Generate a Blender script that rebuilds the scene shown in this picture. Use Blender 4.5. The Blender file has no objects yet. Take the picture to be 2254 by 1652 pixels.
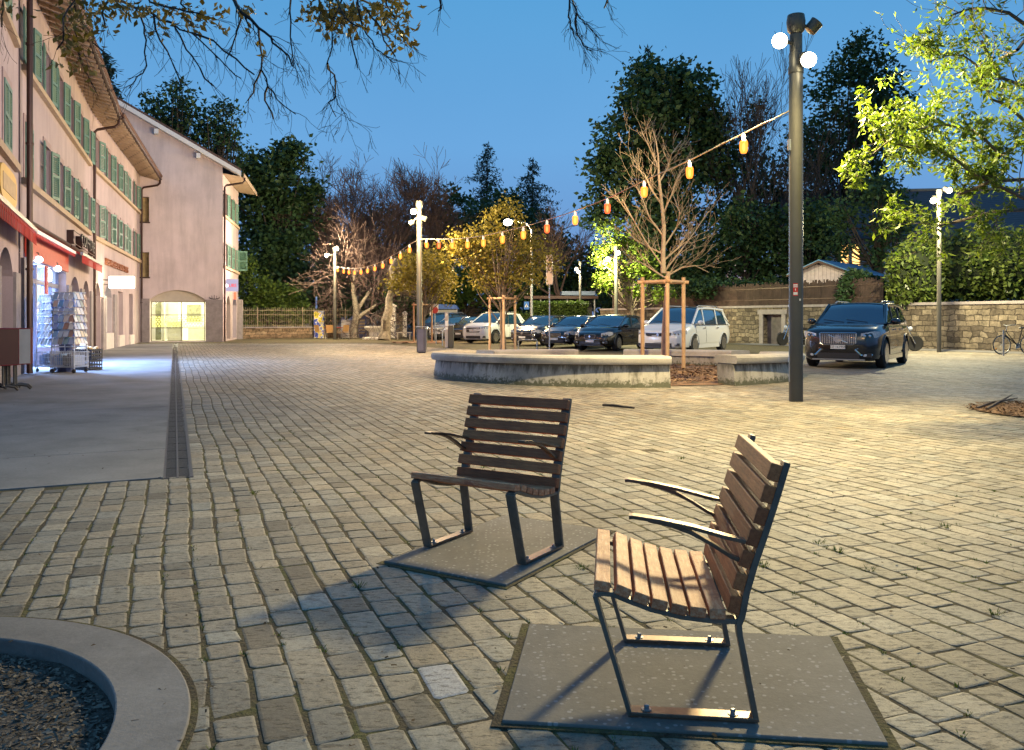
import bpy, bmesh, math, random
import numpy as np
from mathutils import Vector, Matrix
S = bpy.context.scene
COL = S.collection
R = random.Random(7)
PI = math.pi
F_, HX, HY, CH = 1850.0, 1127.0, 705.0, 1.25      # focal length, optical axis (survey units of the photo), eye height

def G(x, y):
    Y = F_ * CH / (y - HY)
    return Vector(((x - HX) / F_ * Y, Y, 0))
def W(x, y, Y):
    return Vector(((x - HX) / F_ * Y, Y, CH - (y - HY) / F_ * Y))

# ------------------------------------------------------------------ mesh builder
class MB:
    def __init__(s): s.v = []; s.f = []
    def add(s, vs, fs):
        o = len(s.v); s.v.extend([tuple(p) for p in vs]); s.f.extend([tuple(i + o for i in f) for f in fs]); return s
    def poly(s, pts): return s.add(pts, [tuple(range(len(pts)))])
    def box(s, c, d, M=None):
        x, y, z = d[0] / 2, d[1] / 2, d[2] / 2
        vs = [Vector((i * x, j * y, k * z)) for i in (-1, 1) for j in (-1, 1) for k in (-1, 1)]
        if M is not None: vs = [M @ p for p in vs]
        c = Vector(c)
        return s.add([p + c for p in vs], [(0, 1, 3, 2), (4, 6, 7, 5), (0, 4, 5, 1), (2, 3, 7, 6), (0, 2, 6, 4), (1, 5, 7, 3)])
    def fbox(s, F, s0, s1, o0, o1, z0, z1):           # box in a facade frame F(s, o, z)
        vs = [F(a, b, c) for a in (s0, s1) for b in (o0, o1) for c in (z0, z1)]
        return s.add(vs, [(0, 1, 3, 2), (4, 6, 7, 5), (0, 4, 5, 1), (2, 3, 7, 6), (0, 2, 6, 4), (1, 5, 7, 3)])
    def extr(s, pts, vec):
        n = len(pts); vec = Vector(vec); pts = [Vector(p) for p in pts]
        vs = pts + [p + vec for p in pts]
        fs = [tuple(range(n - 1, -1, -1)), tuple(range(n, 2 * n))] + [(i, (i + 1) % n, n + (i + 1) % n, n + i) for i in range(n)]
        return s.add(vs, fs)
    def tube(s, path, r, n=8, caps=True, closed=False):
        path = [Vector(p) for p in path]; m = len(path)
        rs = r if isinstance(r, (list, tuple)) else [r] * m
        vs = []; up = None
        for i, p in enumerate(path):
            if closed: t = path[(i + 1) % m] - path[i - 1]
            else: t = path[min(i + 1, m - 1)] - path[max(i - 1, 0)]
            if t.length < 1e-9: t = Vector((0, 0, 1))
            t.normalize()
            if up is None:
                up = t.orthogonal().normalized()
            a = up - t * up.dot(t)
            if a.length < 1e-6: a = t.orthogonal()
            a.normalize(); up = a; b = t.cross(a)
            for k in range(n):
                q = 2 * PI * k / n
                vs.append(p + (a * math.cos(q) + b * math.sin(q)) * rs[i])
        fs = []
        for i in range(m if closed else m - 1):
            j = (i + 1) % m
            for k in range(n):
                l = (k + 1) % n
                fs.append((i * n + k, i * n + l, j * n + l, j * n + k))
        if caps and not closed:
            fs.append(tuple(range(n - 1, -1, -1))); fs.append(tuple((m - 1) * n + k for k in range(n)))
        return s.add(vs, fs)
    def cyl(s, p0, p1, r0, r1=None, n=12): return s.tube([p0, p1], [r0, r0 if r1 is None else r1], n)
    def lathe(s, prof, c=(0, 0, 0), n=20, axis='z'):
        vs = []; c = Vector(c)
        for (r, h) in prof:
            for k in range(n):
                q = 2 * PI * k / n
                p = (r * math.cos(q), r * math.sin(q), h)
                if axis == 'x': p = (h, p[0], p[1])
                if axis == 'y': p = (p[0], h, p[1])
                vs.append(c + Vector(p))
        fs = [(i * n + k, i * n + (k + 1) % n, (i + 1) * n + (k + 1) % n, (i + 1) * n + k) for i in range(len(prof) - 1) for k in range(n)]
        if prof[0][0] > 1e-6: fs.append(tuple(range(n - 1, -1, -1)))
        if prof[-1][0] > 1e-6: fs.append(tuple((len(prof) - 1) * n + k for k in range(n)))
        return s.add(vs, fs)
    def ball(s, c, r, n=12, m=8):
        if not isinstance(r, (tuple, list)): r = (r, r, r)
        vs = []; c = Vector(c)
        for i in range(m + 1):
            a = PI * i / m
            for k in range(n):
                q = 2 * PI * k / n
                vs.append(c + Vector((r[0] * math.sin(a) * math.cos(q), r[1] * math.sin(a) * math.sin(q), r[2] * math.cos(a))))
        fs = [(i * n + k, (i + 1) * n + k, (i + 1) * n + (k + 1) % n, i * n + (k + 1) % n) for i in range(m) for k in range(n)]
        return s.add(vs, fs)
    def bar(s, path, wvec, thick):                     # flat bar: strip swept in a plane; wvec is its width vector
        path = [Vector(p) for p in path]; wv = Vector(wvec); m = len(path); vs = []
        wn = wv.normalized()
        for i, p in enumerate(path):
            t = (path[min(i + 1, m - 1)] - path[max(i - 1, 0)]).normalized()
            nn = t.cross(wn).normalized() * (thick / 2)
            vs += [p - wv / 2 - nn, p + wv / 2 - nn, p + wv / 2 + nn, p - wv / 2 + nn]
        fs = [(3, 2, 1, 0), tuple(4 * (m - 1) + k for k in range(4))]
        for i in range(m - 1):
            for k in range(4):
                l = (k + 1) % 4
                fs.append((4 * i + k, 4 * i + l, 4 * i + 4 + l, 4 * i + 4 + k))
        return s.add(vs, fs)
    def islands(s):
        p = list(range(len(s.v)))
        def find(i):
            while p[i] != i: p[i] = p[p[i]]; i = p[i]
            return i
        for f in s.f:
            for k in f[1:]:
                a, b = find(f[0]), find(k)
                if a != b: p[b] = a
        out = {}
        for f in s.f: out.setdefault(find(f[0]), []).append(f)
        res = []
        for fs in out.values():
            m = MB(); ids = sorted({i for f in fs for i in f}); mp = {i: k for k, i in enumerate(ids)}
            m.v = [s.v[i] for i in ids]; m.f = [tuple(mp[i] for i in f) for f in fs]; res.append(m)
        return res
    def build(s, name, mat=None, parent=None, smooth=False, bevel=0, world=True, whole=False):
        if name in SPLIT and parent is not None and not whole:
            o = None
            for m in s.islands():
                q = m.build(name, mat, parent, smooth, bevel, world, True); o = o or q
            return o
        me = bpy.data.meshes.new(name); me.from_pydata(s.v, [], s.f); me.update()
        bm = bmesh.new(); bm.from_mesh(me); bmesh.ops.remove_doubles(bm, verts=bm.verts, dist=1e-5)
        bmesh.ops.recalc_face_normals(bm, faces=bm.faces); bm.to_mesh(me); bm.free()
        return link(name, me, mat, parent, smooth, bevel, world)

XF = {}
SPLIT = {'sill_course', 'stone_pier', 'tube_light', 'plinth', 'shop_pane', 'rafter_tail', 'niche_panel', 'niche_sill', 'purlin_end', 'pillar', 'window_post', 'belt_trim', 'arch_trim', 'wiper', 'post', 'counter', 'picture_panel', 'roof_rail', 'bulb_reflector', 'poster', 'screen', 'verge_board', 'lit_pane', 'lit_window', 'door_surround', 'rail', 'soffit', 'bracket', 'crossbar', 'side_pier'}
def link(name, me, mat, parent=None, smooth=False, bevel=0, world=True):
    if mat: me.materials.append(mat)
    if smooth:
        me.polygons.foreach_set('use_smooth', [True] * len(me.polygons))
        try: me.set_sharp_from_angle(angle=math.radians(38))
        except Exception: pass
    o = bpy.data.objects.new(name, me); COL.objects.link(o)
    if parent is not None:
        o.parent = parent
        if world:
            if parent.name in XF: o.matrix_parent_inverse = XF[parent.name].inverted()
    if bevel:
        b = o.modifiers.new('bevel', 'BEVEL'); b.width = bevel; b.segments = 2; b.limit_method = 'ANGLE'; b.angle_limit = math.radians(40)
    return o
def tag(o, label=None, cat=None, group=None, kind=None):
    if label: o['label'] = label
    if cat: o['category'] = cat
    if group: o['group'] = group
    if kind: o['kind'] = kind
    return o
def thing(name, label, cat, loc=(0, 0, 0), rz=0, group=None, scale=1):
    o = bpy.data.objects.new(name, None); COL.objects.link(o)
    o.location = loc; o.rotation_euler = (0, 0, rz); o.scale = (scale,) * 3; o.empty_display_size = .2
    XF[o.name] = Matrix.Translation(Vector(loc)) @ Matrix.Rotation(rz, 4, 'Z') @ Matrix.Scale(scale, 4)
    return tag(o, label, cat, group)
def copy_tree(o, parent=None):
    c = o.copy(); COL.objects.link(c)
    if parent: c.parent = parent
    for ch in list(o.children): copy_tree(ch, c)
    return c
def place(o, loc, rz=0, label=None, group=None):
    o.location = loc; o.rotation_euler = (0, 0, rz)
    if label: o['label'] = label
    if group: o['group'] = group
    return o
def quads(name, V, mat, parent=None, smooth=False, k=4, world=True):
    """V: (n,k,3) array of separate k-gons"""
    n = len(V); me = bpy.data.meshes.new(name)
    me.vertices.add(n * k); me.vertices.foreach_set('co', np.asarray(V, dtype=np.float32).reshape(-1))
    me.loops.add(n * k); me.loops.foreach_set('vertex_index', np.arange(n * k, dtype=np.int32))
    me.polygons.add(n); me.polygons.foreach_set('loop_start', np.arange(0, n * k, k, dtype=np.int32))
    try: me.polygons.foreach_set('loop_total', np.full(n, k, dtype=np.int32))
    except Exception: pass
    me.update(calc_edges=True); me.validate()
    return link(name, me, mat, parent, smooth, 0, world)
def text(name, body, size, mat, parent, origin, xdir, up, ext=.004, align='CENTER', squeeze=1):
    cu = bpy.data.curves.new(name, 'FONT'); cu.body = body; cu.size = size; cu.extrude = ext
    cu.align_x = align; cu.align_y = 'CENTER'
    t = bpy.data.objects.new(name + '_curve', cu); COL.objects.link(t)
    me = bpy.data.meshes.new_from_object(t.evaluated_get(bpy.context.evaluated_depsgraph_get()))
    bpy.data.objects.remove(t)
    x = Vector(xdir).normalized(); u = Vector(up).normalized(); z = x.cross(u)
    M = Matrix((x * squeeze, u, z)).transposed().to_4x4(); M.translation = Vector(origin)
    me.transform(M); me.materials.clear()
    return link(name, me, mat, parent)

# ------------------------------------------------------------------ materials
def nt(name):
    m = bpy.data.materials.new(name); m.use_nodes = True
    t = m.node_tree; b = t.nodes['Principled BSDF']
    return m, t, b
def N(t, kind, **kw):
    n = t.nodes.new(kind)
    for k, v in kw.items():
        if k.startswith('i_'): n.inputs[int(k[2:])].default_value = v
        else: setattr(n, k, v)
    return n
def L(t, a, b): t.links.new(a, b)
def noise(t, scale, detail=4, rough=.6, vec=None, stretch=None):
    tc = N(t, 'ShaderNodeTexCoord'); n = N(t, 'ShaderNodeTexNoise')
    n.inputs['Scale'].default_value = scale; n.inputs['Detail'].default_value = detail; n.inputs['Roughness'].default_value = rough
    if stretch:
        mp = N(t, 'ShaderNodeMapping'); mp.inputs['Scale'].default_value = stretch
        L(t, tc.outputs['Object'], mp.inputs['Vector']); L(t, mp.outputs['Vector'], n.inputs['Vector'])
    else: L(t, tc.outputs['Object'], n.inputs['Vector'])
    return n.outputs['Fac']
def ramp(t, fac, stops):
    r = N(t, 'ShaderNodeValToRGB'); e = r.color_ramp.elements
    while len(e) < len(stops): e.new(.5)
    for i, (p, c) in enumerate(stops):
        e[i].position = p; e[i].color = (c[0], c[1], c[2], 1) if not isinstance(c, (int, float)) else (c, c, c, 1)
    L(t, fac, r.inputs['Fac']); return r.outputs['Color']
def mix(t, fac, a, b, mode='MIX'):
    m = N(t, 'ShaderNodeMix', data_type='RGBA', blend_type=mode)
    for sock, v in ((m.inputs['Factor'], fac), (m.inputs['A'], a), (m.inputs['B'], b)):
        if hasattr(v, 'links'): L(t, v, sock)
        elif isinstance(v, (int, float)): sock.default_value = v
        else: sock.default_value = (v[0], v[1], v[2], 1)
    # the colour sockets share names with float ones: pick by type
    return m
def cmix(t, fac, a, b, mode='MIX'):
    m = t.nodes.new('ShaderNodeMixRGB'); m.blend_type = mode
    for i, v in enumerate((fac, a, b)):
        sock = m.inputs[i]
        if hasattr(v, 'links'): L(t, v, sock)
        elif i == 0: sock.default_value = v
        else: sock.default_value = (v[0], v[1], v[2], 1) if not isinstance(v, (int, float)) else (v, v, v, 1)
    return m.outputs[0]
def bump(t, b, h, strength=.3, dist=.01):
    n = N(t, 'ShaderNodeBump'); n.inputs['Strength'].default_value = strength; n.inputs['Distance'].default_value = dist
    L(t, h, n.inputs['Height']); L(t, n.outputs['Normal'], b.inputs['Normal'])
def sc(c, k): return tuple(min(1, x * k) for x in c)
def M(name, col, rough=.7, metal=0, var=.18, scale=6, bmp=0, bscale=60, coat=0, spec=None, stretch=None, emit=0):
    m, t, b = nt(name)
    b.inputs['Roughness'].default_value = rough; b.inputs['Metallic'].default_value = metal
    if coat: b.inputs['Coat Weight'].default_value = coat; b.inputs['Coat Roughness'].default_value = .04
    if spec is not None: b.inputs['Specular IOR Level'].default_value = spec
    if var:
        f = noise(t, scale, 5, .65, stretch=stretch)
        L(t, ramp(t, f, [(.3, sc(col, 1 - var)), (.7, sc(col, 1 + var))]), b.inputs['Base Color'])
    else: b.inputs['Base Color'].default_value = (*col, 1)
    if bmp: bump(t, b, noise(t, bscale, 4, .6, stretch=stretch), bmp)
    if emit:
        b.inputs['Emission Color'].default_value = (*col, 1); b.inputs['Emission Strength'].default_value = emit
    return m
def stucco(name, col):
    m, t, b = nt(name)
    c = ramp(t, noise(t, .7, 5, .6), [(.3, sc(col, .86)), (.7, sc(col, 1.08))])
    c = cmix(t, .55, c, ramp(t, noise(t, 2.2, 6, .7, stretch=(1, 1, .12)), [(.36, .74), (.54, 1)]), 'MULTIPLY')
    c = cmix(t, .4, c, ramp(t, noise(t, 40, 4, .7), [(.3, .8), (.7, 1.12)]), 'MULTIPLY')
    L(t, c, b.inputs['Base Color']); b.inputs['Roughness'].default_value = .92; bump(t, b, noise(t, 60, 5, .7), .3, .01); return m
def E(name, col, k):
    m, t, b = nt(name); t.nodes.remove(b)
    e = N(t, 'ShaderNodeEmission'); e.inputs['Color'].default_value = (*col, 1); e.inputs['Strength'].default_value = k
    L(t, e.outputs[0], t.nodes['Material Output'].inputs['Surface']); return m
def leafmat(name, c0, c1, transl=.35, rough=.5):
    m, t, b = nt(name)
    g = N(t, 'ShaderNodeNewGeometry')
    col = ramp(t, g.outputs['Random Per Island'], [(0, c0), (1, c1)])
    col = cmix(t, .5, col, ramp(t, noise(t, .5, 2), [(.35, .62), (.65, 1.25)]), 'MULTIPLY')
    L(t, col, b.inputs['Base Color']); b.inputs['Roughness'].default_value = rough
    b.inputs['Specular IOR Level'].default_value = .35
    tr = N(t, 'ShaderNodeBsdfTranslucent'); L(t, cmix(t, .6, col, (1.0, 1.0, .3), 'MULTIPLY'), tr.inputs['Color'])
    ms = N(t, 'ShaderNodeMixShader'); ms.inputs[0].default_value = transl
    L(t, b.outputs[0], ms.inputs[1]); L(t, tr.outputs[0], ms.inputs[2])
    L(t, ms.outputs[0], t.nodes['Material Output'].inputs['Surface']); return m
def glassmat(name, tint=(1, 1, 1), refl=.12, rough=.02):
    m, t, b = nt(name); t.nodes.remove(b)
    tr = N(t, 'ShaderNodeBsdfTransparent'); tr.inputs['Color'].default_value = (*tint, 1)
    gl = N(t, 'ShaderNodeBsdfGlossy'); gl.inputs['Roughness'].default_value = rough
    ms = N(t, 'ShaderNodeMixShader')
    lw = N(t, 'ShaderNodeLayerWeight'); lw.inputs['Blend'].default_value = .25
    mp = N(t, 'ShaderNodeMapRange'); mp.inputs[3].default_value = refl * .5; mp.inputs[4].default_value = min(1, refl * 3)
    L(t, lw.outputs['Fresnel'], mp.inputs[0]); L(t, mp.outputs[0], ms.inputs[0])
    L(t, tr.outputs[0], ms.inputs[1]); L(t, gl.outputs[0], ms.inputs[2])
    L(t, ms.outputs[0], t.nodes['Material Output'].inputs['Surface']); return m

def paver_mat():
    m, t, b = nt('sandstone_paver')
    a = N(t, 'ShaderNodeAttribute'); a.attribute_name = 'tone'
    g = ramp(t, noise(t, 38, 6, .7), [(.25, .5), (.5, 1.0), (.8, 1.38)])
    col = cmix(t, .8, a.outputs['Color'], g, 'MULTIPLY')
    sp = ramp(t, noise(t, 160, 2, .5), [(.32, .35), (.43, 1.0)])
    col = cmix(t, .6, col, sp, 'MULTIPLY')
    big = ramp(t, noise(t, .9, 3), [(.3, .78), (.7, 1.15)])
    col = cmix(t, 1, col, big, 'MULTIPLY')
    scr = ramp(t, noise(t, 14, 6, .75, stretch=(1, 3.2, 1)), [(.385, .25), (.455, 1.0)])
    col = cmix(t, .75, col, scr, 'MULTIPLY')
    L(t, col, b.inputs['Base Color']); b.inputs['Roughness'].default_value = .72
    h = cmix(t, .5, noise(t, 26, 7, .7), scr)
    bump(t, b, h, .55, .012); return m
def joint_mat():
    m, t, b = nt('mossy_joint')
    f = noise(t, 3.2, 5, .7); g = noise(t, 60, 4, .7)
    c = ramp(t, f, [(.3, (.045, .034, .022)), (.47, (.085, .065, .032)), (.6, (.10, .09, .026)), (.75, (.07, .095, .02))])
    L(t, cmix(t, .8, c, ramp(t, g, [(.3, .4), (.7, 1.5)]), 'MULTIPLY'), b.inputs['Base Color']); b.inputs['Roughness'].default_value = .95
    bump(t, b, g, .8, .02); return m
def concrete_mat(name, c0, c1, spots=False, streak=False, zt=.5, z0=0):
    m, t, b = nt(name)
    c = ramp(t, noise(t, 1.3, 6, .65), [(.3, c0), (.7, c1)])
    c = cmix(t, .5, c, ramp(t, noise(t, 45, 5, .7), [(.3, .7), (.7, 1.2)]), 'MULTIPLY')
    c = cmix(t, .7, c, ramp(t, noise(t, .45, 6, .7), [(.36, .5), (.52, 1), (.7, 1.12)]), 'MULTIPLY')
    c = cmix(t, .8, c, ramp(t, noise(t, 5, 7, .8), [(.27, .35), (.34, 1)]), 'MULTIPLY')
    if spots:
        tc = N(t, 'ShaderNodeTexCoord'); v = N(t, 'ShaderNodeTexVoronoi'); v.inputs['Scale'].default_value = 42; v.inputs['Randomness'].default_value = 1
        L(t, tc.outputs['Object'], v.inputs['Vector'])
        peb = ramp(t, v.outputs['Distance'], [(.26, 1), (.36, 0)])
        sel = N(t, 'ShaderNodeSeparateColor'); L(t, v.outputs['Color'], sel.inputs[0])
        k = N(t, 'ShaderNodeMath', operation='GREATER_THAN'); L(t, sel.outputs[0], k.inputs[0]); L(t, ramp(t, noise(t, 5, 4, .7), [(.35, .85), (.65, .35)]), k.inputs[1])
        k2 = N(t, 'ShaderNodeMath', operation='MULTIPLY'); L(t, peb, k2.inputs[0]); L(t, k.outputs[0], k2.inputs[1])
        k3 = N(t, 'ShaderNodeMath', operation='MULTIPLY'); L(t, k2.outputs[0], k3.inputs[0]); k3.inputs[1].default_value = .6
        c = cmix(t, k3.outputs[0], c, (.36, .35, .34))
    if streak:
        tc = N(t, 'ShaderNodeTexCoord'); sx = N(t, 'ShaderNodeSeparateXYZ'); L(t, tc.outputs['Object'], sx.inputs[0])
        s1 = noise(t, 7, 5, .7, stretch=(1, 1, .18))
        up = N(t, 'ShaderNodeMapRange'); up.inputs[1].default_value = zt - .26; up.inputs[2].default_value = zt - .02; L(t, sx.outputs['Z'], up.inputs[0])
        a = N(t, 'ShaderNodeMath', operation='ADD'); L(t, s1, a.inputs[0])
        u2 = N(t, 'ShaderNodeMath', operation='MULTIPLY'); L(t, up.outputs[0], u2.inputs[0]); u2.inputs[1].default_value = .22; L(t, u2.outputs[0], a.inputs[1])
        mk = ramp(t, a.outputs[0], [(.55, 0), (.72, 1)])
        c = cmix(t, cmix(t, 1, mk, (.75, .75, .75), 'MULTIPLY'), c, (.045, .04, .026))
        lo = N(t, 'ShaderNodeMapRange'); lo.inputs[1].default_value = .2; lo.inputs[2].default_value = 0; L(t, sx.outputs['Z'], lo.inputs[0])
        l2 = N(t, 'ShaderNodeMath', operation='MULTIPLY'); L(t, lo.outputs[0], l2.inputs[0]); l2.inputs[1].default_value = .4
        l3 = N(t, 'ShaderNodeMath', operation='ADD'); L(t, l2.outputs[0], l3.inputs[0]); L(t, noise(t, 14, 5, .7), l3.inputs[1])
        c = cmix(t, ramp(t, l3.outputs[0], [(.62, 0), (.78, .85)]), c, (.05, .055, .02))
    L(t, c, b.inputs['Base Color']); b.inputs['Roughness'].default_value = .85
    bump(t, b, noise(t, 70, 5, .7), .25, .008); return m
def wood_mat(name, c0, c1, c2, sx=(1, 1, 1), patch=None):
    m, t, b = nt(name)
    f = noise(t, 9, 7, .75, stretch=sx)
    c = ramp(t, f, [(.3, c0), (.5, c1), (.72, c2)])
    c = cmix(t, .6, c, ramp(t, noise(t, 3, 3), [(.3, .65), (.7, 1.25)]), 'MULTIPLY')
    oi = N(t, 'ShaderNodeObjectInfo'); c = cmix(t, 1, c, ramp(t, oi.outputs['Random'], [(0, (.72, .62, .58)), (.5, (1, .95, .92)), (1, (1.12, 1.14, 1.15))]), 'MULTIPLY')
    if patch: c = cmix(t, ramp(t, noise(t, 4.5, 5, .7), [(.5, 0), (.6, .85)]), c, patch)
    L(t, c, b.inputs['Base Color']); b.inputs['Roughness'].default_value = .6
    bump(t, b, f, .45, .006); return m
def stone_wall_mat(name, d=(1, 0, 0), bw=.5, bh=.23, c=((.07, .055, .04), (.19, .155, .11), (.31, .26, .185))):
    m, t, b = nt(name)
    tc = N(t, 'ShaderNodeTexCoord'); wz = N(t, 'ShaderNodeTexNoise'); wz.inputs['Scale'].default_value = 1.9; wz.inputs['Detail'].default_value = 5; L(t, tc.outputs['Object'], wz.inputs['Vector'])
    va = N(t, 'ShaderNodeVectorMath', operation='MULTIPLY_ADD'); L(t, wz.outputs['Color'], va.inputs[0]); va.inputs[1].default_value = (.42, .42, .3); L(t, tc.outputs['Object'], va.inputs[2])
    dt = N(t, 'ShaderNodeVectorMath', operation='DOT_PRODUCT'); L(t, va.outputs[0], dt.inputs[0]); dt.inputs[1].default_value = d
    sx = N(t, 'ShaderNodeSeparateXYZ'); L(t, va.outputs[0], sx.inputs[0]); cb = N(t, 'ShaderNodeCombineXYZ'); L(t, dt.outputs['Value'], cb.inputs[0]); L(t, sx.outputs['Z'], cb.inputs[1])
    br = N(t, 'ShaderNodeTexBrick'); L(t, cb.outputs[0], br.inputs['Vector']); br.inputs['Scale'].default_value = 1; br.inputs['Brick Width'].default_value = bw; br.inputs['Row Height'].default_value = bh
    br.inputs['Mortar Size'].default_value = .022; br.inputs['Mortar Smooth'].default_value = .8; br.inputs['Color1'].default_value = (.38, .38, .38, 1); br.inputs['Color2'].default_value = (.68, .68, .68, 1); br.inputs['Mortar'].default_value = (.12, .12, .12, 1); br.offset = .37; br.squash = .7; br.squash_frequency = 3
    col = ramp(t, br.outputs['Color'], [(.12, sc(c[0], .8)), (.35, c[0]), (.55, c[1]), (.8, c[2])])
    col = cmix(t, .9, col, ramp(t, noise(t, 7, 6, .75), [(.3, .35), (.7, 1.5)]), 'MULTIPLY')
    col = cmix(t, .8, col, ramp(t, noise(t, 1.6, 5, .7), [(.3, .5), (.7, 1.3)]), 'MULTIPLY')
    L(t, col, b.inputs['Base Color']); b.inputs['Roughness'].default_value = .92
    bump(t, b, cmix(t, .55, ramp(t, br.outputs['Fac'], [(0, 1), (1, 0)]), noise(t, 10, 6, .7)), .8, .05); return m
def slat_steps(name, col, per, dark=.35, axis='Z', rough=.6):
    m, t, b = nt(name)
    tc = N(t, 'ShaderNodeTexCoord'); s = N(t, 'ShaderNodeSeparateXYZ'); L(t, tc.outputs['Object'], s.inputs[0])
    k = N(t, 'ShaderNodeMath', operation='MULTIPLY'); L(t, s.outputs[axis], k.inputs[0]); k.inputs[1].default_value = 1 / per
    fr = N(t, 'ShaderNodeMath', operation='FRACT'); L(t, k.outputs[0], fr.inputs[0])
    c = cmix(t, 1, col, ramp(t, fr.outputs[0], [(.08, dark), (.2, 1)]), 'MULTIPLY')
    c = cmix(t, .7, c, ramp(t, noise(t, 5, 5), [(.3, .7), (.7, 1.2)]), 'MULTIPLY')
    L(t, c, b.inputs['Base Color']); b.inputs['Roughness'].default_value = rough; bump(t, b, fr.outputs[0], .4, .02); return m

m_paver = paver_mat(); m_joint = joint_mat()
m_conc = concrete_mat('concrete_slab', (.17, .165, .16), (.25, .24, .23))
m_pad = concrete_mat('washed_concrete', (.12, .112, .10), (.20, .185, .165), spots=True)
m_rimc = concrete_mat('smooth_concrete', (.19, .175, .16), (.26, .24, .22))
m_bench = concrete_mat('pale_concrete', (.42, .38, .31), (.55, .5, .42))
m_benchw = concrete_mat('stained_concrete', (.34, .31, .26), (.5, .46, .38), streak=True, zt=.45)
m_asph = M('asphalt', (.075, .072, .075), .85, var=.3, scale=30, bmp=.3)
m_steel = M('dark_steel', (.15, .13, .105), .42, .3, var=.25, scale=14)
m_steelb = M('bare_steel', (.2, .145, .105), .42, .75, var=.3, scale=20)
m_wood = wood_mat('warm_lit_slat', (.22, .058, .016), (.44, .135, .04), (.55, .2, .068), sx=(9, 1, 9))  # red raised in the wood colour in place of warm light
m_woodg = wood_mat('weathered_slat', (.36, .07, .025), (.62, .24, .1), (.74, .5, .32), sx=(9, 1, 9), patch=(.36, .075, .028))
m_pole = M('grey_painted_steel', (.075, .072, .06), .42, .35, var=.08, scale=3)
m_zinc = M('galvanised_steel', (.32, .33, .34), .4, .7, var=.12)
m_black = M('black_plastic', (.018, .018, .02), .5, var=.1)
m_white = M('white_paint', (.75, .75, .72), .5, var=.05)
m_brown = M('brown_metal', (.045, .02, .014), .45, .3, var=.15)
m_mulch = M('bark_mulch', (.19, .11, .06), .95, var=.6, scale=40, bmp=1, bscale=50)
m_gravel = M('dark_gravel', (.085, .07, .055), .9, var=.7, scale=70, bmp=1, bscale=90)
m_log = wood_mat('round_timber', (.36, .22, .11), (.52, .34, .18), (.64, .47, .29), sx=(6, 6, .6))
m_bark = M('bark', (.12, .09, .065), .9, var=.45, scale=12, bmp=.7, bscale=20, stretch=(1, 1, .3))
m_planeb = M('mottled_plane_bark', (.22, .19, .14), .85, var=.6, scale=7, bmp=.4)
m_darkbark = M('dark_bark', (.045, .036, .03), .9, var=.3, scale=8)
m_twig = M('twig_bark', (.085, .055, .045), .9, var=.2)
m_chrome = M('chrome', (.6, .6, .62), .12, 1, var=0)
m_carglass = M('sky_blue_car_glass', (.014, .045, .08), .04, 0, var=0, coat=1, spec=1.0)  # blue base colour stands in for the sky mirrored in the glass
m_tyre = M('tyre_rubber', (.012, .012, .012), .8, var=.2)
m_rim = M('alloy_rim', (.4, .4, .42), .25, .9, var=0)
m_plate = M('plate_white', (.7, .7, .68), .5, var=0)
m_lens = M('lamp_lens', (.55, .58, .62), .08, .2, var=.4, scale=25, coat=1)
# ================================================================== GROUND
def flat(name, pts, z, mat, label=None):
    mb = MB(); mb.poly([(p[0], p[1], z) for p in pts]); o = mb.build(name, mat); return tag(o, label, None, None, 'structure')
m_ground = M('packed_earth', (.09, .085, .08), .9, var=.3, scale=2, bmp=.3)
flat('ground', [(-400, -60), (400, -60), (400, 600), (-400, 600)], -.16, m_ground)


TD = Vector((-.3727, .928)); PD = Vector((.928, .3727))     # paving courses run beside the drain
DR0 = Vector((-2.6435, 6.645))
def inpoly(p, poly):
    c = False; n = len(poly)
    for i in range(n):
        a, b = poly[i], poly[i - 1]
        if (a[1] > p[1]) != (b[1] > p[1]) and p[0] < (b[0] - a[0]) * (p[1] - a[1]) / (b[1] - a[1]) + a[0]: c = not c
    return c
PADR = [(.0704, 3.426), (1.2464, 3.2895), (1.1011, 2.460), (-.0309, 2.5983)]
PADL = [(-.6589, 4.322), (-.0276, 3.933), (.5835, 4.952), (-.0478, 5.341)]
PIT = (Vector((-2.2, 2.27)), 1.02, 1.245)
PIT2 = (Vector((7.62, 11.35)), 1.25)
RING = (Vector((2.37, 19.7)), 4.2)
def sand():
    bm = bmesh.new(); z = -.0035
    def loop(pts):
        v = [bm.verts.new((x, y, z)) for x, y in pts]; return [bm.edges.new((v[i - 1], v[i])) for i in range(len(v))]
    ed = loop([(-30, -6), (45, -6), (45, 62), (-30, 62)]) + loop([(PIT[0].x + 1.1 * math.cos(2 * PI * i / 64), PIT[0].y + 1.1 * math.sin(2 * PI * i / 64)) for i in range(64)])
    bmesh.ops.triangle_fill(bm, edges=ed, use_beauty=True, use_dissolve=False); bmesh.ops.recalc_face_normals(bm, faces=bm.faces)
    me = bpy.data.meshes.new('sand_bed'); bm.to_mesh(me); bm.free(); tag(link('sand_bed', me, m_joint), kind='structure')
sand()
SB = Vector((DR0.x + .12, DR0.y + .03))
SLAB = [(SB.x, SB.y), (SB.x - 12, SB.y - 5.69), (-17, 14), (-26, 48), (SB.x - .4016 * 38.2, SB.y + 38.2)]
ROAD = [(-9, 47.5), (-3.2, 37.5), (2.5, 29.5), (6.2, 25.8), (16.4, 38.6), (8, 53), (2, 70), (-12, 70)]

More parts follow.
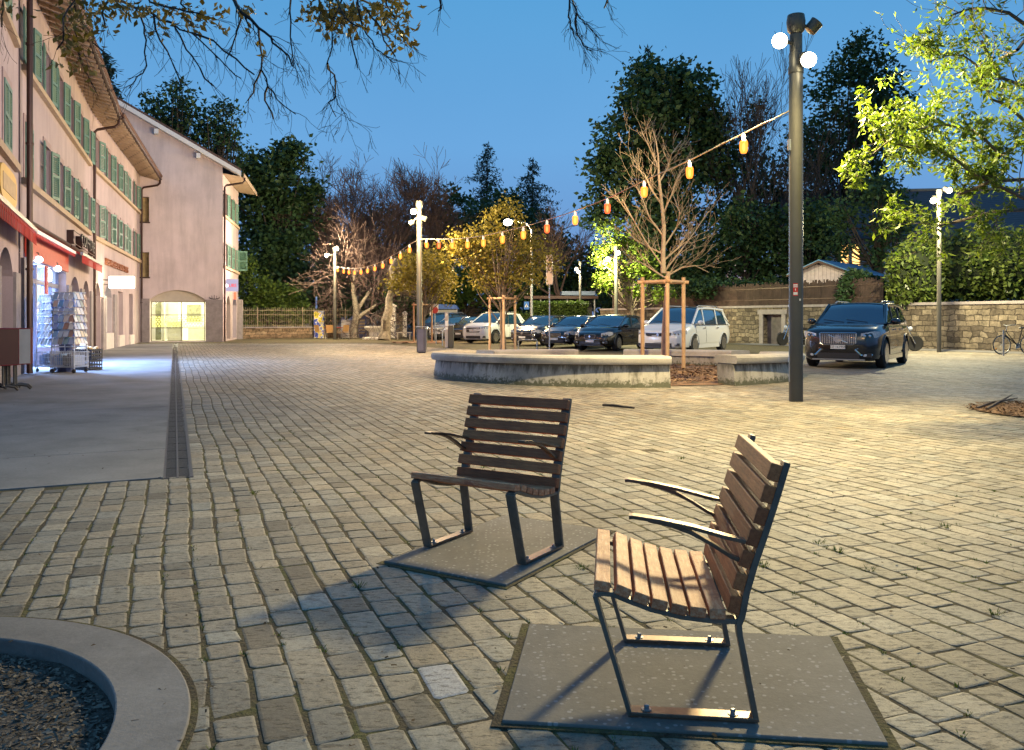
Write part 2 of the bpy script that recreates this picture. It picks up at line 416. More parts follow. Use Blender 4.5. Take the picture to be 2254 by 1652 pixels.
def pavers():
    rr = np.random.default_rng(5); V8 = []; tones = []; polys = []
    verts = []; faces = []; ft = []
    b = -30.0; row = 0
    pts = []
    while b < 34:
        w = .14
        a = -4 + rr.random() * .2
        while a < 50:
            ln = rr.uniform(.125, .245) if rr.random() < .9 else rr.uniform(.25, .31)
            ca, cb = a + ln / 2, b + w / 2
            X = TD.x * ca + PD.x * cb; Y = TD.y * ca + PD.y * cb
            a += ln
            if Y < 1.1 or Y > 44.6 or abs(X) > .64 * Y + 1.9: continue
            q = Vector((X, Y))
            if (q - PIT[0]).length < PIT[2] - .12 or (q - PIT2[0]).length < PIT2[1] - .1: continue
            if (q - RING[0]).length < RING[1] - .5: continue
            if X < 1 and inpoly(q, SLAB): continue
            if Y < 6 and (inpoly(q, PADR) or inpoly(q, PADL)) and min(abs((q - Vector(c)).length) for c in PADR + PADL) > .25:
                pass
            if Y > 25 and inpoly(q, ROAD): continue
            if Y > 34 and X > 12 and (X - 12.6) * 12.6 + (Y - 45.6) * 7.5 > 0: continue
            pts.append((ca, cb, ln, w, Y, X))
        b += w; row += 1
    for (ca, cb, ln, w, Y, X) in pts:
        near = Y < 11
        ga, gb = (.0034, .0072)
        ha, hb = ln / 2 - ga * rr.uniform(.7, 1.4), w / 2 - gb * rr.uniform(.7, 1.35)
        if Y > 14: ha, hb = ln / 2 - .005, w / 2 - .008
        cs = [(-ha, -hb), (ha, -hb), (ha, hb), (-ha, hb)]
        if near: cs = [(x + rr.uniform(-.0085, .0085), y + rr.uniform(-.0075, .0075)) for x, y in cs]
        z = rr.normal(0, .0009); tx, ty = rr.normal(0, .006), rr.normal(0, .006)
        k = .02
        if near:
            o8 = []
            for i in range(4):
                p0, p1, p2 = cs[i - 1], cs[i], cs[(i + 1) % 4]
                c1, c2 = rr.uniform(.08, .17), rr.uniform(.08, .17)
                d1 = (p0[0] - p1[0], p0[1] - p1[1]); d2 = (p2[0] - p1[0], p2[1] - p1[1])
                l1 = math.hypot(*d1); l2 = math.hypot(*d2); cc = rr.uniform(.005, .016)
                o8.append((p1[0] + d1[0] / l1 * cc, p1[1] + d1[1] / l1 * cc)); o8.append((p1[0] + d2[0] / l2 * cc, p1[1] + d2[1] / l2 * cc))
            ring = o8
        else: ring = cs
        n = len(ring); o = len(verts)
        def put(px, py, pz):
            aa, bb = ca + px, cb + py; bb += .012 * math.sin(aa * .9 + bb * 1.7) + .008 * math.sin(aa * 2.3 + bb * .6)
            verts.append((TD.x * aa + PD.x * bb, TD.y * aa + PD.y * bb, pz + z + px * tx + py * ty))
        ins = .009
        for (x, y) in ring: put(x, y, -.05)
        for (x, y) in ring: put(x, y, -.0022)
        if near:
            for (x, y) in ring: put(x * (1 - ins * .45 / ha), y * (1 - ins * .45 / hb), -.001)
        for (x, y) in ring: put(x * (1 - ins * 1.1 / ha), y * (1 - ins * 1.1 / hb), 0)
        lv = 4 if near else 3
        nf = 0
        for l in range(lv - 1):
            for i in range(n):
                j = (i + 1) % n; faces.append((o + l * n + i, o + l * n + j, o + (l + 1) * n + j, o + (l + 1) * n + i)); nf += 1
        faces.append(tuple(o + (lv - 1) * n + i for i in range(n))); nf += 1
        t = rr.normal(1, .15) * (1 + .12 * math.sin(X * 1.3 + Y * .7)); h = rr.normal(0, .035)
        base = np.array((.262, .228, .17)) * max(.6, t) * np.array((1 + h, 1, 1 - h * 1.2))
        if rr.random() < .07: base *= .68
        if math.hypot(X + .217, Y - 2.93) < .085: base = np.array((.42, .41, .4))
        ft.extend([tuple(base) + (1,)] * nf)
    me = bpy.data.meshes.new('paving'); me.from_pydata(verts, [], faces); me.update()
    at = me.attributes.new('tone', 'FLOAT_COLOR', 'FACE'); at.data.foreach_set('color', np.array(ft, dtype=np.float32).reshape(-1))
    o = link('paving', me, m_paver); tag(o, None, None, None, 'structure')
pavers()

# concrete pavement in bays, with open joints between them
def bays():
    t = Vector((-.4016, 1)).normalized(); p = Vector((t.y, -t.x))
    d0 = Vector((DR0.x - .115, DR0.y))
    w = Vector((-.903, -.428))
    mb = MB(); s = 0; cuts = [0, 1.62, 5.9, 10.4, 15, 20, 25.5, 31, 36.5, 40.9]
    for s0, s1 in zip(cuts, cuts[1:]):
        A = d0 + t * (s0 + .006); B = d0 + t * (s1 - .006)
        mb.extr([(A.x, A.y, -.05), (A.x + w.x * 13, A.y + w.y * 13, -.05), (B.x + w.x * 13, B.y + w.y * 13, -.05), (B.x, B.y, -.05)], (0, 0, .056))
    tag(mb.build('pavement', m_conc), None, None, None, 'structure')
    # slot drain: frame, centre bar, slanted bars
    th = thing('drain_channel', 'long cast iron slot drain with slanted bars between concrete and cobbles', 'drain', (DR0.x, DR0.y, 0))
    F = lambda a, b, z: Vector((DR0.x, DR0.y, 0)) + Vector((t.x, t.y, 0)) * a + Vector((p.x, p.y, 0)) * b + Vector((0, 0, z))
    Ld = 40.6
    tr = MB(); tr.fbox(F, 0, Ld, -.105, .105, -.03, -.022); tr.build('trench', M('drain_shadow', (.012, .011, .01), .9, var=.2), th)
    fr = MB()
    for b0, b1 in ((-.118, -.088), (.088, .118), (-.008, .008)):
        fr.fbox(F, 0, Ld, b0, b1, -.03, .004)
    k = 0
    while k * .5 < Ld:
        for b0 in (-.088, .008): fr.fbox(F, k * .5, k * .5 + .01, b0, b0 + .08, -.02, .003)
        k += 1
    fr.build('frame', M('drain_iron', (.10, .09, .082), .5, .6, var=.3, scale=30), th)
    mb = MB(); a = .02
    while a < Ld - .06:
        for b0, b1 in ((-.088, -.008), (.008, .088)):
            q = [F(a, b0, -.018), F(a + .045, b1, -.018), F(a + .045 + .02, b1, -.018), F(a + .02, b0, -.018)]
            mb.extr(q, (0, 0, .018))
        a += .036 if a < 14 else .05
    tag(mb.build('grating', M('grating_iron', (.085, .078, .07), .5, .6, var=.3, scale=30), th))
bays()
flat('road', [(p[0], p[1]) for p in ROAD], -.004, m_asph)
gk = [(12.9, 44.9), (20.2, 32.6), (28, 20), (25.5, 19), (18.4, 31.6), (11.2, 43.7)]
flat('gutter_strip', gk, .012, m_conc)

EDGE = []
def pad(pts, label):
    c = sum((Vector(p) for p in pts), Vector((0, 0))) / 4
    mb = MB(); mb.extr([(p[0], p[1], -.06) for p in pts], (0, 0, .073))
    EDGE.append([c + (Vector(p) - c) * 1.0 + (Vector(p) - c).normalized() * .04 for p in pts])
    o = mb.build('concrete_pad', m_pad, bevel=.004); tag(o, label, 'concrete slab', 'slabs under the wooden chairs')
pad(PADR, 'square washed concrete slab under the right hand chair in the foreground')
pad(PADL, 'diamond turned washed concrete slab under the chair seen from the front')

mb = MB()
for q in EDGE: mb.extr([(p.x, p.y, -.02) for p in q], (0, 0, .0238))
n_ = 96; mb.add([(PIT[0].x + r * math.cos(2 * PI * i / n_), PIT[0].y + r * math.sin(2 * PI * i / n_), .0035) for r in (1.2, 1.268) for i in range(n_)], [(i, (i + 1) % n_, n_ + (i + 1) % n_, n_ + i) for i in range(n_)])
tag(mb.build('mossy_edging', m_joint), 'earth and moss filling the gap round the slabs and the tree pit kerb', 'moss', None, 'stuff')
def arc_ring(c, r0, r1, z0, z1, a0=0, a1=2 * PI, n=64, mb=None):
    mb = mb or MB(); full = abs(a1 - a0 - 2 * PI) < 1e-6
    vs = []
    m = n if full else n + 1
    for i in range(m):
        a = a0 + (a1 - a0) * i / n
        for r, z in ((r0, z0), (r1, z0), (r1, z1), (r0, z1)): vs.append((c.x + r * math.cos(a), c.y + r * math.sin(a), z))
    fs = []
    for i in range(n):
        j = (i + 1) % m
        for k in range(4): fs.append((4 * i + k, 4 * i + (k + 1) % 4, 4 * j + (k + 1) % 4, 4 * j + k))
    if not full: fs += [(0, 1, 2, 3), tuple(4 * n + k for k in (3, 2, 1, 0))]
    mb.add(vs, fs); return mb
def disc(c, r, z, n=48, j=0):
    mb = MB(); rr = random.Random(3)
    pts = [(c.x, c.y, z)]
    for q in (.35, .7, 1):
        for i in range(n): a = 2 * PI * i / n; pts.append((c.x + r * q * math.cos(a), c.y + r * q * math.sin(a), z + rr.uniform(-j, j)))
    fs = [(0, 1 + i, 1 + (i + 1) % n) for i in range(n)]
    for l in range(2): fs += [(1 + l * n + i, 1 + (l + 1) * n + i, 1 + (l + 1) * n + (i + 1) % n, 1 + l * n + (i + 1) % n) for i in range(n)]
    return mb.add(pts, fs)
def chips(name, c, rin, rmax, z, n, size, mats, seed, kind=None, parent=None, keep=None):
    rr = np.random.default_rng(seed)
    a = rr.random(n) * 2 * PI; r = np.sqrt(rin ** 2 + rr.random(n) * (rmax ** 2 - rin ** 2))
    C = np.stack([c[0] + r * np.cos(a), c[1] + r * np.sin(a), np.full(n, z) + rr.random(n) * size * .4], 1)
    if keep: C = C[[keep(p) for p in C]]; n = len(C)
    th = rr.random(n) * 2 * PI; l = size * rr.uniform(.5, 1.6, n); w = size * rr.uniform(.2, .5, n)
    d = np.stack([np.cos(th), np.sin(th), rr.normal(0, .25, n)], 1) * l[:, None]
    e = np.stack([-np.sin(th), np.cos(th), rr.normal(0, .4, n)], 1) * w[:, None]
    V = np.stack([C - d - e, C + d - e, C + d + e, C - d + e], 1)
    o = quads(name, V, mats, parent)
    if kind: tag(o, kind=kind)
    return o
m_chip = leafmat('bark_chips', (.1, .055, .028), (.36, .22, .12), 0, .9)
m_chipg = leafmat('gravel_chips', (.05, .042, .034), (.24, .2, .155), 0, .8)
# tree pit, bottom left
o = arc_ring(PIT[0], PIT[1], PIT[2], -.14, .012, n=96).build('tree_pit_rim', m_rimc, bevel=.006)
tag(o, 'smooth round concrete kerb of the gravel tree pit in the near left corner', 'kerb')
tag(disc(PIT[0], PIT[1] + .02, -.05, j=.014).build('pit_gravel', m_gravel), kind='stuff', label='dark gravel and bark filling the round tree pit', cat='gravel')
tag(chips('gravel_chips', PIT[0], 0, 1.0, -.04, 14000, .010, m_chipg, 4), 'scattered dark gravel and twigs inside the round concrete kerb', 'gravel', None, 'stuff')
tag(disc(PIT2[0], PIT2[1], .018, j=.008).build('bark_bed', m_mulch), 'patch of brown bark mulch around the bright leafy tree at the right edge', 'mulch', None, 'stuff')
tag(chips('bark_chips', PIT2[0], 0, PIT2[1] + .1, .026, 3600, .018, leafmat('dark_chips', (.05, .028, .014), (.17, .1, .055), 0, .9), 6), 'loose bark chips spread over the mulch at the right edge', 'mulch', None, 'stuff')

# grass tufts in the joints
def tufts():
    rr = np.random.default_rng(12); V = []
    sp = [G(1803, 1195), G(1682, 1245), G(1912, 1255), G(1843, 1213), G(560, 1085), G(618, 970), G(1065, 1030), G(790, 1290), G(1280, 1250), G(1015, 1075), G(2190, 1350), G(2080, 1160), G(1500, 1010)]
    for _ in range(230):
        Y = rr.uniform(2.4, 10); X = rr.uniform(-.6, .62) * Y; q = Vector((X, Y))
        bb = X * PD.x + Y * PD.y; bb = round((bb + 30) / .14) * .14 - 30; aa = X * TD.x + Y * TD.y
        q = TD * aa + PD * bb
        if inpoly(q, SLAB) or inpoly(q, PADR) or inpoly(q, PADL) or (q - PIT[0]).length < 1.3: continue
        sp.append(Vector((q.x, q.y, 0)))
    for i, p in enumerate(sp):
        k = 34 if i < 13 else 9; rad = .03 if i < 13 else .012
        for _ in range(k):
            a = rr.random() * 2 * PI; r = rad * rr.random() ** .5
            c = np.array((p.x + r * math.cos(a), p.y + r * math.sin(a), -.006)); h = rr.uniform(.01, .028 if i < 13 else .016); w = rr.uniform(.002, .004)
            d = np.array((math.cos(a), math.sin(a), 0)); s = np.array((-d[1], d[0], 0)) * w
            V.append([c - s, c + s, c + d * h * .8 + np.array((0, 0, h)) + s * .2, c + d * h * .8 + np.array((0, 0, h)) - s * .2])
    tag(quads('weeds', np.array(V), leafmat('weed_green', (.05, .085, .012), (.14, .19, .03), .3)), 'small green weeds growing in the joints between cobbles', 'weeds', None, 'stuff')
    V = []
    for _ in range(700):
        Y = rr.uniform(2.2, 13); X = rr.uniform(-.6, .62) * Y
        l = rr.uniform(.003, .011); a = rr.random() * 2 * PI
        d = np.array((math.cos(a), math.sin(a), rr.normal(0, .2))) * l; e = np.array((-math.sin(a), math.cos(a), .2)) * l * rr.uniform(.2, .7); c = np.array((X, Y, .012))
        V.append([c - d - e, c + d - e, c + d + e, c - d + e])
    tag(quads('leaf_litter', np.array(V), leafmat('litter', (.02, .014, .008), (.12, .07, .03), 0, .9)), 'tiny dry leaf crumbs and twigs strewn over the cobbles', 'litter', None, 'stuff')
tufts()

# ================================================================== CHAIRS
def make_chair():
    th = thing('slatted_chair', '', 'chair')
    # local frame: x = from front to rear, y = across, z up; foot rectangle centred on the origin
    hx, hy = .196, .302
    prof = [(-.106, .372), (-.085, .381), (-.05, .379), (.0, .360), (.07, .336), (.16, .317), (.25, .309), (.335, .309)]
    back = [(.335, .302), (.345, .33), (.358, .40), (.383, .49), (.413, .58), (.447, .69), (.4795, .802)]
    for s in (-1, 1):
        y = s * hy; nm = []
        P = lambda pts: [Vector((u - hx, y, z)) for u, z in pts]
        fm = MB(); fm.bar(P([(0.004, .004), (-.106, .374)]), (0, .052, 0), .014); fm.build('leg', m_steel, th, bevel=.002)
        rm = MB(); rm.bar(P([(.388, .004), (.366, .12), (.348, .22), (.338, .27), (.335, .305)]), (0, .05, 0), .017); rm.build('leg', m_steel, th, bevel=.002)
        bt = MB(); bt.bar(P([(0, .011), (.392, .011)]), (0, .052, 0), .012); f = bt.build('foot_bar', m_steelb, th, bevel=.002)
        for u in (.055, .32):
            b = MB(); b.lathe([(.016, .017), (.016, .0195), (.008, .02), (.008, .03), (.005, .033), (0, .033)], (u - hx, y, 0), 12); b.build('bolt', m_zinc, f)
        sr = MB(); sr.bar(P(prof), (0, .045, 0), .015); sr.build('seat_rail', m_steel, th, bevel=.002)
        br = MB(); br.bar(P(back), (0, .05, 0), .02); br.build('back_rail', m_steel, th, bevel=.002)
        ya = y
        am = MB()
        am.bar([Vector((u - hx, ya, z)) for u, z in ((.0, .621), (.012, .622), (.1, .611), (.2, .592), (.3, .566), (.40, .545))], (0, .043, 0), .0115)
        am.bar([Vector((u - hx, ya, z)) for u, z in ((.06, .612), (.13, .598), (.19, .577), (.25, .546), (.31, .508), (.37, .483))], (0, .03, 0), .0115)
        am.build('armrest', m_steelb, th, bevel=.0015)
    # seat slats follow the rail, tops as boxes along y
    def at(pr, d):
        acc = 0
        for (a, b) in zip(pr, pr[1:]):
            l = math.hypot(b[0] - a[0], b[1] - a[1])
            if acc + l >= d: k = (d - acc) / l; return a[0] + (b[0] - a[0]) * k, a[1] + (b[1] - a[1]) * k, math.atan2(b[1] - a[1], b[0] - a[0])
            acc += l
        a, b = pr[-2], pr[-1]; e = d - acc; an = math.atan2(b[1] - a[1], b[0] - a[0])
        return b[0] + math.cos(an) * e, b[1] + math.sin(an) * e, an
    for i in range(7):
        u, z, an = at(prof, .022 + i * .061)
        if i == 0: an = -.12; z += .002
        if i == 6: an = 0; z -= .0
        Mx = Matrix.Rotation(-an, 3, 'Y')
        c = Vector((u - hx, 0, z)) + Mx @ Vector((0, 0, .007 + .016))
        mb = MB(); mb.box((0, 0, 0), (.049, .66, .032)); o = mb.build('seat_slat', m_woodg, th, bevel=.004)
        o.location = c; o.rotation_euler = (0, -an, 0)
    for i in range(7):
        u, z, an = at(back, .058 + i * .0705)
        nv = Vector((-math.sin(an), 0, math.cos(an)))        # towards the front
        c = Vector((u - hx, 0, z)) + nv * (.010 + .0185)
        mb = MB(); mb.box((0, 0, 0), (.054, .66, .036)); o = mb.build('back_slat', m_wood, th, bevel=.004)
        o.location = c; o.rotation_euler = (0, -an, 0)
    return th
chA = make_chair()
chB = copy_tree(chA)
place(chB, (.5955, 2.918, .013), math.atan2(-.113, .9936), 'brown slatted chair seen from its side, in the right foreground with weathered seat', 'slatted chairs in the foreground')
place(chA, (-.1, 4.575, .013), math.atan2(.842, .54), 'dark brown slatted chair seen from the front, standing on the diamond turned slab', 'slatted chairs in the foreground')

# ================================================================== PLANTER BENCHES
def arc_bench(a0, a1, label, zt0, seg):
    c = RING[0]
    th = thing('curved_bench', label, 'bench', (c.x, c.y, 0), 0, 'curved concrete benches around the bare young tree')
    def ht(a): return zt0(RING[0].y + 4.0 * math.sin(a))
    def sweep(prof, e0=0, e1=0):
        n = seg; vs = []; k = len(prof(0))
        for i in range(n + 1):
            a = a0 + (a1 - a0) * i / n
            for r, z in prof(ht(a)): vs.append((c.x + r * math.cos(a), c.y + r * math.sin(a), z))
        fs = [(i * k + q, i * k + (q + 1) % k, (i + 1) * k + (q + 1) % k, (i + 1) * k + q) for i in range(n) for q in range(k)]
        fs += [tuple(range(k)), tuple(n * k + q for q in range(k - 1, -1, -1))]
        return MB().add(vs, fs)
    w = sweep(lambda h: [(3.72, -.05), (4.2, -.05), (4.14, h - .17), (3.66, h - .17)]); w.build('base_wall', m_benchw, th, smooth=True)
    s = sweep(lambda h: [(3.6, h - .155), (4.225, h - .155), (4.25, h - .12), (4.25, h - .04), (4.215, h), (3.64, h), (3.6, h - .04)]); s.build('seat_slab', m_bench, th, smooth=True)
    g = sweep(lambda h: [(3.7, h - .172), (4.11, h - .172), (4.11, h - .153), (3.7, h - .153)]); g.build('shadow_joint', m_black, th)
zt = lambda y: .585 - .0195 * (y - 15.5)
A = lambda x, y: math.atan2(y - RING[0].y, x - RING[0].x)
arc_bench(A(-1.75, 19.7) - 2 * PI if A(-1.75, 19.7) > 0 else A(-1.75, 19.7), A(2.94, 15.52), 'long curved concrete bench facing the viewer, stained dark along its foot', zt, 40)
arc_bench(A(4.2, 16.0), A(6.6, 20.3), 'short curved concrete bench with squared end beside the tall lamp post', zt, 20)
arc_bench(A(6.2, 21.7), A(3.2, 23.85), 'low curved bench at the back of the ring, in front of the white minivan', zt, 20)
arc_bench(A(1.75, 23.85), A(-.9, 22.3), 'low curved bench at the back of the ring, in front of the staked leafy tree', zt, 20)
tag(disc(RING[0], 3.9, .03, j=.05).build('mulch_bed', m_mulch), 'brown bark mulch bed inside the ring of curved benches', 'mulch', None, 'stuff')
tag(chips('mulch_chips', RING[0], 0, 3.7, .06, 7000, .035, m_chip, 8), 'loose bark chips lying inside the ring of curved benches', 'mulch', None, 'stuff')
mb = MB(); mb.tube([G(1327, 895) + Vector((0, 0, .02)), G(1350, 897) + Vector((0, 0, .028)), G(1372, 899) + Vector((0, 0, .02)), G(1396, 902) + Vector((0, 0, .024))], [.016, .02, .017, .012], 7)
tag(mb.build('fallen_stick', m_darkbark), 'short dark stick lying on the cobbles in front of the curved bench', 'stick')
mb = MB()
for p in ([(2150, 903), (2180, 893), (2212, 890), (2240, 886)], [(2172, 905), (2195, 893), (2216, 884), (2228, 878)]):
    mb.tube([G(x, y) + Vector((0, 0, .03 + .012 * i)) for i, (x, y) in enumerate(p)], [.02, .018, .014, .007], 6)
tag(mb.build('surface_root', m_bark), 'pale bare root curling over the mulch at the right edge', 'root')
# ================================================================== HOUSES
m_stucco = stucco('pink_stucco', (.44, .36, .36))
m_stucco2 = stucco('pale_stucco', (.66, .565, .55))
m_sill = M('sandstone_trim', (.42, .32, .21), .85, var=.15, scale=6, bmp=.2)
m_frame = M('mauve_stone', (.33, .25, .24), .85, var=.12, scale=5)
m_pier = M('grey_stone', (.27, .24, .235), .85, var=.2, scale=4, bmp=.3)
m_soffit = slat_steps('soffit_boards', (.38, .285, .19), .16, .6, 'Y')
m_shut = M('green_shutter', (.085, .19, .15), .55, var=.12, scale=4)
m_shutd = M('green_shutter_slat', (.075, .18, .14), .55, var=.12, scale=4)
m_pane = M('dim_window', (.09, .06, .045), .12, 0, var=.2, spec=.6)
m_tile = M('clay_tile', (.14, .075, .05), .85, var=.4, scale=9, bmp=.4)
m_roof = slat_steps('tile_roof', (.13, .08, .065), .28, .45, 'X', .85)
m_red = M('red_canvas', (.5, .035, .025), .8, var=.15)
m_redd = M('red_fascia', (.42, .05, .03), .6, var=.15)
m_lit = E('lit_interior', (1.0, .93, .55), 1.5)
m_litb = E('shop_tube_light', (.5, .68, 1), 24)
m_glass = glassmat('window_glass', (.95, .97, .97), .1)
m_cream = M('cream_wall', (.82, .79, .68), .8, var=.06)

def frame_of(p0, t, n):
    p0 = Vector((p0[0], p0[1], 0)); t = Vector((t[0], t[1], 0)).normalized(); n = Vector((n[0], n[1], 0)).normalized()
    F = lambda s, o, z: p0 + t * s + n * o + Vector((0, 0, z))
    F.t = t; F.n = n; F.p = p0
    return F
def wall_open(F, s0, s1, z0, z1, ops, d=.3):
    mb = MB(); ss = sorted({s0, s1, *[o[0] for o in ops], *[o[1] for o in ops]}); zz = sorted({z0, z1, *[o[2] for o in ops], *[o[3] for o in ops]})
    for a, b in zip(ss, ss[1:]):
        for c, e in zip(zz, zz[1:]):
            sm, zm = (a + b) / 2, (c + e) / 2
            if any(o[0] < sm < o[1] and o[2] < zm < o[3] for o in ops): continue
            mb.poly([F(a, 0, c), F(b, 0, c), F(b, 0, e), F(a, 0, e)])
    for o in ops:
        a, b, c, e = o[:4]; rise = o[4] if len(o) > 4 else 0
        if not rise:
            loop = [(a, c), (b, c), (b, e), (a, e)]
        else:
            n = 14; w = (b - a) / 2; Rr = (w * w + rise * rise) / (2 * rise); zc = e - Rr
            al = math.asin(w / Rr)
            arc = [(a + w + Rr * math.sin(al * (1 - 2 * i / n)), zc + Rr * math.cos(al * (1 - 2 * i / n))) for i in range(n + 1)]
            loop = [(a, c), (b, c)] + arc
            for (p, q) in zip(arc, arc[1:]): mb.poly([F(p[0], 0, p[1]), F(q[0], 0, q[1]), F(q[0], 0, e), F(p[0], 0, e)])
        for p, q in zip(loop, loop[1:] + loop[:1]): mb.poly([F(p[0], 0, p[1]), F(q[0], 0, q[1]), F(q[0], -d, q[1]), F(p[0], -d, p[1])])
    return mb
def shutter_mesh(mb, F, s0, w, z0, z1, o, ang, side):
    """hinged at s0, leaf runs to s0+side*w, swung by ang away from the wall; louvres tilted"""
    h = F(s0, o, 0); ax = F.t * (side * math.cos(ang)) + F.n * math.sin(ang); nn = Vector((0, 0, 1)).cross(ax) * (1 if side > 0 else -1)
    P = lambda a, b, z: h + ax * a + nn * b + Vector((0, 0, z))
    fb = lambda a0, a1, b0, b1, c0, c1: mb.fbox(P, a0, a1, b0, b1, c0, c1)
    st = .06
    fb(0, st, -.018, .018, z0, z1); fb(w - st, w, -.018, .018, z0, z1)
    fb(st, w - st, -.018, .018, z0, z0 + .09); fb(st, w - st, -.018, .018, z1 - .09, z1); m = (z0 + z1) / 2; fb(st, w - st, -.018, .018, m - .04, m + .04)
    z = z0 + .1
    while z < z1 - .13:
        if abs(z + .02 - m) > .06:
            mb.extr([P(st, -.016, z + .03), P(st, .014, z), P(st, .017, z + .006), P(st, -.013, z + .036)], ax * (w - 2 * st))
        z += .058
def window(F, sc_, z0, z1, w, parent, closed=False, angs=(.18, .35), sh=True, lit=None):
    a, b = sc_ - w / 2, sc_ + w / 2
    fr = MB()
    fr.fbox(F, a - .13, a, -.02, .025, z0, z1 + .16); fr.fbox(F, b, b + .13, -.02, .025, z0, z1 + .16); fr.fbox(F, a, b, -.02, .025, z1, z1 + .16)
    wn = fr.build('window', m_frame, parent)
    f2 = MB()
    for x in (a, sc_ - .03, b - .06): f2.fbox(F, x, x + .06, -.24, -.19, z0, z1)
    for z in (z0, (z0 * .45 + z1 * .55), z1 - .06): f2.fbox(F, a + .06, b - .06, -.235, -.195, z, z + .05)
    f2.build('sash', m_cream if lit else m_frame, wn)
    p = MB(); p.poly([F(a, -.215, z0), F(b, -.215, z0), F(b, -.215, z1), F(a, -.215, z1)]); p.build('pane', lit or m_pane, wn)
    if sh:
        for side, ang in ((-1, angs[0]), (1, angs[1])):
            mb = MB()
            if closed: shutter_mesh(mb, F, a if side < 0 else b, w / 2 - .005, z0 + .02, z1 - .02, .03, 0.0, -side)
            else: shutter_mesh(mb, F, a - .02 if side < 0 else b + .02, w / 2, z0 + .02, z1 - .02, .05, ang, side)
            mb.build('shutter', m_shut, parent)
def eaves(F, s0, s1, zw, parent, over=.85, drop=.28, depth=6, tiles=True, pitch=.5):
    mb = MB(); mb.poly([F(s0, -.02, zw), F(s1, -.02, zw), F(s1, over, zw - drop), F(s0, over, zw - drop)])
    mb.fbox(F, s0, s1, over, over + .03, zw - drop - .02, zw - drop + .12); mb.build('soffit', m_soffit, parent)
    mb = MB(); s = s0 + .15
    while s < s1:
        mb.extr([F(s, .02, zw - .01), F(s, over + .1, zw - drop - .03), F(s, over + .1, zw - drop - .12), F(s, .02, zw - .13)], F.t * .09); s += .55
    mb.build('rafter_tail', m_soffit, parent)
    mb = MB()
    A, B = (over + .12, zw - drop + .13), (-depth, zw - drop + .13 + pitch * (depth + over))
    mb.extr([F(s0 - .02, *A), F(s0 - .02, *B), F(s0 - .02, B[0], B[1] - .1), F(s0 - .02, A[0], A[1] - .1)], F.t * (s1 - s0 + .04))
    r = mb.build('roof', m_roof, parent)
    if tiles:
        mb = MB(); s = s0 + .1
        while s < s1:
            mb.cyl(F(s, over + .2, zw - drop + .13), F(s, over - .35, zw - drop + .42), .085, .085, 8); s += .2
        mb.build('tile_edge', m_tile, r)
    g = MB(); g.tube([F(s0, over + .14, zw - drop + .02), F(s1, over + .14, zw - drop + .02)], .065, 8); g.build('gutter', m_brown, parent)
def downpipe(F, s, zw, parent, over=.95, drop=.28, r=.055, bent=True):
    pts = [F(s, over, zw - drop - .03), F(s, over, zw - drop - .22), F(s, over - .12, zw - drop - .34), F(s, .2, zw - drop - .5), F(s, .1, zw - drop - .62), F(s, .1, zw - drop - .9), F(s, .1, .02)] if bent else [F(s, .12, zw), F(s, .12, .02)]
    mb = MB(); mb.tube(pts, r, 10)
    for z in (2.2, 5, 7.4): mb.tube([F(s, .1, z), F(s, .1, z + .04)], r * 1.3, 10)
    mb.build('downpipe', m_brown, parent)

F0 = frame_of((-11.25 + .41 * 8, 19.15 - .912 * 8), (-.41, .912), (.912, .41))
F1 = frame_of((-11.35, 19.4), (-.3757, 1), (1, .3757))
F2 = frame_of((-16.35, 32.7), (-.312, 1), (1, .312))
F3 = frame_of((-16.7, 48.5), (-.939, -.3436), (.3436, -.939))
F4 = frame_of((-16.7, 48.5), (-.2, 1), (1, .2))
ZW = 9.45
def shell(F, s0, s1, depth, zw, mat, parent):
    mb = MB()
    mb.poly([F(s0, -.02, -.1), F(s0, -depth, -.1), F(s0, -depth, zw), F(s0, -.02, zw)])
    mb.poly([F(s1, -.02, -.1), F(s1, -depth, -.1), F(s1, -depth, zw), F(s1, -.02, zw)])
    mb.poly([F(s0, -depth, -.1), F(s1, -depth, -.1), F(s1, -depth, zw), F(s0, -depth, zw)])
    mb.poly([F(s0, -.5, zw - .05), F(s1, -.5, zw - .05), F(s1, -depth, zw - .05), F(s0, -depth, zw - .05)])
    mb.poly([F(s0, -.36, 2.95), F(s1, -.36, 2.95), F(s1, -.36, zw), F(s0, -.36, zw)])
    return mb.build('back_wall', mat, parent)

# ---- house 0 (cut by the left edge)
h0 = thing('pink_house', 'pink house cut by the left edge, with a yellow framed wall sign', 'house', F0.p)
wall_open(F0, 0, 8, -.1, ZW + .3, [(4.9, 7.1, -.05, 2.75, .55), (2, 4, -.05, 2.75, .5), (5.5, 6.6, 4.75, 6.15), (5.5, 6.6, 7.5, 8.7)]).build('wall', m_stucco, h0)
shell(F0, 0, 8, 8, ZW, m_stucco, h0)
window(F0, 6.05, 4.75, 6.15, 1.1, h0, closed=True); window(F0, 6.05, 7.5, 8.7, 1.1, h0, closed=True)
mb = MB(); mb.fbox(F0, 4, 7.4, 0, .12, 4.52, 4.68); mb.fbox(F0, 4, 7.4, 0, .12, 7.28, 7.42); mb.build('sill_course', m_sill, h0)
mb = MB(); mb.fbox(F0, 4.9, 7.1, -1.6, -1.55, -.05, 2.75); mb.build('shop_pane', m_pane, h0)
mb = MB(); mb.fbox(F0, 7.1, 7.95, 0, .06, -.05, 2.3); mb.fbox(F0, 4.1, 4.9, 0, .06, -.05, 2.3); mb.build('stone_pier', m_pier, h0)
eaves(F0, 0, 8, ZW + .1, h0)
sg = thing('wall_sign', 'yellow framed oval ended wall sign above the left red awning', 'sign', F0(5.8, .03, 4.0))
mb = MB(); q = []
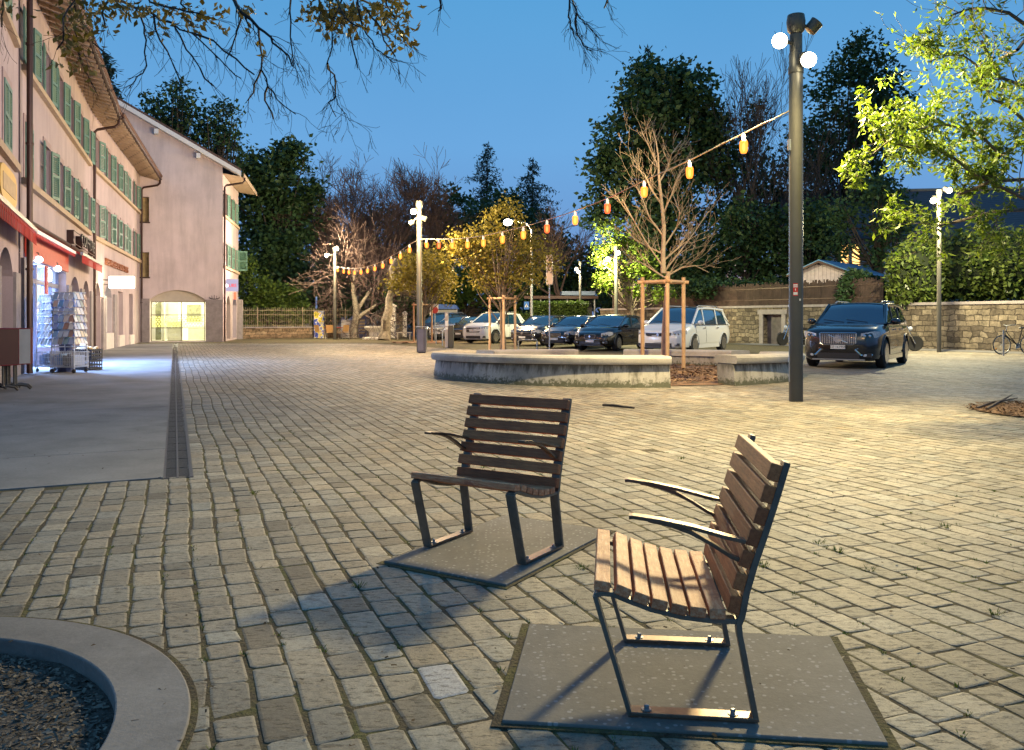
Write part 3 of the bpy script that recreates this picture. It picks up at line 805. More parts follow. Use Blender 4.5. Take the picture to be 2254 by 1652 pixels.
for i in range(24):
    a = 2 * PI * i / 24; q.append(F0(5.9 + 1.25 * math.copysign(abs(math.cos(a)) ** .45, math.cos(a)), .02, 4.0 + .36 * math.copysign(abs(math.sin(a)) ** .6, math.sin(a))))
mb.extr(q, F0.n * .05); mb.build('board', M('yellow_board', (.6, .38, .07), .5, var=.1), sg)
mb = MB(); mb.fbox(F0, 4.95, 6.85, .072, .08, 3.83, 4.17); mb.build('inset', M('tan_board', (.4, .28, .14), .6, var=.2), sg)
# ---- house 1
h1 = thing('pink_house', 'pink house over the lit newspaper shop, with six pairs of green shutters per floor', 'house', F1.p)
YW = [20.1, 22.75, 25.0, 27.1, 29.5, 31.7]
SW = [(y - 19.4) * math.hypot(1, .3757) for y in YW]
SW = [.95, 3.65, 6.0, 8.25, 10.75, 13.05]
L1 = 14.2
ops = [(.35, 7.3, .0, 2.72)] + [(8.1, 10.6, -.05, 2.7, .6), (11.4, 13.4, -.05, 2.7, .6)]
W1 = 1.0
for s in SW: ops += [(s - W1 / 2, s + W1 / 2, 4.6, 5.95), (s - W1 / 2, s + W1 / 2, 7.24, 8.5)]
wall_open(F1, 0, L1, -.1, ZW, ops).build('wall', m_stucco, h1)
shell(F1, 0, L1, 8, ZW, m_stucco, h1)
for i, s in enumerate(SW):
    window(F1, s, 4.6, 5.95, W1, h1, closed=(i == 0), angs=(.1, .12 + .2 * R.random()))
    window(F1, s, 7.24, 8.5, W1, h1, angs=(.08, .12 + .25 * R.random()))
mb = MB(); mb.fbox(F1, .12, L1 - 1.2, 0, .13, 4.42, 4.57); mb.fbox(F1, .12, L1 - 1.0, 0, .13, 7.06, 7.2); mb.build('sill_course', m_sill, h1)
eaves(F1, -.1, L1 + .06, ZW, h1)
mb = MB(); mb.tube([F1(-.05, .2, ZW + .2), F1(-.05, .2, .02)], .068, 10)
for z in (2.4, 5.3, 7.6): mb.tube([F1(-.05, .2, z), F1(-.05, .2, z + .05)], .09, 10)
mb.build('downpipe', m_brown, h1)
downpipe(F1, L1 - .02, ZW, h1)
mb = MB(); mb.fbox(F1, 7.35, 8.08, 0, .07, -.05, 2.35); mb.fbox(F1, 10.62, 11.38, 0, .07, -.05, 2.35); mb.fbox(F1, 13.42, 14.1, 0, .07, -.05, 2.35); mb.fbox(F1, .06, .33, 0, .07, -.05, 2.7); mb.build('stone_pier', m_pier, h1)
mb = MB()
for a, b in ((8.1, 10.6), (11.4, 13.4)):
    mb.fbox(F1, a, b, -.29, -.25, .0, 2.7)
mb.build('shop_pane', m_pane, h1)
mb = MB(); mb.fbox(F1, .35, 7.3, .03, .07, 2.74, 3.36); mb.build('red_fascia', m_redd, h1)
# shop room and front
rm = MB()
rm.poly([F1(.3, -.3, .012), F1(7.35, -.3, .012), F1(7.35, -3.6, .012), F1(.3, -3.6, .012)])
rm.poly([F1(.3, -3.6, 0), F1(7.35, -3.6, 0), F1(7.35, -3.6, 2.75), F1(.3, -3.6, 2.75)])
rm.poly([F1(.3, -.3, 0), F1(.3, -3.6, 0), F1(.3, -3.6, 2.75), F1(.3, -.3, 2.75)]); rm.poly([F1(7.35, -.3, 0), F1(7.35, -3.6, 0), F1(7.35, -3.6, 2.75), F1(7.35, -.3, 2.75)])
rm.poly([F1(.3, -.3, 2.74), F1(7.35, -.3, 2.74), F1(7.35, -3.6, 2.74), F1(.3, -3.6, 2.74)])
rm.build('shop_room', M('white_room', (.8, .82, .86), .8, var=.04), h1)
mb = MB()
for s in (1.2, 2.6, 4.0, 5.4, 6.8): mb.fbox(F1, s - .4, s + .4, -1.6, -1.2, 2.6, 2.7); mb.fbox(F1, s - .4, s + .4, -2.9, -2.6, 2.6, 2.7)
mb.build('tube_light', m_litb, h1)
sh = MB()
for s0, s1 in ((.7, 2.6), (3.0, 4.6), (5.2, 7.0)):
    for z in (.35, .8, 1.25, 1.7, 2.1): sh.fbox(F1, s0, s1, -3.4, -3.0, z, z + .03)
    sh.fbox(F1, s0, s0 + .04, -3.4, -3.0, 0, 2.2); sh.fbox(F1, s1 - .04, s1, -3.4, -3.0, 0, 2.2)
    s = s0 + .06
    while s < s1 - .2:
        for z in (.38, .83, 1.28, 1.73): w = R.uniform(.1, .22); sh.fbox(F1, s, s + w, -3.35, -3.1, z, z + R.uniform(.15, .36))
        s += .24
sh.build('shelving', M('shop_goods', (.35, .32, .42), .6, var=.7, scale=5), h1)
fr = MB()
for s in (.35, 1.9, 2.05, 3.3, 3.42, 4.55, 5.9, 7.2): fr.fbox(F1, s, s + .1, -.28, -.2, 0, 2.72)
fr.fbox(F1, .35, 7.3, -.29, -.19, 2.22, 2.34); fr.fbox(F1, .35, 1.9, -.29, -.19, 0, .5); fr.fbox(F1, 3.42, 7.3, -.29, -.19, 0, .5)
fr.build('shop_frame', M('blue_grey_frame', (.12, .13, .2), .5, var=.1), h1)
mb = MB(); mb.poly([F1(.4, -.24, .02), F1(7.25, -.24, .02), F1(7.25, -.24, 2.7), F1(.4, -.24, 2.7)]); mb.build('shop_glass', m_glass, h1)

def awning(F, s0, s1, o, z, label, val=.28, bar=True, wave=False):
    a = thing('awning', label, 'awning', F(s0, o, z), 0, 'red awnings along the pink house')
    mb = MB(); mb.extr([F(s0, .03, z + .24), F(s0, o, z + .03), F(s0, o, z + .012), F(s0, .03, z + .2)], F.t * (s1 - s0)); mb.build('canopy', m_red, a)
    v = MB(); n = int((s1 - s0) / .11)
    for i in range(n):
        x0 = s0 + (s1 - s0) * i / n; x1 = s0 + (s1 - s0) * (i + 1) / n; dd = .03 if i % 2 else 0
        v.extr([F(x0, o + .02 + dd * .4, z), F(x1, o + .02, z), F(x1, o + .02, z - val + .03), F((x0 + x1) / 2, o + .03, z - val), F(x0, o + .02 + dd * .4, z - val + .03)], F.n * .006)
    v.build('valance', m_red, a)
    b = MB(); b.fbox(F, s0, s1, o - .03, o + .05, z, z + .09); b.build('front_bar', m_white if bar else m_zinc, a)
    c = MB(); c.tube([F(s0, .1, z + .28), F(s1, .1, z + .28)], .06, 8); c.build('roller', m_brown, a)
    return a
awning(F0, 1.5, 7.95, .34, 3.25, 'scalloped red awning at the left edge, under the yellow wall sign', .3, False)
awning(F1, .1, 7.2, .24, 3.3, 'rolled in red awning with white front bar over the lit newspaper shop', .1)
awning(F1, 7.35, 13.3, .42, 3.3, 'short red awning with fringed valance under the black hairdresser lettering', .26, False)
for i, (px, py, o, d, lb) in enumerate(((85, 572, .5, 21, 'shop lamp glowing under the red awning, nearest to the left edge'), (127, 592, .5, 24, 'shop lamp glowing under the red awning, above the tall postcard stand'))):
    p = W(px, py, d); t = thing('wall_lamp', lb, 'lamp', p, 0, 'lamps over the newspaper shop')
    mb = MB(); mb.ball(p, (.1, .1, .085), 14, 8); mb.build('bulb', E('cool_bulb%d' % i, (.93, .96, 1), 9), t)
    q = p - F1.n * .25
    mb = MB(); mb.tube([p + Vector((0, 0, .07)), p + Vector((0, 0, .16)), q + Vector((0, 0, .2)), q - F1.n * .2 + Vector((0, 0, .2))], .018, 6); mb.build('arm', m_black, t)
    q = p - F1.n * .16 - F1.t * .3 + Vector((0, 0, -.22)); t = thing('tube_lamp', ('upright glowing tube lamp beside the shop window, left one' if i == 0 else 'upright glowing tube lamp beside the shop window, right one'), 'lamp', q, 0, 'lamps over the newspaper shop')
    mb = MB(); mb.lathe([(.0, -.17), (.05, -.15), (.06, 0), (.05, .15), (0, .17)], q, 12); mb.build('tube', E('white_tube%d' % i, (.9, .95, 1), 6), t)
    mb = MB(); mb.box(q + Vector((0, 0, .2)), (.06, .06, .06)); mb.build('holder', m_black, t)
cs = thing('shop_sign', 'black COIFFURE lettering fixed on a rail to the pink wall', 'sign', F1(8, .2, 3.8))
text('lettering', 'COIFFURE', .56, m_black, cs, F1(10.2, .3, 3.86), F1.t, (0, 0, 1), .025, squeeze=1.5)
mb = MB()
for z in (3.66, 4.06): mb.fbox(F1, 7.3, 13.0, .2, .225, z - .012, z + .012)
for s in (7.4, 9.5, 12.9): mb.fbox(F1, s, s + .03, 0, .2, 3.64, 4.08)
mb.build('rail', m_brown, cs)
# ---- house 2
h2 = thing('pink_house', 'pink house between the two brown downpipes, with brown lettering and a white box sign', 'house', F2.p)
L2 = 15.0
S2 = [1.0, 4.0, 6.25, 8.1, 10.6, 12.9]
ops = [(.5, 2.0, .0, 2.75, .5), (3.0, 5.0, .7, 2.75, .5), (6.9, 8.4, .55, 2.6), (10.6, 12.0, .5, 2.6)]
for s in S2: ops += [(s - W1 / 2, s + W1 / 2, 4.6, 5.95), (s - W1 / 2, s + W1 / 2, 7.3, 8.55)]
wall_open(F2, 0, L2, -.1, ZW, ops).build('wall', m_stucco, h2)
shell(F2, 0, L2, 8, ZW, m_stucco, h2)
for i, s in enumerate(S2):
    window(F2, s, 4.6, 5.95, W1, h2, closed=(i == 4), angs=(.1, .12 + .2 * R.random()))
    window(F2, s, 7.3, 8.55, W1, h2, closed=(i == 4), angs=(.1, .12 + .2 * R.random()))
mb = MB(); mb.fbox(F2, .25, L2 - .4, 0, .13, 4.42, 4.57); mb.fbox(F2, .25, L2 - .5, 0, .13, 7.12, 7.26); mb.build('sill_course', m_sill, h2)
eaves(F2, -.05, L2 + .1, ZW, h2, over=.95)
downpipe(F2, L2 - .05, ZW, h2, over=1.05)
mb = MB(); mb.fbox(F2, 2.9, 5.1, 0, .08, -.05, .68); mb.fbox(F2, 6.8, 8.5, 0, .08, -.05, .53); mb.fbox(F2, 10.5, 12.1, 0, .08, -.05, .48); mb.build('plinth', M('white_stone', (.6, .56, .5), .8, var=.1), h2)
mb = MB(); mb.fbox(F2, 2.1, 2.85, 0, .1, -.05, 2.2); mb.fbox(F2, 5.2, 5.9, 0, .1, -.05, 2.4); mb.build('stone_pier', m_pier, h2)
mb = MB(); mb.fbox(F2, .5, 2.0, -.3, -.26, 0, 2.75); mb.fbox(F2, 6.9, 8.4, -.3, -.26, .55, 2.6); mb.fbox(F2, 10.6, 12, -.3, -.26, .5, 2.6); mb.build('shop_pane', m_pane, h2)
mb = MB(); mb.fbox(F2, 3.0, 5.0, -.3, -.26, .7, 2.75); mb.build('lit_pane', E('cool_window', (.8, 1, .95), 1.1), h2)
mb = MB()
for s0, s1, z0, z1 in ((.5, 2.0, .1, 2.7), (3.0, 5.0, .7, 2.7), (6.9, 8.4, .55, 2.6), (10.6, 12, .5, 2.6)):
    for s in (s0, (s0 + s1) / 2 - .03, s1 - .06): mb.fbox(F2, s, s + .06, -.255, -.2, z0, z1)
    for z in (z0 + .75, z0 + 1.5): mb.fbox(F2, s0, s1, -.25, -.205, z, z + .05)
mb.build('shop_frame', m_cream, h2)
ls = thing('shop_sign', 'rust brown relief letters spelling a shop name above the white box sign', 'sign', F2(3, .05, 3.7))
text('lettering', 'DES ARCHES & SOUS-TOITS', .42, M('rust_letter', (.28, .1, .04), .6, var=.1), ls, F2(6.3, .06, 3.72), F2.t, (0, 0, 1), .03, squeeze=1.32)
bp = W(268, 622, 35.2)
bs = thing('box_sign', 'white glowing box sign projecting from the pink wall', 'sign', bp)
mb = MB(); mb.box(bp, (1.08, .16, .52)); o = mb.build('light_box', E('box_sign_white', (1, .93, .78), 3.2), bs, bevel=.05)
mb = MB(); mb.tube([bp + Vector((-.54, 0, .1)), bp + Vector((-1.0, .05, .1))], .02, 6); mb.tube([bp + Vector((-.54, 0, -.1)), bp + Vector((-1.0, .05, -.1))], .02, 6); mb.build('bracket', m_black, bs)
# ---- gable house
h3 = thing('gable_house', 'pale gabled house with the big lit arched shop window at the end of the row', 'house', F3.p)
zr = lambda s: 10.1 + .55 * s if s < 7 else 10.1 + .55 * (14 - s)
ops = [(.93, 3.86, .04, 2.95, .55), (3.9, 4.7, 6.74, 8.16), (3.9, 4.7, 3.65, 5.05)]
mb = wall_open(F3, 0, 14, -.1, 10.1, ops, .5)
mb.poly([F3(0, 0, 10.1), F3(14, 0, 10.1), F3(7, 0, zr(7))]); mb.build('wall', m_stucco2, h3)
mb = MB(); mb.fbox(F3, 3.9, 4.7, -.5, -.46, 6.74, 8.16); mb.fbox(F3, 3.9, 4.7, -.5, -.46, 3.65, 5.05); mb.build('niche_panel', M('ochre_panel', (.5, .38, .17), .7, var=.35, scale=3), h3)
mb = MB()
for z in (6.68, 3.59): mb.fbox(F3, 3.85, 4.72, -.02, .06, z, z + .07)
mb.build('niche_sill', m_brown, h3)
mb = MB(); mb.extr([F3(-.02, 0, -.05), F3(.9, 0, -.05), F3(.9, 0, 2.42), F3(.0, 0, 2.42)], F3.n * .1)
mb.extr([F3(3.88, 0, -.05), F3(4.32, 0, -.05), F3(4.32, 0, 2.45), F3(3.88, 0, 2.45)], F3.n * .08); mb.build('stone_pier', m_pier, h3)
# rakes and roof
e = 1.0
rk = MB(); rf = MB()
for q in ((-e, 10.1 - .55 * e, 7, 13.95), (14 + e, 10.1 - .55 * e, 7, 13.95)):
    A, B = F3(q[0], .55, q[1]), F3(q[2], .55, q[3])
    rk.extr([A, B, B + Vector((0, 0, .26)), A + Vector((0, 0, .26))], -F3.n * .07)
    rf.extr([A + Vector((0, 0, .27)), B + Vector((0, 0, .27)), B + Vector((0, 0, .40)), A + Vector((0, 0, .40))], -F3.n * 9)
    rk.extr([A + F3.n * -.1, B + F3.n * -.1, B + F3.n * -.1 + Vector((0, 0, .06)), A + F3.n * -.1 + Vector((0, 0, .06))], -F3.n * .5)
rk.build('verge_board', m_white, h3); rf.build('roof', m_roof, h3)
pu = MB()
for s in (1.2, 3.4, 5.7): pu.extr([F3(s, 0, zr(s) - .32), F3(s + .22, 0, zr(s) - .32), F3(s + .22, 0, zr(s) - .06), F3(s, 0, zr(s) - .06)], F3.n * .5)
pu.build('purlin_end', m_white, h3)
# side wall towards the trees
ops = [(1.6, 3.4, .1, 2.7, .5), (4.4, 6.4, .1, 2.7, .5)] + [(s - .5, s + .5, z, z + 1.35) for s in (1.2, 3.2, 5.2) for z in (4.42, 7.4)]
wall_open(F4, 0, 7.4, -.1, 9.7, ops).build('side_wall', m_stucco, h3)
for s in (1.2, 3.2, 5.2):
    for z in (4.42, 7.4): window(F4, s, z, z + 1.35, 1.0, h3, angs=(.1, .2))
mb = MB(); mb.fbox(F4, .2, 7.2, 0, .12, 4.26, 4.4); mb.fbox(F4, .2, 7.2, 0, .12, 7.24, 7.38); mb.build('sill_course', m_sill, h3)
mb = MB(); shutter_mesh(mb, F4, 7.1, .55, 4.5, 5.8, .05, 1.45, 1); mb.build('shutter', m_shut, h3)
mb = MB(); mb.poly([F4(0, 0, 9.72), F4(7.4, 0, 9.72), F4(7.4, 1.15, 9.55), F4(0, 1.15, 9.55)]); mb.extr([F4(0, 1.15, 9.5), F4(7.4, 1.15, 9.5), F4(7.4, 1.15, 9.75), F4(0, 1.15, 9.75)], F4.n * .05); mb.build('soffit', m_soffit, h3)
mb = MB(); mb.poly([F4(7.4, 0, -.1), F4(7.4, -8, -.1), F4(7.4, -8, 10), F4(7.4, 0, 10)]); mb.build('back_wall', m_stucco, h3)
downpipe(F4, .12, 9.7, h3, over=1.2, drop=.15)
mb = MB(); mb.fbox(F4, 1.6, 3.4, -.3, -.26, .1, 2.7); mb.build('lit_pane', E('warm_window', (1, .85, .5), .5), h3)
mb = MB(); mb.fbox(F4, 4.4, 6.4, -.3, -.26, .1, 2.7); mb.build('shop_pane', E('blue_window', (.6, .75, 1), .5), h3)
mb = MB(); mb.extr([F4(6.5, 0, -.05), F4(7.4, 0, -.05), F4(7.4, 0, 2.6), F4(6.8, 0, 2.6)], F4.n * .3); mb.build('stone_pier', m_pier, h3)
# lit shop room
rm = MB(); D = 4.2
for q in ([(.5, -.5), (4.3, -.5), (4.3, -D), (.5, -D)],):
    rm.poly([F3(a, b, .05) for a, b in q]); rm.poly([F3(a, b, 2.9) for a, b in q])
rm.poly([F3(.5, -D, 0), F3(4.3, -D, 0), F3(4.3, -D, 2.9), F3(.5, -D, 2.9)])
rm.poly([F3(.5, -.5, 0), F3(.5, -D, 0), F3(.5, -D, 2.9), F3(.5, -.5, 2.9)]); rm.poly([F3(4.3, -.5, 0), F3(4.3, -D, 0), F3(4.3, -D, 2.9), F3(4.3, -.5, 2.9)])
rm.build('shop_room', m_cream, h3)
mb = MB(); mb.fbox(F3, .8, 4.1, -3, -1.2, 2.8, 2.86); mb.build('ceiling_light', E('room_light', (1, .94, .7), 11), h3)
mb = MB(); mb.fbox(F3, 2.2, 3.0, -2.2, -1.5, .05, 1.15); mb.fbox(F3, 1.0, 1.9, -3.2, -2.6, .05, .8); mb.fbox(F3, 3.2, 3.3, -3.8, -1.8, .05, 2.4); mb.fbox(F3, 2.5, 3.1, -4.1, -4.0, .2, 2.3); mb.build('counter', M('sage_counter', (.42, .42, .32), .7, var=.1), h3)
mb = MB(); mb.fbox(F3, 3.45, 3.75, -3.9, -3.6, .05, 2.5); mb.fbox(F3, 1.2, 2.0, -4.15, -4.05, 1.2, 2.2); mb.build('picture_panel', M('olive_panel', (.22, .22, .12), .7, var=.4), h3)
fr = MB()
for s in (.95, 2.2, 3.78): fr.fbox(F3, s, s + .05, -.42, -.36, .04, 2.28)
for z in (.04, .78, 1.52, 2.26): fr.fbox(F3, .95, 3.83, -.425, -.365, z, z + .045)
fr.build('shop_frame', M('bronze_frame', (.22, .2, .13), .5, .3, var=.1), h3)
mb = MB(); mb.poly([F3(.95, -.4, .05), F3(3.83, -.4, .05), F3(3.83, -.4, 2.28), F3(.95, -.4, 2.28)]); mb.build('shop_glass', m_glass, h3)
mb = MB()
k = 0
for i in range(17):
    for j in range(5):
        mb.extr([F3(1.02 + i * .165 + (.08 if j % 2 else 0), -.41, .9 + j * .125), F3(1.09 + i * .165 + (.08 if j % 2 else 0), -.41, .84 + j * .125), F3(1.16 + i * .165 + (.08 if j % 2 else 0), -.41, .9 + j * .125), F3(1.09 + i * .165 + (.08 if j % 2 else 0), -.41, .96 + j * .125)], F3.n * .003)
mb.build('glass_pattern', leafmat('frosted_dot', (.8, .8, .7), (.85, .85, .75), .85), h3)
mb = MB(); mb.fbox(F3, .93, 3.86, -.5, -.34, 2.3, 2.95); mb.build('arch_panel', M('arch_plaster', (.5, .46, .38), .8, var=.06), h3)
cw = thing('wall_ornament', 'small black wrought iron crown on the grey stone pier', 'ornament', F3(.45, .15, 2.5))
mb = MB()
for dx, h in ((-.22, .13), (-.1, .2), (.02, .24), (.14, .2), (.26, .13)): mb.tube([F3(.43 + dx * .5, .1, 2.43), F3(.43 + dx, .1, 2.5), F3(.43 + dx * 1.15, .1, 2.45 + h)], .014, 5)
mb.tube([F3(.14, .1, 2.52), F3(.43, .1, 2.45), F3(.72, .1, 2.52)], .016, 5); mb.build('crown', m_black, cw)
up = W(507, 628.5, 50)
us = thing('bank_sign', 'lilac white bank sign with red UBS letters projecting from the side wall', 'sign', up)
mb = MB(); mb.box(up, (.9, .14, .72)); mb.build('light_box', E('bank_box', (.62, .55, .75), .85), us, bevel=.02)
text('lettering', 'UBS', .27, E('bank_red', (1, .05, .03), 1.2), us, up + Vector((.16, -.08, -.02)), (1, 0, 0), (0, 0, 1), .01)
mb = MB(); mb.ball(up + Vector((-.22, -.09, -.02)), (.13, .03, .1), 10, 6); mb.build('emblem', E('bank_white', (.9, .95, 1), 3), us)
mb = MB(); mb.box(up + Vector((.27, 0, -.62)), (.12, .1, .4)); tag(mb.build('glowing_panel', E('red_strip', (1, .12, .06), 2.5)), 'small glowing red and white panel under the bank sign', 'sign')
# ================================================================== CARS
def paint(name, col, metal=.0, rough=.25): return M(name, col, rough, metal, var=0, coat=1)
p_black = paint('black_paint', (.006, .006, .007)); p_navy = paint('dark_blue_paint', (.008, .010, .016)); p_white = paint('white_car_paint', (.68, .68, .66)); p_silver = paint('silver_paint', (.38, .39, .4), .6); p_dark = paint('charcoal_paint', (.015, .015, .017))
m_hot = E('headlight_on', (.85, .95, 1), 14)
CARB = MB
def lerp(a, b, t): return a + (b - a) * t
def interp(tab, x):
    if x <= tab[0][0]: return tab[0][1]
    for (a, b) in zip(tab, tab[1:]):
        if x <= b[0]: return lerp(a[1], b[1], (x - a[0]) / (b[0] - a[0]))
    return tab[-1][1]
def make_car(label, group, P, front, hd, grille, deck=False, rails=False, spokes=5, plate=None, lamp_on=False, clad=None, doors=2, name='parked_car', cat='car'):
    Ln, Wd, H, wb, wr = P['L'], P['W'] / 2, P['H'], P['wb'], P['r']
    belt, hf, cowl = P['belt'], P['hood'], P['cowl']; xc, xr0, xr1, xb = P['xc'], P['xr0'], P['xr1'], P['xb']
    hd = Vector((hd[0], hd[1], 0)).normalized(); c = Vector(front) - hd * (Ln / 2)
    th = thing(name, label, cat, (c.x, c.y, 0), math.atan2(hd.y, hd.x), group)
    h = Ln / 2
    top = [(-h, belt - .25), (-h + .06, belt - .08), (-h + .2, belt - .02), (-h + .5, belt + .01), (xc - .5, belt), (xc, cowl - .02), (lerp(xc, h, .5), lerp(cowl, hf, .38) + .01), (h - .32, hf + .045), (h - .14, hf), (h - .05, hf - .08), (h, hf - .2)]
    wid = [(-h, .8), (-h + .07, .9), (-h + .3, .965), (-h + .8, 1), (h - .95, 1), (h - .5, .97), (h - .25, .92), (h - .1, .84), (h, .7)]
    bot = [(-h, .42), (-h + .15, .3), (-wb / 2, .21), (wb / 2, .2), (h - .2, .2), (h - .04, .25), (h, .32)]
    def sec(x):
        w = Wd * interp(wid, x); zt = interp(top, x); zb = interp(bot, x); hh = zt - zb
        return [(0, zb), (w * .8, zb), (w * .95, zb + .06), (w * .985, zb + hh * .22), (w, zb + hh * .5), (w * .985, zb + hh * .74), (w * .95, zb + hh * .92), (w * .88, zt - .005), (w * .6, zt + .02), (0, zt + .03)]
    xs = sorted(set([-h, -h + .03, -h + .07, -h + .15, -h + .3, -h + .55, -h + .8, -.9, -.4, 0, .4, xc - .5, xc - .2, xc, lerp(xc, h, .25), lerp(xc, h, .5), lerp(xc, h, .72), h - .4, h - .28, h - .18, h - .1, h - .05, h - .02, h]))
    vs = []; n = None
    for x in xs:
        s = sec(x); ring = s + [(-y, z) for y, z in s[-2:0:-1]]; n = len(ring)
        vs += [(x, y, z) for y, z in ring]
    fs = [(i * n + k, i * n + (k + 1) % n, (i + 1) * n + (k + 1) % n, (i + 1) * n + k) for i in range(len(xs) - 1) for k in range(n)]
    fs += [tuple(range(n)), tuple((len(xs) - 1) * n + k for k in range(n - 1, -1, -1))]
    bo = MB().add(vs, fs).build('body', None, None)
    cut = MB()
    for x in (-wb / 2, wb / 2):
        for s in (-1, 1): cut.lathe([(0, -.28), (wr * 1.17, -.28), (wr * 1.17, .28), (0, .28)], (x, s * (Wd - .1), wr * 1.02), 28, 'y')
    co = cut.build('cutter')
    md = bo.modifiers.new('b', 'BOOLEAN'); md.object = co; md.operation = 'DIFFERENCE'; md.solver = 'EXACT'
    me = bpy.data.meshes.new_from_object(bo.evaluated_get(bpy.context.evaluated_depsgraph_get()))
    me.name = 'body'; me.materials.clear()
    bpy.data.objects.remove(bo); bpy.data.objects.remove(co)
    body = link('body', me, P['paint'], th, True, 0, False)
    kw = dict(parent=th, world=False)
    # greenhouse
    wbs = Wd * .9
    def gz(x):
        if x >= xr0: return lerp(cowl + .0, H - .015, (xc - x) / (xc - xr0))
        if x >= xr1: t = (x - xr0) / (xr1 - xr0); return H - .015 + .03 * math.sin(PI * min(1, t * 1.1)) - .03 * t * t
        return lerp(belt + .02, H - .045, (x - xb) / (xr1 - xb))
    def gw(z): return wbs - max(0, z - belt) * .27
    def gsec(x):
        z = gz(x); b0 = min(belt - .03, z - .02); w = gw(z); k = min(1, max(0, (z - belt) / .3))
        return [(wbs, b0), (gw(b0 + (z - b0) * .5) + .006, b0 + (z - b0) * .5), (w + .015, z - .09 * k - .001), (w - .05 * k, z - .02 * k), (w * .5, z + .012 * k), (0, z + .018 * k)]
    gx = [xb, lerp(xb, xr1, .33), lerp(xb, xr1, .66), xr1, lerp(xr1, xr0, .25), lerp(xr1, xr0, .5), lerp(xr1, xr0, .75), xr0, lerp(xr0, xc, .33), lerp(xr0, xc, .66), xc]
    vs = []
    for x in gx:
        s = gsec(x); ring = s + [(-y, z) for y, z in s[-2::-1]]; m = len(ring); vs += [(x, y, z) for y, z in ring]
    fs = [(i * m + k, i * m + k + 1, (i + 1) * m + k + 1, (i + 1) * m + k) for i in range(len(gx) - 1) for k in range(m - 1)] + [tuple(range(m)), tuple((len(gx) - 1) * m + k for k in range(m))]
    MB().add(vs, fs).build('windows', m_carglass, smooth=True, **kw)
    # roof skin with rails of the pillars
    vs = []; rx = [xr1 - .02, lerp(xr1, xr0, .25), lerp(xr1, xr0, .5), lerp(xr1, xr0, .75), xr0 + .02]
    for x in rx:
        s = [(y * 1.004, z + .007) for y, z in gsec(x)[2:]]; ring = s + [(-y, z) for y, z in s[-2::-1]]; m = len(ring); vs += [(x, y, z) for y, z in ring]
    fs = [(i * m + k, i * m + k + 1, (i + 1) * m + k + 1, (i + 1) * m + k) for i in range(len(rx) - 1) for k in range(m - 1)]
    MB().add(vs, fs).build('roof', P['paint'], smooth=True, **kw)
    mb = MB()
    for s in (-1, 1):
        edge = [(x, s * (gw(gz(x) - .05) + .0), gz(x) - .035) for x in (xc + .02, lerp(xr0, xc, .66), lerp(xr0, xc, .33), xr0)]
        mb.tube(edge, [.045, .04, .04, .045], 8)
        edge = [(x, s * (gw(gz(x) - .05) + .002), gz(x) - .045) for x in gx[::-1] if x <= xr0 and x >= xr1]
        mb.tube(edge, .045, 8)
        # rear pillar
        q = P.get('cp', .35)
        pts = [(xb - .04, belt - .05), (xb + q + .1, belt - .05), (xr1 + q * .55, H - .1), (xr1 - .02, H - .07)]
        mb.extr([(x, s * (gw(z) + .012), z) for x, z in pts], (0, -s * .04, 0))
    mb.build('pillar', P['paint'], **kw)
    mb = MB()
    for x in P['bp']:
        for s in (-1, 1): mb.bar([(x, s * (gw(belt) + .01), belt - .03), (x - .1, s * (gw(H - .1) + .012), H - .09)], (.09, 0, 0), .02)
    mb.build('window_post', P.get('post', m_black), **kw)
    mb = MB()
    for s in (-1, 1): mb.bar([(x, s * (Wd * .955 if abs(x) < h - 1 else Wd * .93), belt - .015) for x in (xb + .2, -.6, 0, .6, xc - .1)], (0, 0, .025), .012)
    mb.build('belt_trim', m_chrome if rails else m_black, **kw)
    # doors
    dx = [xc - .15, P['bp'][0], P['bp'][-1] if len(P['bp']) > 1 else -wb / 2 + .35]
    if doors > 1 and len(P['bp']) == 1: dx = [xc - .15, P['bp'][0], max(-wb / 2 + .42, P['bp'][0] - 1.0)]
    for s in (-1, 1):
        for a, b in zip(dx, dx[1:]):
            b += .015; a -= .015; vs = []
            for x in (a, lerp(a, b, .33), lerp(a, b, .66), b):
                q = sec(x); vs += [(x, s * (y + .004), z) for y, z in q[3:7]]
            fs = [(i * 4 + k, i * 4 + k + 1, i * 4 + 5 + k, i * 4 + 4 + k) for i in range(3) for k in range(3)]
            d = MB().add(vs, fs).build('door', P['paint'], smooth=True, **kw)
            hb = MB(); y = sec(b)[5][0]; hb.box((b + .17, s * (y + .02), belt - .13), (.19, .03, .03)); hb.build('door_handle', P['paint'] if not rails else m_chrome, d, world=False)
            sm = MB(); sm.bar([(a + .018, s * (sec(a)[k][0] + .003), sec(a)[k][1]) for k in (3, 4, 5, 6)], (.012, 0, 0), .004); sm.build('door_seam', m_black, d, world=False)
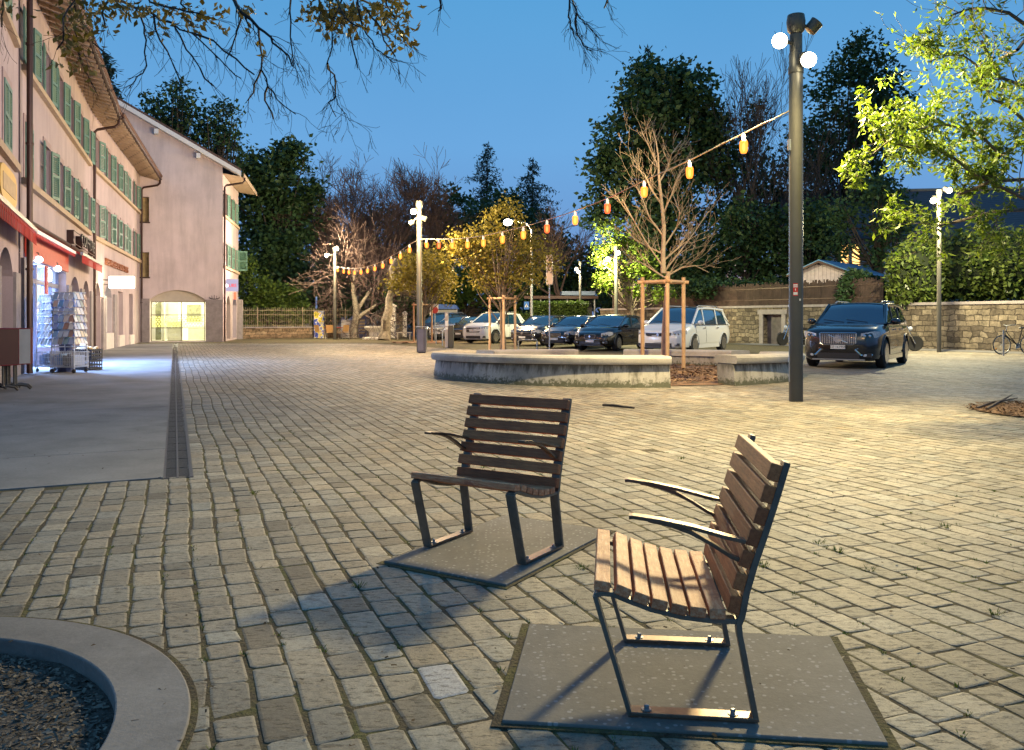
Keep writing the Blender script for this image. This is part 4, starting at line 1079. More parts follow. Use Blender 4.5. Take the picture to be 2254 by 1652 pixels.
    # wheels
    for x in (-wb / 2, wb / 2):
        for s in (-1, 1):
            c0 = Vector((x, s * (Wd - .115), wr))
            t = MB(); t.lathe([(wr * .66, -.1), (wr * .9, -.112), (wr * .985, -.09), (wr, -.05), (wr, .05), (wr * .985, .09), (wr * .9, .112), (wr * .66, .1)], c0, 32, 'y'); w = t.build('wheel', m_tyre, smooth=True, **kw)
            r = MB(); yo = s * .1
            r.lathe([(wr * .6, -.02), (wr * .69, -.02), (wr * .69, .03), (wr * .6, .03)], c0 + Vector((0, yo, 0)), 28, 'y')
            for k in range(spokes):
                a = 2 * PI * k / spokes + .3
                r.bar([c0 + Vector((math.cos(a) * wr * .1, yo * .93, math.sin(a) * wr * .1)), c0 + Vector((math.cos(a) * wr * .64, yo * 1.0, math.sin(a) * wr * .64))], Vector((-math.sin(a), 0, math.cos(a))) * wr * (.17 if spokes < 7 else .1), .03)
            r.lathe([(0, -.02), (wr * .15, -.02), (wr * .15, .025), (0, .03)], c0 + Vector((0, yo, 0)), 14, 'y'); r.build('rim', m_rim, w, world=False)
            k = MB(); k.lathe([(0, -.01), (wr * .6, -.01), (wr * .6, .01), (0, .01)], c0 + Vector((0, s * .03, 0)), 20, 'y'); k.build('brake_disc', m_black, w, world=False)
    # arches / cladding
    mb = MB()
    for x in (-wb / 2, wb / 2):
        for s in (-1, 1):
            pts = []
            for k in range(15):
                a = PI * (k / 14) * 1.06 - .09; px, pz = x + math.cos(a) * wr * 1.19, wr * 1.02 + math.sin(a) * wr * 1.19
                if pz < .24: pz = .24
                pts.append((px, s * (sec(px)[4][0] * .992 + .006), pz))
            mb.tube(pts, .022, 6)
    for s in (-1, 1): mb.box((0, s * Wd * .95, .27), (wb - wr * 2.5, .06, .12))
    mb.build('arch_trim', clad or P['paint'], **kw)
    # mirrors
    for s in (-1, 1):
        mb = MB(); mb.ball((xc - .28, s * (Wd + .1), belt + .08), (.075, .125, .085), 12, 8); mb.cyl((xc - .26, s * Wd * .9, belt + .01), (xc - .27, s * (Wd + .03), belt + .05), .035, .03, 8)
        mb.build('mirror', P.get('mir', P['paint']), smooth=True, **kw)
    # front
    fy = Wd * .7
    g = MB(); bars = MB()
    gy, z0, z1 = grille['w'] * Wd, grille['z0'], grille['z1']
    fx = lambda z: h + .012 if z < hf - .2 else h - .05 + .062 * (hf - .08 - z) / .12 if z < hf - .08 else h - .05
    q = [(h + .004, -gy, z1 - .02), (h + .004, -gy * .97, z0 + .04), (h + .004, -gy * .8, z0), (h + .004, gy * .8, z0), (h + .004, gy * .97, z0 + .04), (h + .004, gy, z1 - .02), (h - .02, gy * .95, z1), (h - .02, -gy * .95, z1)]
    g.extr(q, (-.12, 0, 0)); go = g.build('grille', m_black, **kw)
    if grille.get('v'):
        k = grille['v']
        for i in range(k): y = -gy * .93 + 2 * gy * .93 * i / (k - 1); bars.box((h + .012, y, (z0 + z1) / 2), (.025, .02, z1 - z0 - .05))
    for z in grille.get('h', []): bars.box((h + .012, 0, z), (.025, gy * 1.85, .022))
    if grille.get('ring'):
        bars.tube([(h + .014 if q_[2] < z1 - .001 else h + .0, q_[1], q_[2]) for q_ in q], .016, 6, closed=True)
    if bars.v: bars.build('grille_bars', m_chrome, go, world=False)
    if grille.get('badge'):
        b = MB(); r = grille['badge']; b.lathe([(r * .72, -.01), (r, -.01), (r, .02), (r * .72, .02)], (h + .025, 0, grille.get('bz', (z0 + z1) / 2)), 20, 'x'); b.lathe([(0, -.01), (r * .7, -.01), (r * .7, .01), (0, .012)], (h + .02, 0, grille.get('bz', (z0 + z1) / 2)), 16, 'x')
        if grille.get('slash'): b.tube([(h + .026, -gy * .52, z1 - .05), (h + .03, gy * .52, z0 + .05)], .012, 6)
        b.build('emblem', m_chrome, go, world=False)
    for s in (-1, 1):
        hl = MB(); hz = P['hz']
        pr = [(h - .05, .56), (h - .1, .72), (h - .2, .86), (h - .42, .965)]
        up_ = P.get('hh', .075)
        vs = []
        for i, (x, f) in enumerate(pr):
            k = (1, 1.05, 1.1, .6)[i]; lift = .02 * i
            for zz in (hz - up_ * k + lift, hz + lift, hz + up_ * k + lift * 1.4): vs.append((x + .035, s * Wd * (f + .0), zz))
        fs = [(i * 3 + k, i * 3 + k + 1, i * 3 + 4 + k, i * 3 + 3 + k) for i in range(3) for k in range(2)]
        ho = hl.add(vs, fs).build('headlight', m_lens, smooth=True, **kw)
        b = MB()
        for f, x in ((.64, h - .05), (.76, h - .1)): b.ball((x + .03, s * Wd * f, hz + .01), (.02, .045, .045), 10, 6)
        b.build('bulb_reflector', m_hot if lamp_on and (s > 0 or lamp_on == 2) else m_chrome, ho, world=False)
        fo = MB(); fo.box((h - .08, s * Wd * .66, .36), (.12, .3, .1)); f = fo.build('fog_recess', m_black, **kw)
        fc = MB(); fc.ball((h - .015, s * Wd * .66, .36), (.02, .05, .04), 10, 6); fc.build('fog_lamp', m_lens, f, world=False)
        if grille.get('blade'):
            bl = MB(); bl.tube([(h + .005, s * Wd * .42, .5), (h - .01, s * Wd * .56, .36), (h - .12, s * Wd * .82, .37)], .03, 6); bl.tube([(h + .004, s * Wd * .46, .52), (h - .12, s * Wd * .83, .52)], .012, 6); bl.build('bumper_blade', m_chrome, f, world=False)
    it = MB(); it.box((h - .05, 0, .34), (.11, Wd * 1.05, .14)); it.build('air_intake', m_black, **kw)
    lp = MB(); lp.box((h - .06, 0, .24), (.13, Wd * 1.3, .035)); lp.build('bumper_lip', m_black if not clad else m_zinc, **kw)
    pl = MB(); pz = P.get('pz', .5); pl.box((h + .025, 0, pz), (.015, .36, .095)); po = pl.build('number_plate', m_plate, **kw)
    if plate: text('plate_text', plate, .085, m_black, po, (h + .034, 0, pz), (0, 1, 0), (0, 0, 1), .001); po.children[0].matrix_parent_inverse = Matrix.Identity(4)
    if rails:
        mb = MB()
        for s in (-1, 1):
            mb.tube([(xr0 - .1, s * Wd * .62, H - .0), (xr0 - .35, s * Wd * .62, H + .055), (lerp(xr0, xr1, .6), s * Wd * .61, H + .06), (xr1 + .3, s * Wd * .6, H + .05), (xr1 + .1, s * Wd * .6, H - .02)], .02, 6)
        mb.build('roof_rail', m_zinc, **kw)
    wp = MB()
    for y in (-.15, .45): wp.tube([(xc + .02, y, cowl + .02), (xc - .06, y - .55, cowl + .09)], .01, 5)
    wp.build('wiper', m_black, **kw)
    return th
HD = (-.56, -.83)
GC = 'cars parked side by side across the square'
make_car('big black sport utility car with tall chrome grille, parked by the tall lamp post', GC, dict(L=4.95, W=1.96, H=1.72, wb=2.98, r=.385, belt=1.13, hood=.99, cowl=1.17, xc=1.1, xr0=.25, xr1=-1.75, xb=-2.3, bp=[-.05, -1.1], cp=.3, paint=p_black, hz=.83, pz=.56),
         (8.36, 21.55, 0), HD, dict(w=.46, z0=.62, z1=.92, v=20, ring=1, badge=.1, slash=1, blade=1), rails=True, plate='GE\u00b7161959', spokes=5, clad=p_black)
make_car('white minivan with roof rails parked behind the bare staked tree', GC, dict(L=5.13, W=1.985, H=1.74, wb=3.02, r=.345, belt=1.08, hood=.86, cowl=1.14, xc=1.5, xr0=.55, xr1=-2.0, xb=-2.42, bp=[.35, -1.0], cp=.22, paint=p_white, hz=.74, hh=.09, pz=.5, post=p_white),
         (5.32, 30.6, 0), HD, dict(w=.5, z0=.65, z1=.79, h=[.78], badge=.06), rails=True, spokes=9)
make_car('black hatchback with oval chrome ringed grille beside the white minivan', GC, dict(L=4.32, W=1.77, H=1.45, wb=2.58, r=.32, belt=.94, hood=.72, cowl=.99, xc=1.1, xr0=.15, xr1=-1.25, xb=-1.95, bp=[-.2], cp=.5, paint=p_black, hz=.64, pz=.4),
         (3.13, 33.8, 0), (-.52, -.85), dict(w=.27, z0=.5, z1=.66, ring=1, badge=.05), spokes=7)
make_car('dark blue saloon with wide chrome grille, half behind the thin sign pole', GC, dict(L=4.53, W=1.73, H=1.43, wb=2.72, r=.315, belt=.91, hood=.74, cowl=.97, xc=.95, xr0=.1, xr1=-.95, xb=-1.75, bp=[-.25], cp=.35, paint=p_navy, hz=.62, hh=.085, pz=.42),
         (1.86, 37.0, 0), (-.54, -.84), dict(w=.36, z0=.52, z1=.69, h=[.56, .6, .64], ring=1), deck=True, spokes=7)
make_car('dark hatchback between the white crossover and the dark blue saloon', GC, dict(L=4.2, W=1.76, H=1.47, wb=2.58, r=.315, belt=.95, hood=.74, cowl=1.0, xc=1.0, xr0=.15, xr1=-1.35, xb=-1.95, bp=[-.2], cp=.5, paint=p_navy, hz=.64, pz=.42),
         (.49, 40.6, 0), (-.54, -.84), dict(w=.5, z0=.58, z1=.67, h=[.66], badge=.07), spokes=5)
make_car('white crossover with split dark grille seen behind the staked leafy tree', GC, dict(L=4.25, W=1.78, H=1.63, wb=2.56, r=.34, belt=1.06, hood=.94, cowl=1.12, xc=1.1, xr0=.3, xr1=-1.45, xb=-2.02, bp=[-.1], cp=.5, paint=p_white, hz=.82, pz=.5),
         (-2.07, 44.6, 0), (-.54, -.84), dict(w=.5, z0=.58, z1=.86, h=[.75, .855, .6], badge=.05), spokes=5, clad=m_black, rails=True)
make_car('small black car with one headlight shining beside the grey parking meter', GC, dict(L=3.9, W=1.72, H=1.43, wb=2.5, r=.3, belt=.95, hood=.8, cowl=1.02, xc=.95, xr0=.3, xr1=-1.3, xb=-1.75, bp=[-.15], cp=.3, paint=p_black, hz=.72, pz=.45),
         (-3.15, 49.2, 0), (-.5, -.86), dict(w=.4, z0=.55, z1=.7, ring=1), lamp_on=2)
make_car('silver hatchback half hidden behind the parking meter', GC, dict(L=4.1, W=1.72, H=1.46, wb=2.55, r=.31, belt=.95, hood=.78, cowl=1.02, xc=1.0, xr0=.2, xr1=-1.3, xb=-1.85, bp=[-.15], cp=.4, paint=p_silver, hz=.68, pz=.45),
         (-4.55, 51.5, 0), (-.5, -.86), dict(w=.42, z0=.55, z1=.7, h=[.62], badge=.06), lamp_on=1)
make_car('dark people carrier farthest left in the row, with a large blue windscreen', GC, dict(L=4.7, W=1.85, H=1.72, wb=2.8, r=.33, belt=1.02, hood=.85, cowl=1.08, xc=1.35, xr0=.3, xr1=-1.8, xb=-2.2, bp=[.1, -1.0], cp=.25, paint=p_dark, hz=.72, pz=.45),
         (-5.7, 55.0, 0), (-.45, -.89), dict(w=.42, z0=.56, z1=.72, h=[.64], badge=.06), rails=True)
# ================================================================== LAMPS
m_bulbW = E('lamp_glow', (1, .86, .55), 30)
m_glow2 = E('far_lamp_glow', (1, .9, .62), 22)
def lamp_light(name, loc, target, power, col, angle=120, blend=.6, size=.09, parent=None):
    ld = bpy.data.lights.new(name, 'SPOT'); ld.energy = power; ld.color = col; ld.spot_size = math.radians(angle); ld.spot_blend = blend; ld.shadow_soft_size = size
    o = bpy.data.objects.new(name, ld); COL.objects.link(o); o.location = loc
    o.rotation_euler = (Vector(target) - Vector(loc)).to_track_quat('-Z', 'Y').to_euler()
    return o
def point(name, loc, power, col, size=.1):
    ld = bpy.data.lights.new(name, 'POINT'); ld.energy = power; ld.color = col; ld.shadow_soft_size = size
    o = bpy.data.objects.new(name, ld); COL.objects.link(o); o.location = loc; return o
def lamp_post(base, r, zj, label, heads, group, glow, sticker=False, hr=.1):
    base = Vector(base)
    th = thing('lamp_post', label, 'lamp post', base, 0, group)
    mb = MB(); mb.lathe([(r, 0), (r, zj), (r * .96, zj + .01), (r * .9, zj + .015), (r * .9, zj + .3), (r * .6, zj + .32)], base, 28); mb.build('pole', m_pole, th, smooth=True)
    mb = MB(); mb.lathe([(r * 1.08, zj - .3), (r * 1.1, zj - .29), (r * 1.1, zj - .2), (r * 1.08, zj - .19)], base, 28); mb.build('collar', m_pole, th, smooth=True)
    mb = MB(); mb.lathe([(0, zj + .62), (r * 1.2, zj + .6), (r * 1.35, zj + .5), (r * 1.2, zj + .36), (r * .7, zj + .3)], base, 20); mb.build('cap', m_pole, th, smooth=True)
    for (p, d, on) in heads:
        p = Vector(p); d = Vector(d).normalized()
        mb = MB(); mb.tube([p - d * .16, p - d * .14, p - d * .02, p + d * .03], [hr * .6, hr, hr, hr * 1.08], 16)
        a = base + Vector((0, 0, min(max(p.z, base.z + zj + .05), base.z + zj + .5))); mb.tube([a, p - d * .1], .03, 8)
        h = mb.build('spotlight', m_pole, th, smooth=True)
        mb = MB()
        if on: mb.ball(p + d * .075, (hr * 1.12,) * 3, 16, 12)
        else: mb.tube([p + d * .025, p + d * .035], [hr * .9, hr * .85], 16)
        mb.build('lens', glow if on else m_lens, h, smooth=on)
    return th
PL1, PL2, PL3 = G(1752, 884), G(923, 776), G(737, 748)
fac = Vector((-14, 26, 5.5))
g0 = 'tall grey lamp posts carrying the string of bulbs'
h1a, h1b, h1c = W(1718, 90, 12.75), W(1777, 131, 12.7), W(1796, 52, 12.95)
l1 = lamp_post(PL1, .105, 5.335, 'nearest and tallest looking grey lamp post with two dazzling spotlights and a red sticker', [(h1a, Vector((-.45, -.9, -.35)), True), (h1b, Vector((-.05, -1, -.45)), True), (h1c, Vector((.6, -.2, .7)), False)], g0, m_bulbW, hr=.1)
bx = MB(); bx.tube([PL1 + Vector((-.1, -.02, 3.85)), PL1 + Vector((-.1, -.02, 4.02))], .035, 10); bx.tube([PL1 + Vector((-.105, -.02, 0.3)), PL1 + Vector((-.105, -.02, 3.86))], .012, 8); bx.build('junction_box', m_zinc, l1)
st = MB(); a0, a1 = -2.25, -1.62
def curved(th, a0, a1, z0, z1, r, base, name, mat):
    mb = MB(); n = 8; vs = []
    for i in range(n + 1):
        a = a0 + (a1 - a0) * i / n
        for z in (z0, z1): vs.append(base + Vector((math.cos(a) * r, math.sin(a) * r, z)))
    mb.add(vs, [(2 * i, 2 * i + 2, 2 * i + 3, 2 * i + 1) for i in range(n)]); return mb.build(name, mat, th)
s1 = thing('sticker', 'red and white sticker on the nearest lamp post', 'sticker', PL1 + Vector((-.05, -.1, 1.7)))
curved(s1, -2.3, -1.62, 1.62, 1.81, .1062, PL1, 'sheet', M('red_sticker', (.55, .03, .02), .5, var=0))
curved(s1, -2.25, -1.67, 1.775, 1.795, .1066, PL1, 'white_stripe', m_white); curved(s1, -2.25, -1.67, 1.75, 1.765, .1066, PL1, 'white_stripe', m_white)
curved(s1, -2.25, -1.67, 1.635, 1.675, .1066, PL1, 'white_stripe', m_white); curved(s1, -2.02, -1.9, 1.7, 1.73, .1066, PL1, 'emblem', m_white)
s2 = thing('sticker', 'tiny round white sticker below the red one on the nearest lamp post', 'sticker', PL1 + Vector((.03, -.1, 1.56)))
curved(s2, -1.42, -1.16, 1.545, 1.575, .1062, PL1, 'sheet', m_white)
h2a, h2b = W(912, 465, 32.4), W(936, 482, 32.5)
lamp_post(PL2, .105, 5.26, 'middle grey lamp post with a litter bin at its foot', [(h2a, Vector((-.3, -.8, -.4)), True), (h2b, Vector((1, -.2, -.3)), False), (W(902, 492, 32.5), Vector((-1, -.2, -.5)), False)], g0, m_bulbW, hr=.1)
h3a, h3b = W(741, 547, 53.6), W(721, 562, 53.7)
lamp_post(PL3, .105, 5.32, 'farthest grey lamp post of the string, beside the cafe chairs', [(h3a, Vector((.2, -.8, -.4)), True), (h3b, Vector((-.8, -.3, -.3)), True)], g0, m_glow2, hr=.11)
g1 = 'slim street lamps round the parking area'
q1 = G(2067, 776); lamp_post(q1, .08, 5.7, 'slim lamp post in front of the rough stone wall, its head among bright leaves', [(W(2055, 440, 32.4), (-.4, -.6, -.6), True), (W(2085, 418, 32.6), (.5, -.5, -.4), True)], g1, m_glow2, hr=.1)
q2 = Vector(((1356 - 1127) / 1850 * 46, 46, 0)); lamp_post(q2, .1, 4.7, 'slim lamp post wrapped in glowing green leaves behind the dark hatchbacks', [(W(1340, 570, 45.7), (-.6, -.6, -.3), True), (W(1359, 556, 45.8), (.2, -.6, -.3), True)], g1, m_glow2, hr=.11)
q3 = Vector(((1277 - 1127) / 1850 * 58, 58, 0)); lamp_post(q3, .09, 4.7, 'slim lamp post with white lamp head above the low shelter roof', [(W(1270, 592, 57.8), (-.6, -.6, -.4), True), (W(1274, 598, 57.8), (-.3, -.7, -.5), True)], g1, m_glow2, hr=.1)
q4 = Vector(((1170 - 1127) / 1850 * 50, 50, 0))
t4 = thing('street_light', 'tall galvanised street light with curved arm reaching over the leafy staked tree', 'street light', q4)
mb = MB(); mb.tube([q4, q4 + Vector((0, 0, 2.5)), q4 + Vector((0, 0, 6.6)), q4 + Vector((-.3, 0, 7.0)), W(1124, 484, 49.8)], [.09, .085, .06, .05, .04], 10); mb.build('pole', m_zinc, t4, smooth=True)
mb = MB(); mb.ball(W(1118, 486, 49.7), (.26, .13, .08), 12, 8); h = mb.build('lamp_head', m_zinc, t4, smooth=True)
mb = MB(); mb.ball(W(1118, 490, 49.55), (.27, .2, .2), 14, 10); mb.build('lens', E('street_lens', (1, .85, .6), 16), h)
sn = thing('crossing_sign', 'small blue pedestrian crossing sign with white triangle on the galvanised pole', 'sign', W(1159, 673, 49.8))
c = W(1159, 673, 49.8); mb = MB(); mb.box(c, (.3, .02, .46)); mb.build('plate', M('sign_blue', (.03, .15, .5), .4, var=0), sn)
mb = MB(); mb.extr([c + Vector((-.11, -.016, -.1)), c + Vector((.11, -.016, -.1)), c + Vector((0, -.016, .11))], (0, -.004, 0)); mb.build('triangle', m_white, sn)
mb = MB(); mb.tube([c + Vector((.02, -.024, .04)), c + Vector((0, -.024, -.03)), c + Vector((-.03, -.024, -.09))], .012, 5); mb.tube([c + Vector((0, -.024, -.03)), c + Vector((.03, -.024, -.09))], .012, 5); mb.ball(c + Vector((.02, -.024, .06)), .014, 6, 4); mb.build('walking_figure', m_black, sn)
# ------------------------------------------------------------------ string of bulbs
def on_line(A, B, px):
    r = (px - HX) / F_; d = B - A; t = (r * A.y - A.x) / (d.x - r * d.y); return A + d * t, t
b1 = [(1637, 319), (1518, 376), (1418, 419), (1337, 456), (1266, 482), (1204, 501), (1152, 515), (1106, 525), (1064, 533), (1029, 537), (995.5, 539), (966, 539), (939, 538)]
b2 = [(901.5, 549), (881, 563), (861, 574), (842.5, 584), (825, 590.5), (809, 595.4), (794.5, 598), (780.4, 599.2), (768, 598.6), (756.6, 597), (743.4, 594)]
def bulbglass(name, col, k):
    m = E(name, col, k); t = m.node_tree; em = [n for n in t.nodes if n.type == 'EMISSION'][0]
    tr = N(t, 'ShaderNodeBsdfTransparent'); ms = N(t, 'ShaderNodeMixShader'); ms.inputs[0].default_value = .82
    L(t, tr.outputs[0], ms.inputs[1]); L(t, em.outputs[0], ms.inputs[2]); L(t, ms.outputs[0], t.nodes['Material Output'].inputs['Surface']); return m
mo = bulbglass('bulb_orange', (1, .24, .03), 3.0); mr = bulbglass('bulb_red', (1, .12, .03), 2.4); mcore = E('bulb_core', (1, .5, .15), 5)
bulbM = None
def string(A, B, zA, zB, pts, name, label, reds):
    cab = [Vector((A.x, A.y, zA))]; LL = []
    for i, (x, y) in enumerate(pts):
        P, t = on_line(A, B, x); z = CH - (y - HY) / F_ * P.y
        cab.append(Vector((P.x, P.y, z + .19))); LL.append((Vector((P.x, P.y, z)), i in reds))
    cab.append(Vector((B.x, B.y, zB)))
    # smooth the cable with extra points
    pp = []
    for i in range(len(cab) - 1):
        p0, p1, p2, p3 = cab[max(i - 1, 0)], cab[i], cab[i + 1], cab[min(i + 2, len(cab) - 1)]
        for k in range(5):
            u = k / 5; pp.append(.5 * ((2 * p1) + (p2 - p0) * u + (2 * p0 - 5 * p1 + 4 * p2 - p3) * u * u + (3 * p1 - p0 - 3 * p2 + p3) * u ** 3))
    pp.append(cab[-1])
    mb = MB(); mb.tube(pp, .011, 6)
    if name == 'a':
        mb.tube([p + Vector((.01 * math.sin(i * 1.7), 0, .012 * math.cos(i * 1.7))) for i, p in enumerate(pp[:9])], .008, 5)
    tag(mb.build('light_cable', M('cable_' + name, (.25, .22, .17), .6, var=.2)), label, 'cable')
    return LL
SL = string(PL1 + Vector((-.1, 0, 0)), PL2, 4.46, 4.38, b1, 'a', 'bulb cable sagging between the nearest and the middle lamp post', (3, 5, 11)) + string(PL2, PL3, 4.38, 4.66, b2, 'b', 'bulb cable sagging between the middle and the farthest lamp post', ())
where = ['nearest to the spotlit lamp post', 'second from the nearest lamp post, before the bare tree', 'just left of the bare young tree trunk', 'red one left of the bare young tree', 'between two red bulbs, left of the bare tree', 'red one over the thin sign pole', 'right of the leafy staked tree crown', 'against the leafy staked tree crown, right of centre', 'over the left half of the leafy staked tree', 'at the left edge of the leafy staked tree', 'third from the middle post on its right', 'reddish one, second right of the middle post', 'first right of the middle lamp post',
         'first left of the middle lamp post', 'second left of the middle lamp post', 'third left of the middle lamp post', 'fourth left of the middle lamp post', 'fifth left of the middle lamp post', 'sixth left of the middle lamp post', 'fifth from the farthest lamp post', 'fourth from the farthest lamp post', 'third from the farthest lamp post', 'second from the farthest lamp post', 'next to the farthest lamp post']
b0 = None
for (p, red), w in zip(SL, where):
    if b0 is None or red != b0['r']:
        pass
    t = thing('string_bulb', '', 'light bulb', p, 0, 'glowing bulbs on the string of lights')
    if b0 is None:
        mb = MB(); mb.lathe([(0, -.15), (.045, -.14), (.066, -.09), (.07, .02), (.06, .06), (.036, .07)], (0, 0, 0), 14); gm = mb.build('glass', mo, t, smooth=True, world=False)
        mb = MB(); mb.lathe([(.036, .055), (.036, .15), (.024, .165), (.02, .19), (0, .19)], (0, 0, 0), 12); sk = mb.build('socket', m_white, t, smooth=True, world=False)
        mb = MB(); mb.ball((0, 0, -.04), (.026, .026, .075), 10, 8); co = mb.build('filament', mcore, t, smooth=True, world=False)
        b0 = {'g': gm, 's': sk, 'c': co, 'r': False}
    else:
        for src in (b0['g'], b0['s'], b0['c']):
            c = src.copy(); COL.objects.link(c); c.parent = t; c.matrix_parent_inverse = Matrix.Identity(4)
            if red and src is b0['g']: c.data = src.data.copy(); c.data.materials.clear(); c.data.materials.append(mr)
    t['label'] = 'glowing ' + ('red' if red else 'orange') + ' bulb on the string, ' + w
    k = point('bulb_light', p + Vector((0, -.0, -.12)), 120 if red else 160, (1, .12, .04) if red else (1, .36, .07), .05); k.parent = t; k.matrix_parent_inverse = XF[t.name].inverted()

# ================================================================== WALLS AND FENCES ON THE RIGHT
m_rub = stone_wall_mat('rubble_wall', (-.51, .86, 0))
m_reed = slat_steps('reed_screen', (.13, .07, .05), .09, .35, 'X', .9)
wA, wB = Vector((20.9, 31.6, 0)), Vector((12.6, 45.6, 0)); wdir = (wB - wA).normalized(); FW = frame_of(wA, wdir, (-wdir.y, wdir.x))
FW.n = Vector((wdir.y, -wdir.x, 0)) if Vector((wdir.y, -wdir.x, 0)).dot(-wA) > 0 else Vector((-wdir.y, wdir.x, 0))
def FWf(s, o, z): return wA + wdir * s + FW.n * o + Vector((0, 0, z))
FWf.t = wdir; FWf.n = FW.n
lw = (wB - wA).length
rw = thing('stone_wall', 'rough rubble retaining wall with flat coping along the right side', 'wall', wA)
mb = wall_open(FWf, -9, lw + 13, -.1, 1.9, [(lw - 2.6, lw - 1.35, -.08, 1.55)], .3); mb.build('masonry', m_rub, rw)
mb = MB(); mb.fbox(FWf, -9, lw + 13, -.5, .06, 1.9, 2.02); mb.build('coping', m_pier, rw)
mb = MB(); mb.fbox(FWf, lw - 2.6, lw - 1.35, -.34, -.3, 0, 1.55); mb.build('door', M('grey_door', (.09, .075, .085), .6, var=.4, scale=3), rw)
mb = MB(); mb.fbox(FWf, lw - 2.85, lw - 2.6, -.05, .05, -.05, 1.55); mb.fbox(FWf, lw - 1.35, lw - 1.1, -.05, .05, -.05, 1.55); mb.fbox(FWf, lw - 2.95, lw - 1.0, -.05, .06, 1.55, 1.8); mb.build('door_surround', m_pier, rw)
mb = MB(); mb.fbox(FWf, -9, lw + 13, -14, -.45, 1.6, 1.8); tag(mb.build('terrace', M('terrace_soil', (.05, .045, .03), .95, var=.4)), kind='structure')
rf = thing('reed_fence', 'brown reed screen standing on the rubble wall behind the parked cars', 'fence', FWf(6, -.3, 2))
mb = MB(); s = 8.0
while s < lw + 12: w = R.uniform(.03, .07); mb.fbox(FWf, s, s + w, -.32, -.28, 2.02, 3.15 + R.uniform(-.1, .12)); s += w + .012
mb.build('reed_panel', M('reeds', (.055, .034, .026), .9, var=.4, scale=3), rf)
mb = MB()
for z in (2.3, 2.9): mb.fbox(FWf, 8, lw + 12, -.28, -.26, z, z + .04)
mb.build('rail', m_brown, rf)
# shed
sd = thing('garden_shed', 'pale plank garden shed with blue metal roof behind the reed screen', 'shed', (16.9, 46, 1.8))
rv = Vector((3.6, 4.0, 0)); uu = rv.normalized(); vv = Vector((uu.y, -uu.x, 0)); r0 = Vector((16.9, 46, 0))
SP = lambda a, b, z: r0 + uu * a + vv * b + Vector((0, 0, z))
mb = MB(); mb.extr([SP(0, -1.5, 1.8), SP(0, 1.5, 1.8), SP(0, 1.5, 3.8), SP(0, 0, 4.4), SP(0, -1.5, 3.8)], uu * 5); mb.build('walls', slat_steps('shed_planks', (.42, .36, .38), .16, .6, 'X'), sd)
mb = MB()
for b in (-1.8, 1.8): mb.extr([SP(-.3, 0, 4.48), SP(-.3, b, 3.76), SP(-.3, b, 3.82), SP(-.3, 0, 4.55)], uu * 5.6)
mb.build('roof', M('blue_sheet', (.09, .24, .42), .45, .2, var=.1), sd)
mb = MB()
for b in (-1.8, 1.8): mb.extr([SP(-.32, 0, 4.36), SP(-.32, b, 3.66), SP(-.32, b, 3.77), SP(-.32, 0, 4.49)], uu * -.03)
mb.build('verge_board', m_brown, sd)
# villa
vl = thing('villa', 'large villa with dark tiled roof and one lit window among the trees', 'house', (26, 57, 1.8))
FV = frame_of((20.6, 58.5), (1, -.12), (-.12, -1))
mb = wall_open(FV, 0, 17, 1.5, 7.3, [(2.2, 2.75, 4.9, 6.5), (2.95, 3.5, 4.9, 6.5), (8, 9.2, 3.6, 5.4)], .25); mb.build('wall', M('villa_wall', (.42, .42, .44), .9, var=.1), vl)
mb = MB(); mb.fbox(FV, 2.2, 3.5, -.3, -.26, 4.9, 6.5); mb.build('lit_window', E('window_amber', (1, .55, .16), 3), vl)
mb = MB(); mb.fbox(FV, 8, 9.2, -.3, -.26, 3.6, 5.4); mb.build('window', m_pane, vl)
mb = MB(); mb.extr([FV(-1.2, .9, 7.0), FV(-1.2, -6, 11.0), FV(-1.2, -6, 10.8), FV(-1.2, .9, 6.8)], FV.t * 19); mb.extr([FV(-1.2, -6, 11.0), FV(-1.2, -12.5, 7.3), FV(-1.2, -12.5, 7.1), FV(-1.2, -6, 10.8)], FV.t * 19); rfv = mb.build('roof', slat_steps('villa_tiles', (.11, .09, .095), .3, .5, 'Y', .8), vl)
mb = MB(); mb.tube([FV(-1.2, -6, 11.03), FV(17.8, -6, 11.03)], .13, 8); mb.build('ridge_tiles', M('ridge_tile', (.4, .28, .18), .8, var=.2), rfv)
mb = MB(); mb.extr([FV(0, 0, 1.5), FV(0, -12, 1.5), FV(0, -12, 7.3), FV(0, -6, 10.6), FV(0, 0, 7.3)], FV.t * .1); mb.build('gable_wall', m_stucco2, vl)

# ================================================================== FAR LEFT: GARDEN WALL, FENCE, GATE, CAFE
m_low = stone_wall_mat('low_wall_stone', (1, 0, 0), .6, .2, ((.14, .1, .06), (.3, .2, .12), (.38, .3, .2)))
fl0, fl1 = W(524, 748, 56), W(800, 745, 60.5); fl0.z = fl1.z = 0
FL = frame_of(fl0, fl1 - fl0, (0, -1)); lf = (fl1 - fl0).length
lwl = thing('garden_wall', 'low brick red and stone garden wall under the iron fence', 'wall', fl0)
mb = MB(); mb.fbox(FL, -6, lf, -.3, 0, -.1, .72); mb.build('masonry', m_low, lwl); mb = MB(); mb.fbox(FL, -6, lf, -.34, .04, .72, .8); mb.build('coping', m_pier, lwl)
m_iron = M('wrought_iron', (.32, .26, .16), .55, .2, var=.2)
fe = thing('iron_fence', 'long wrought iron railing on the low garden wall, left of the cafe', 'fence', FL(0, -.15, .8))
mb = MB(); s = -5.8
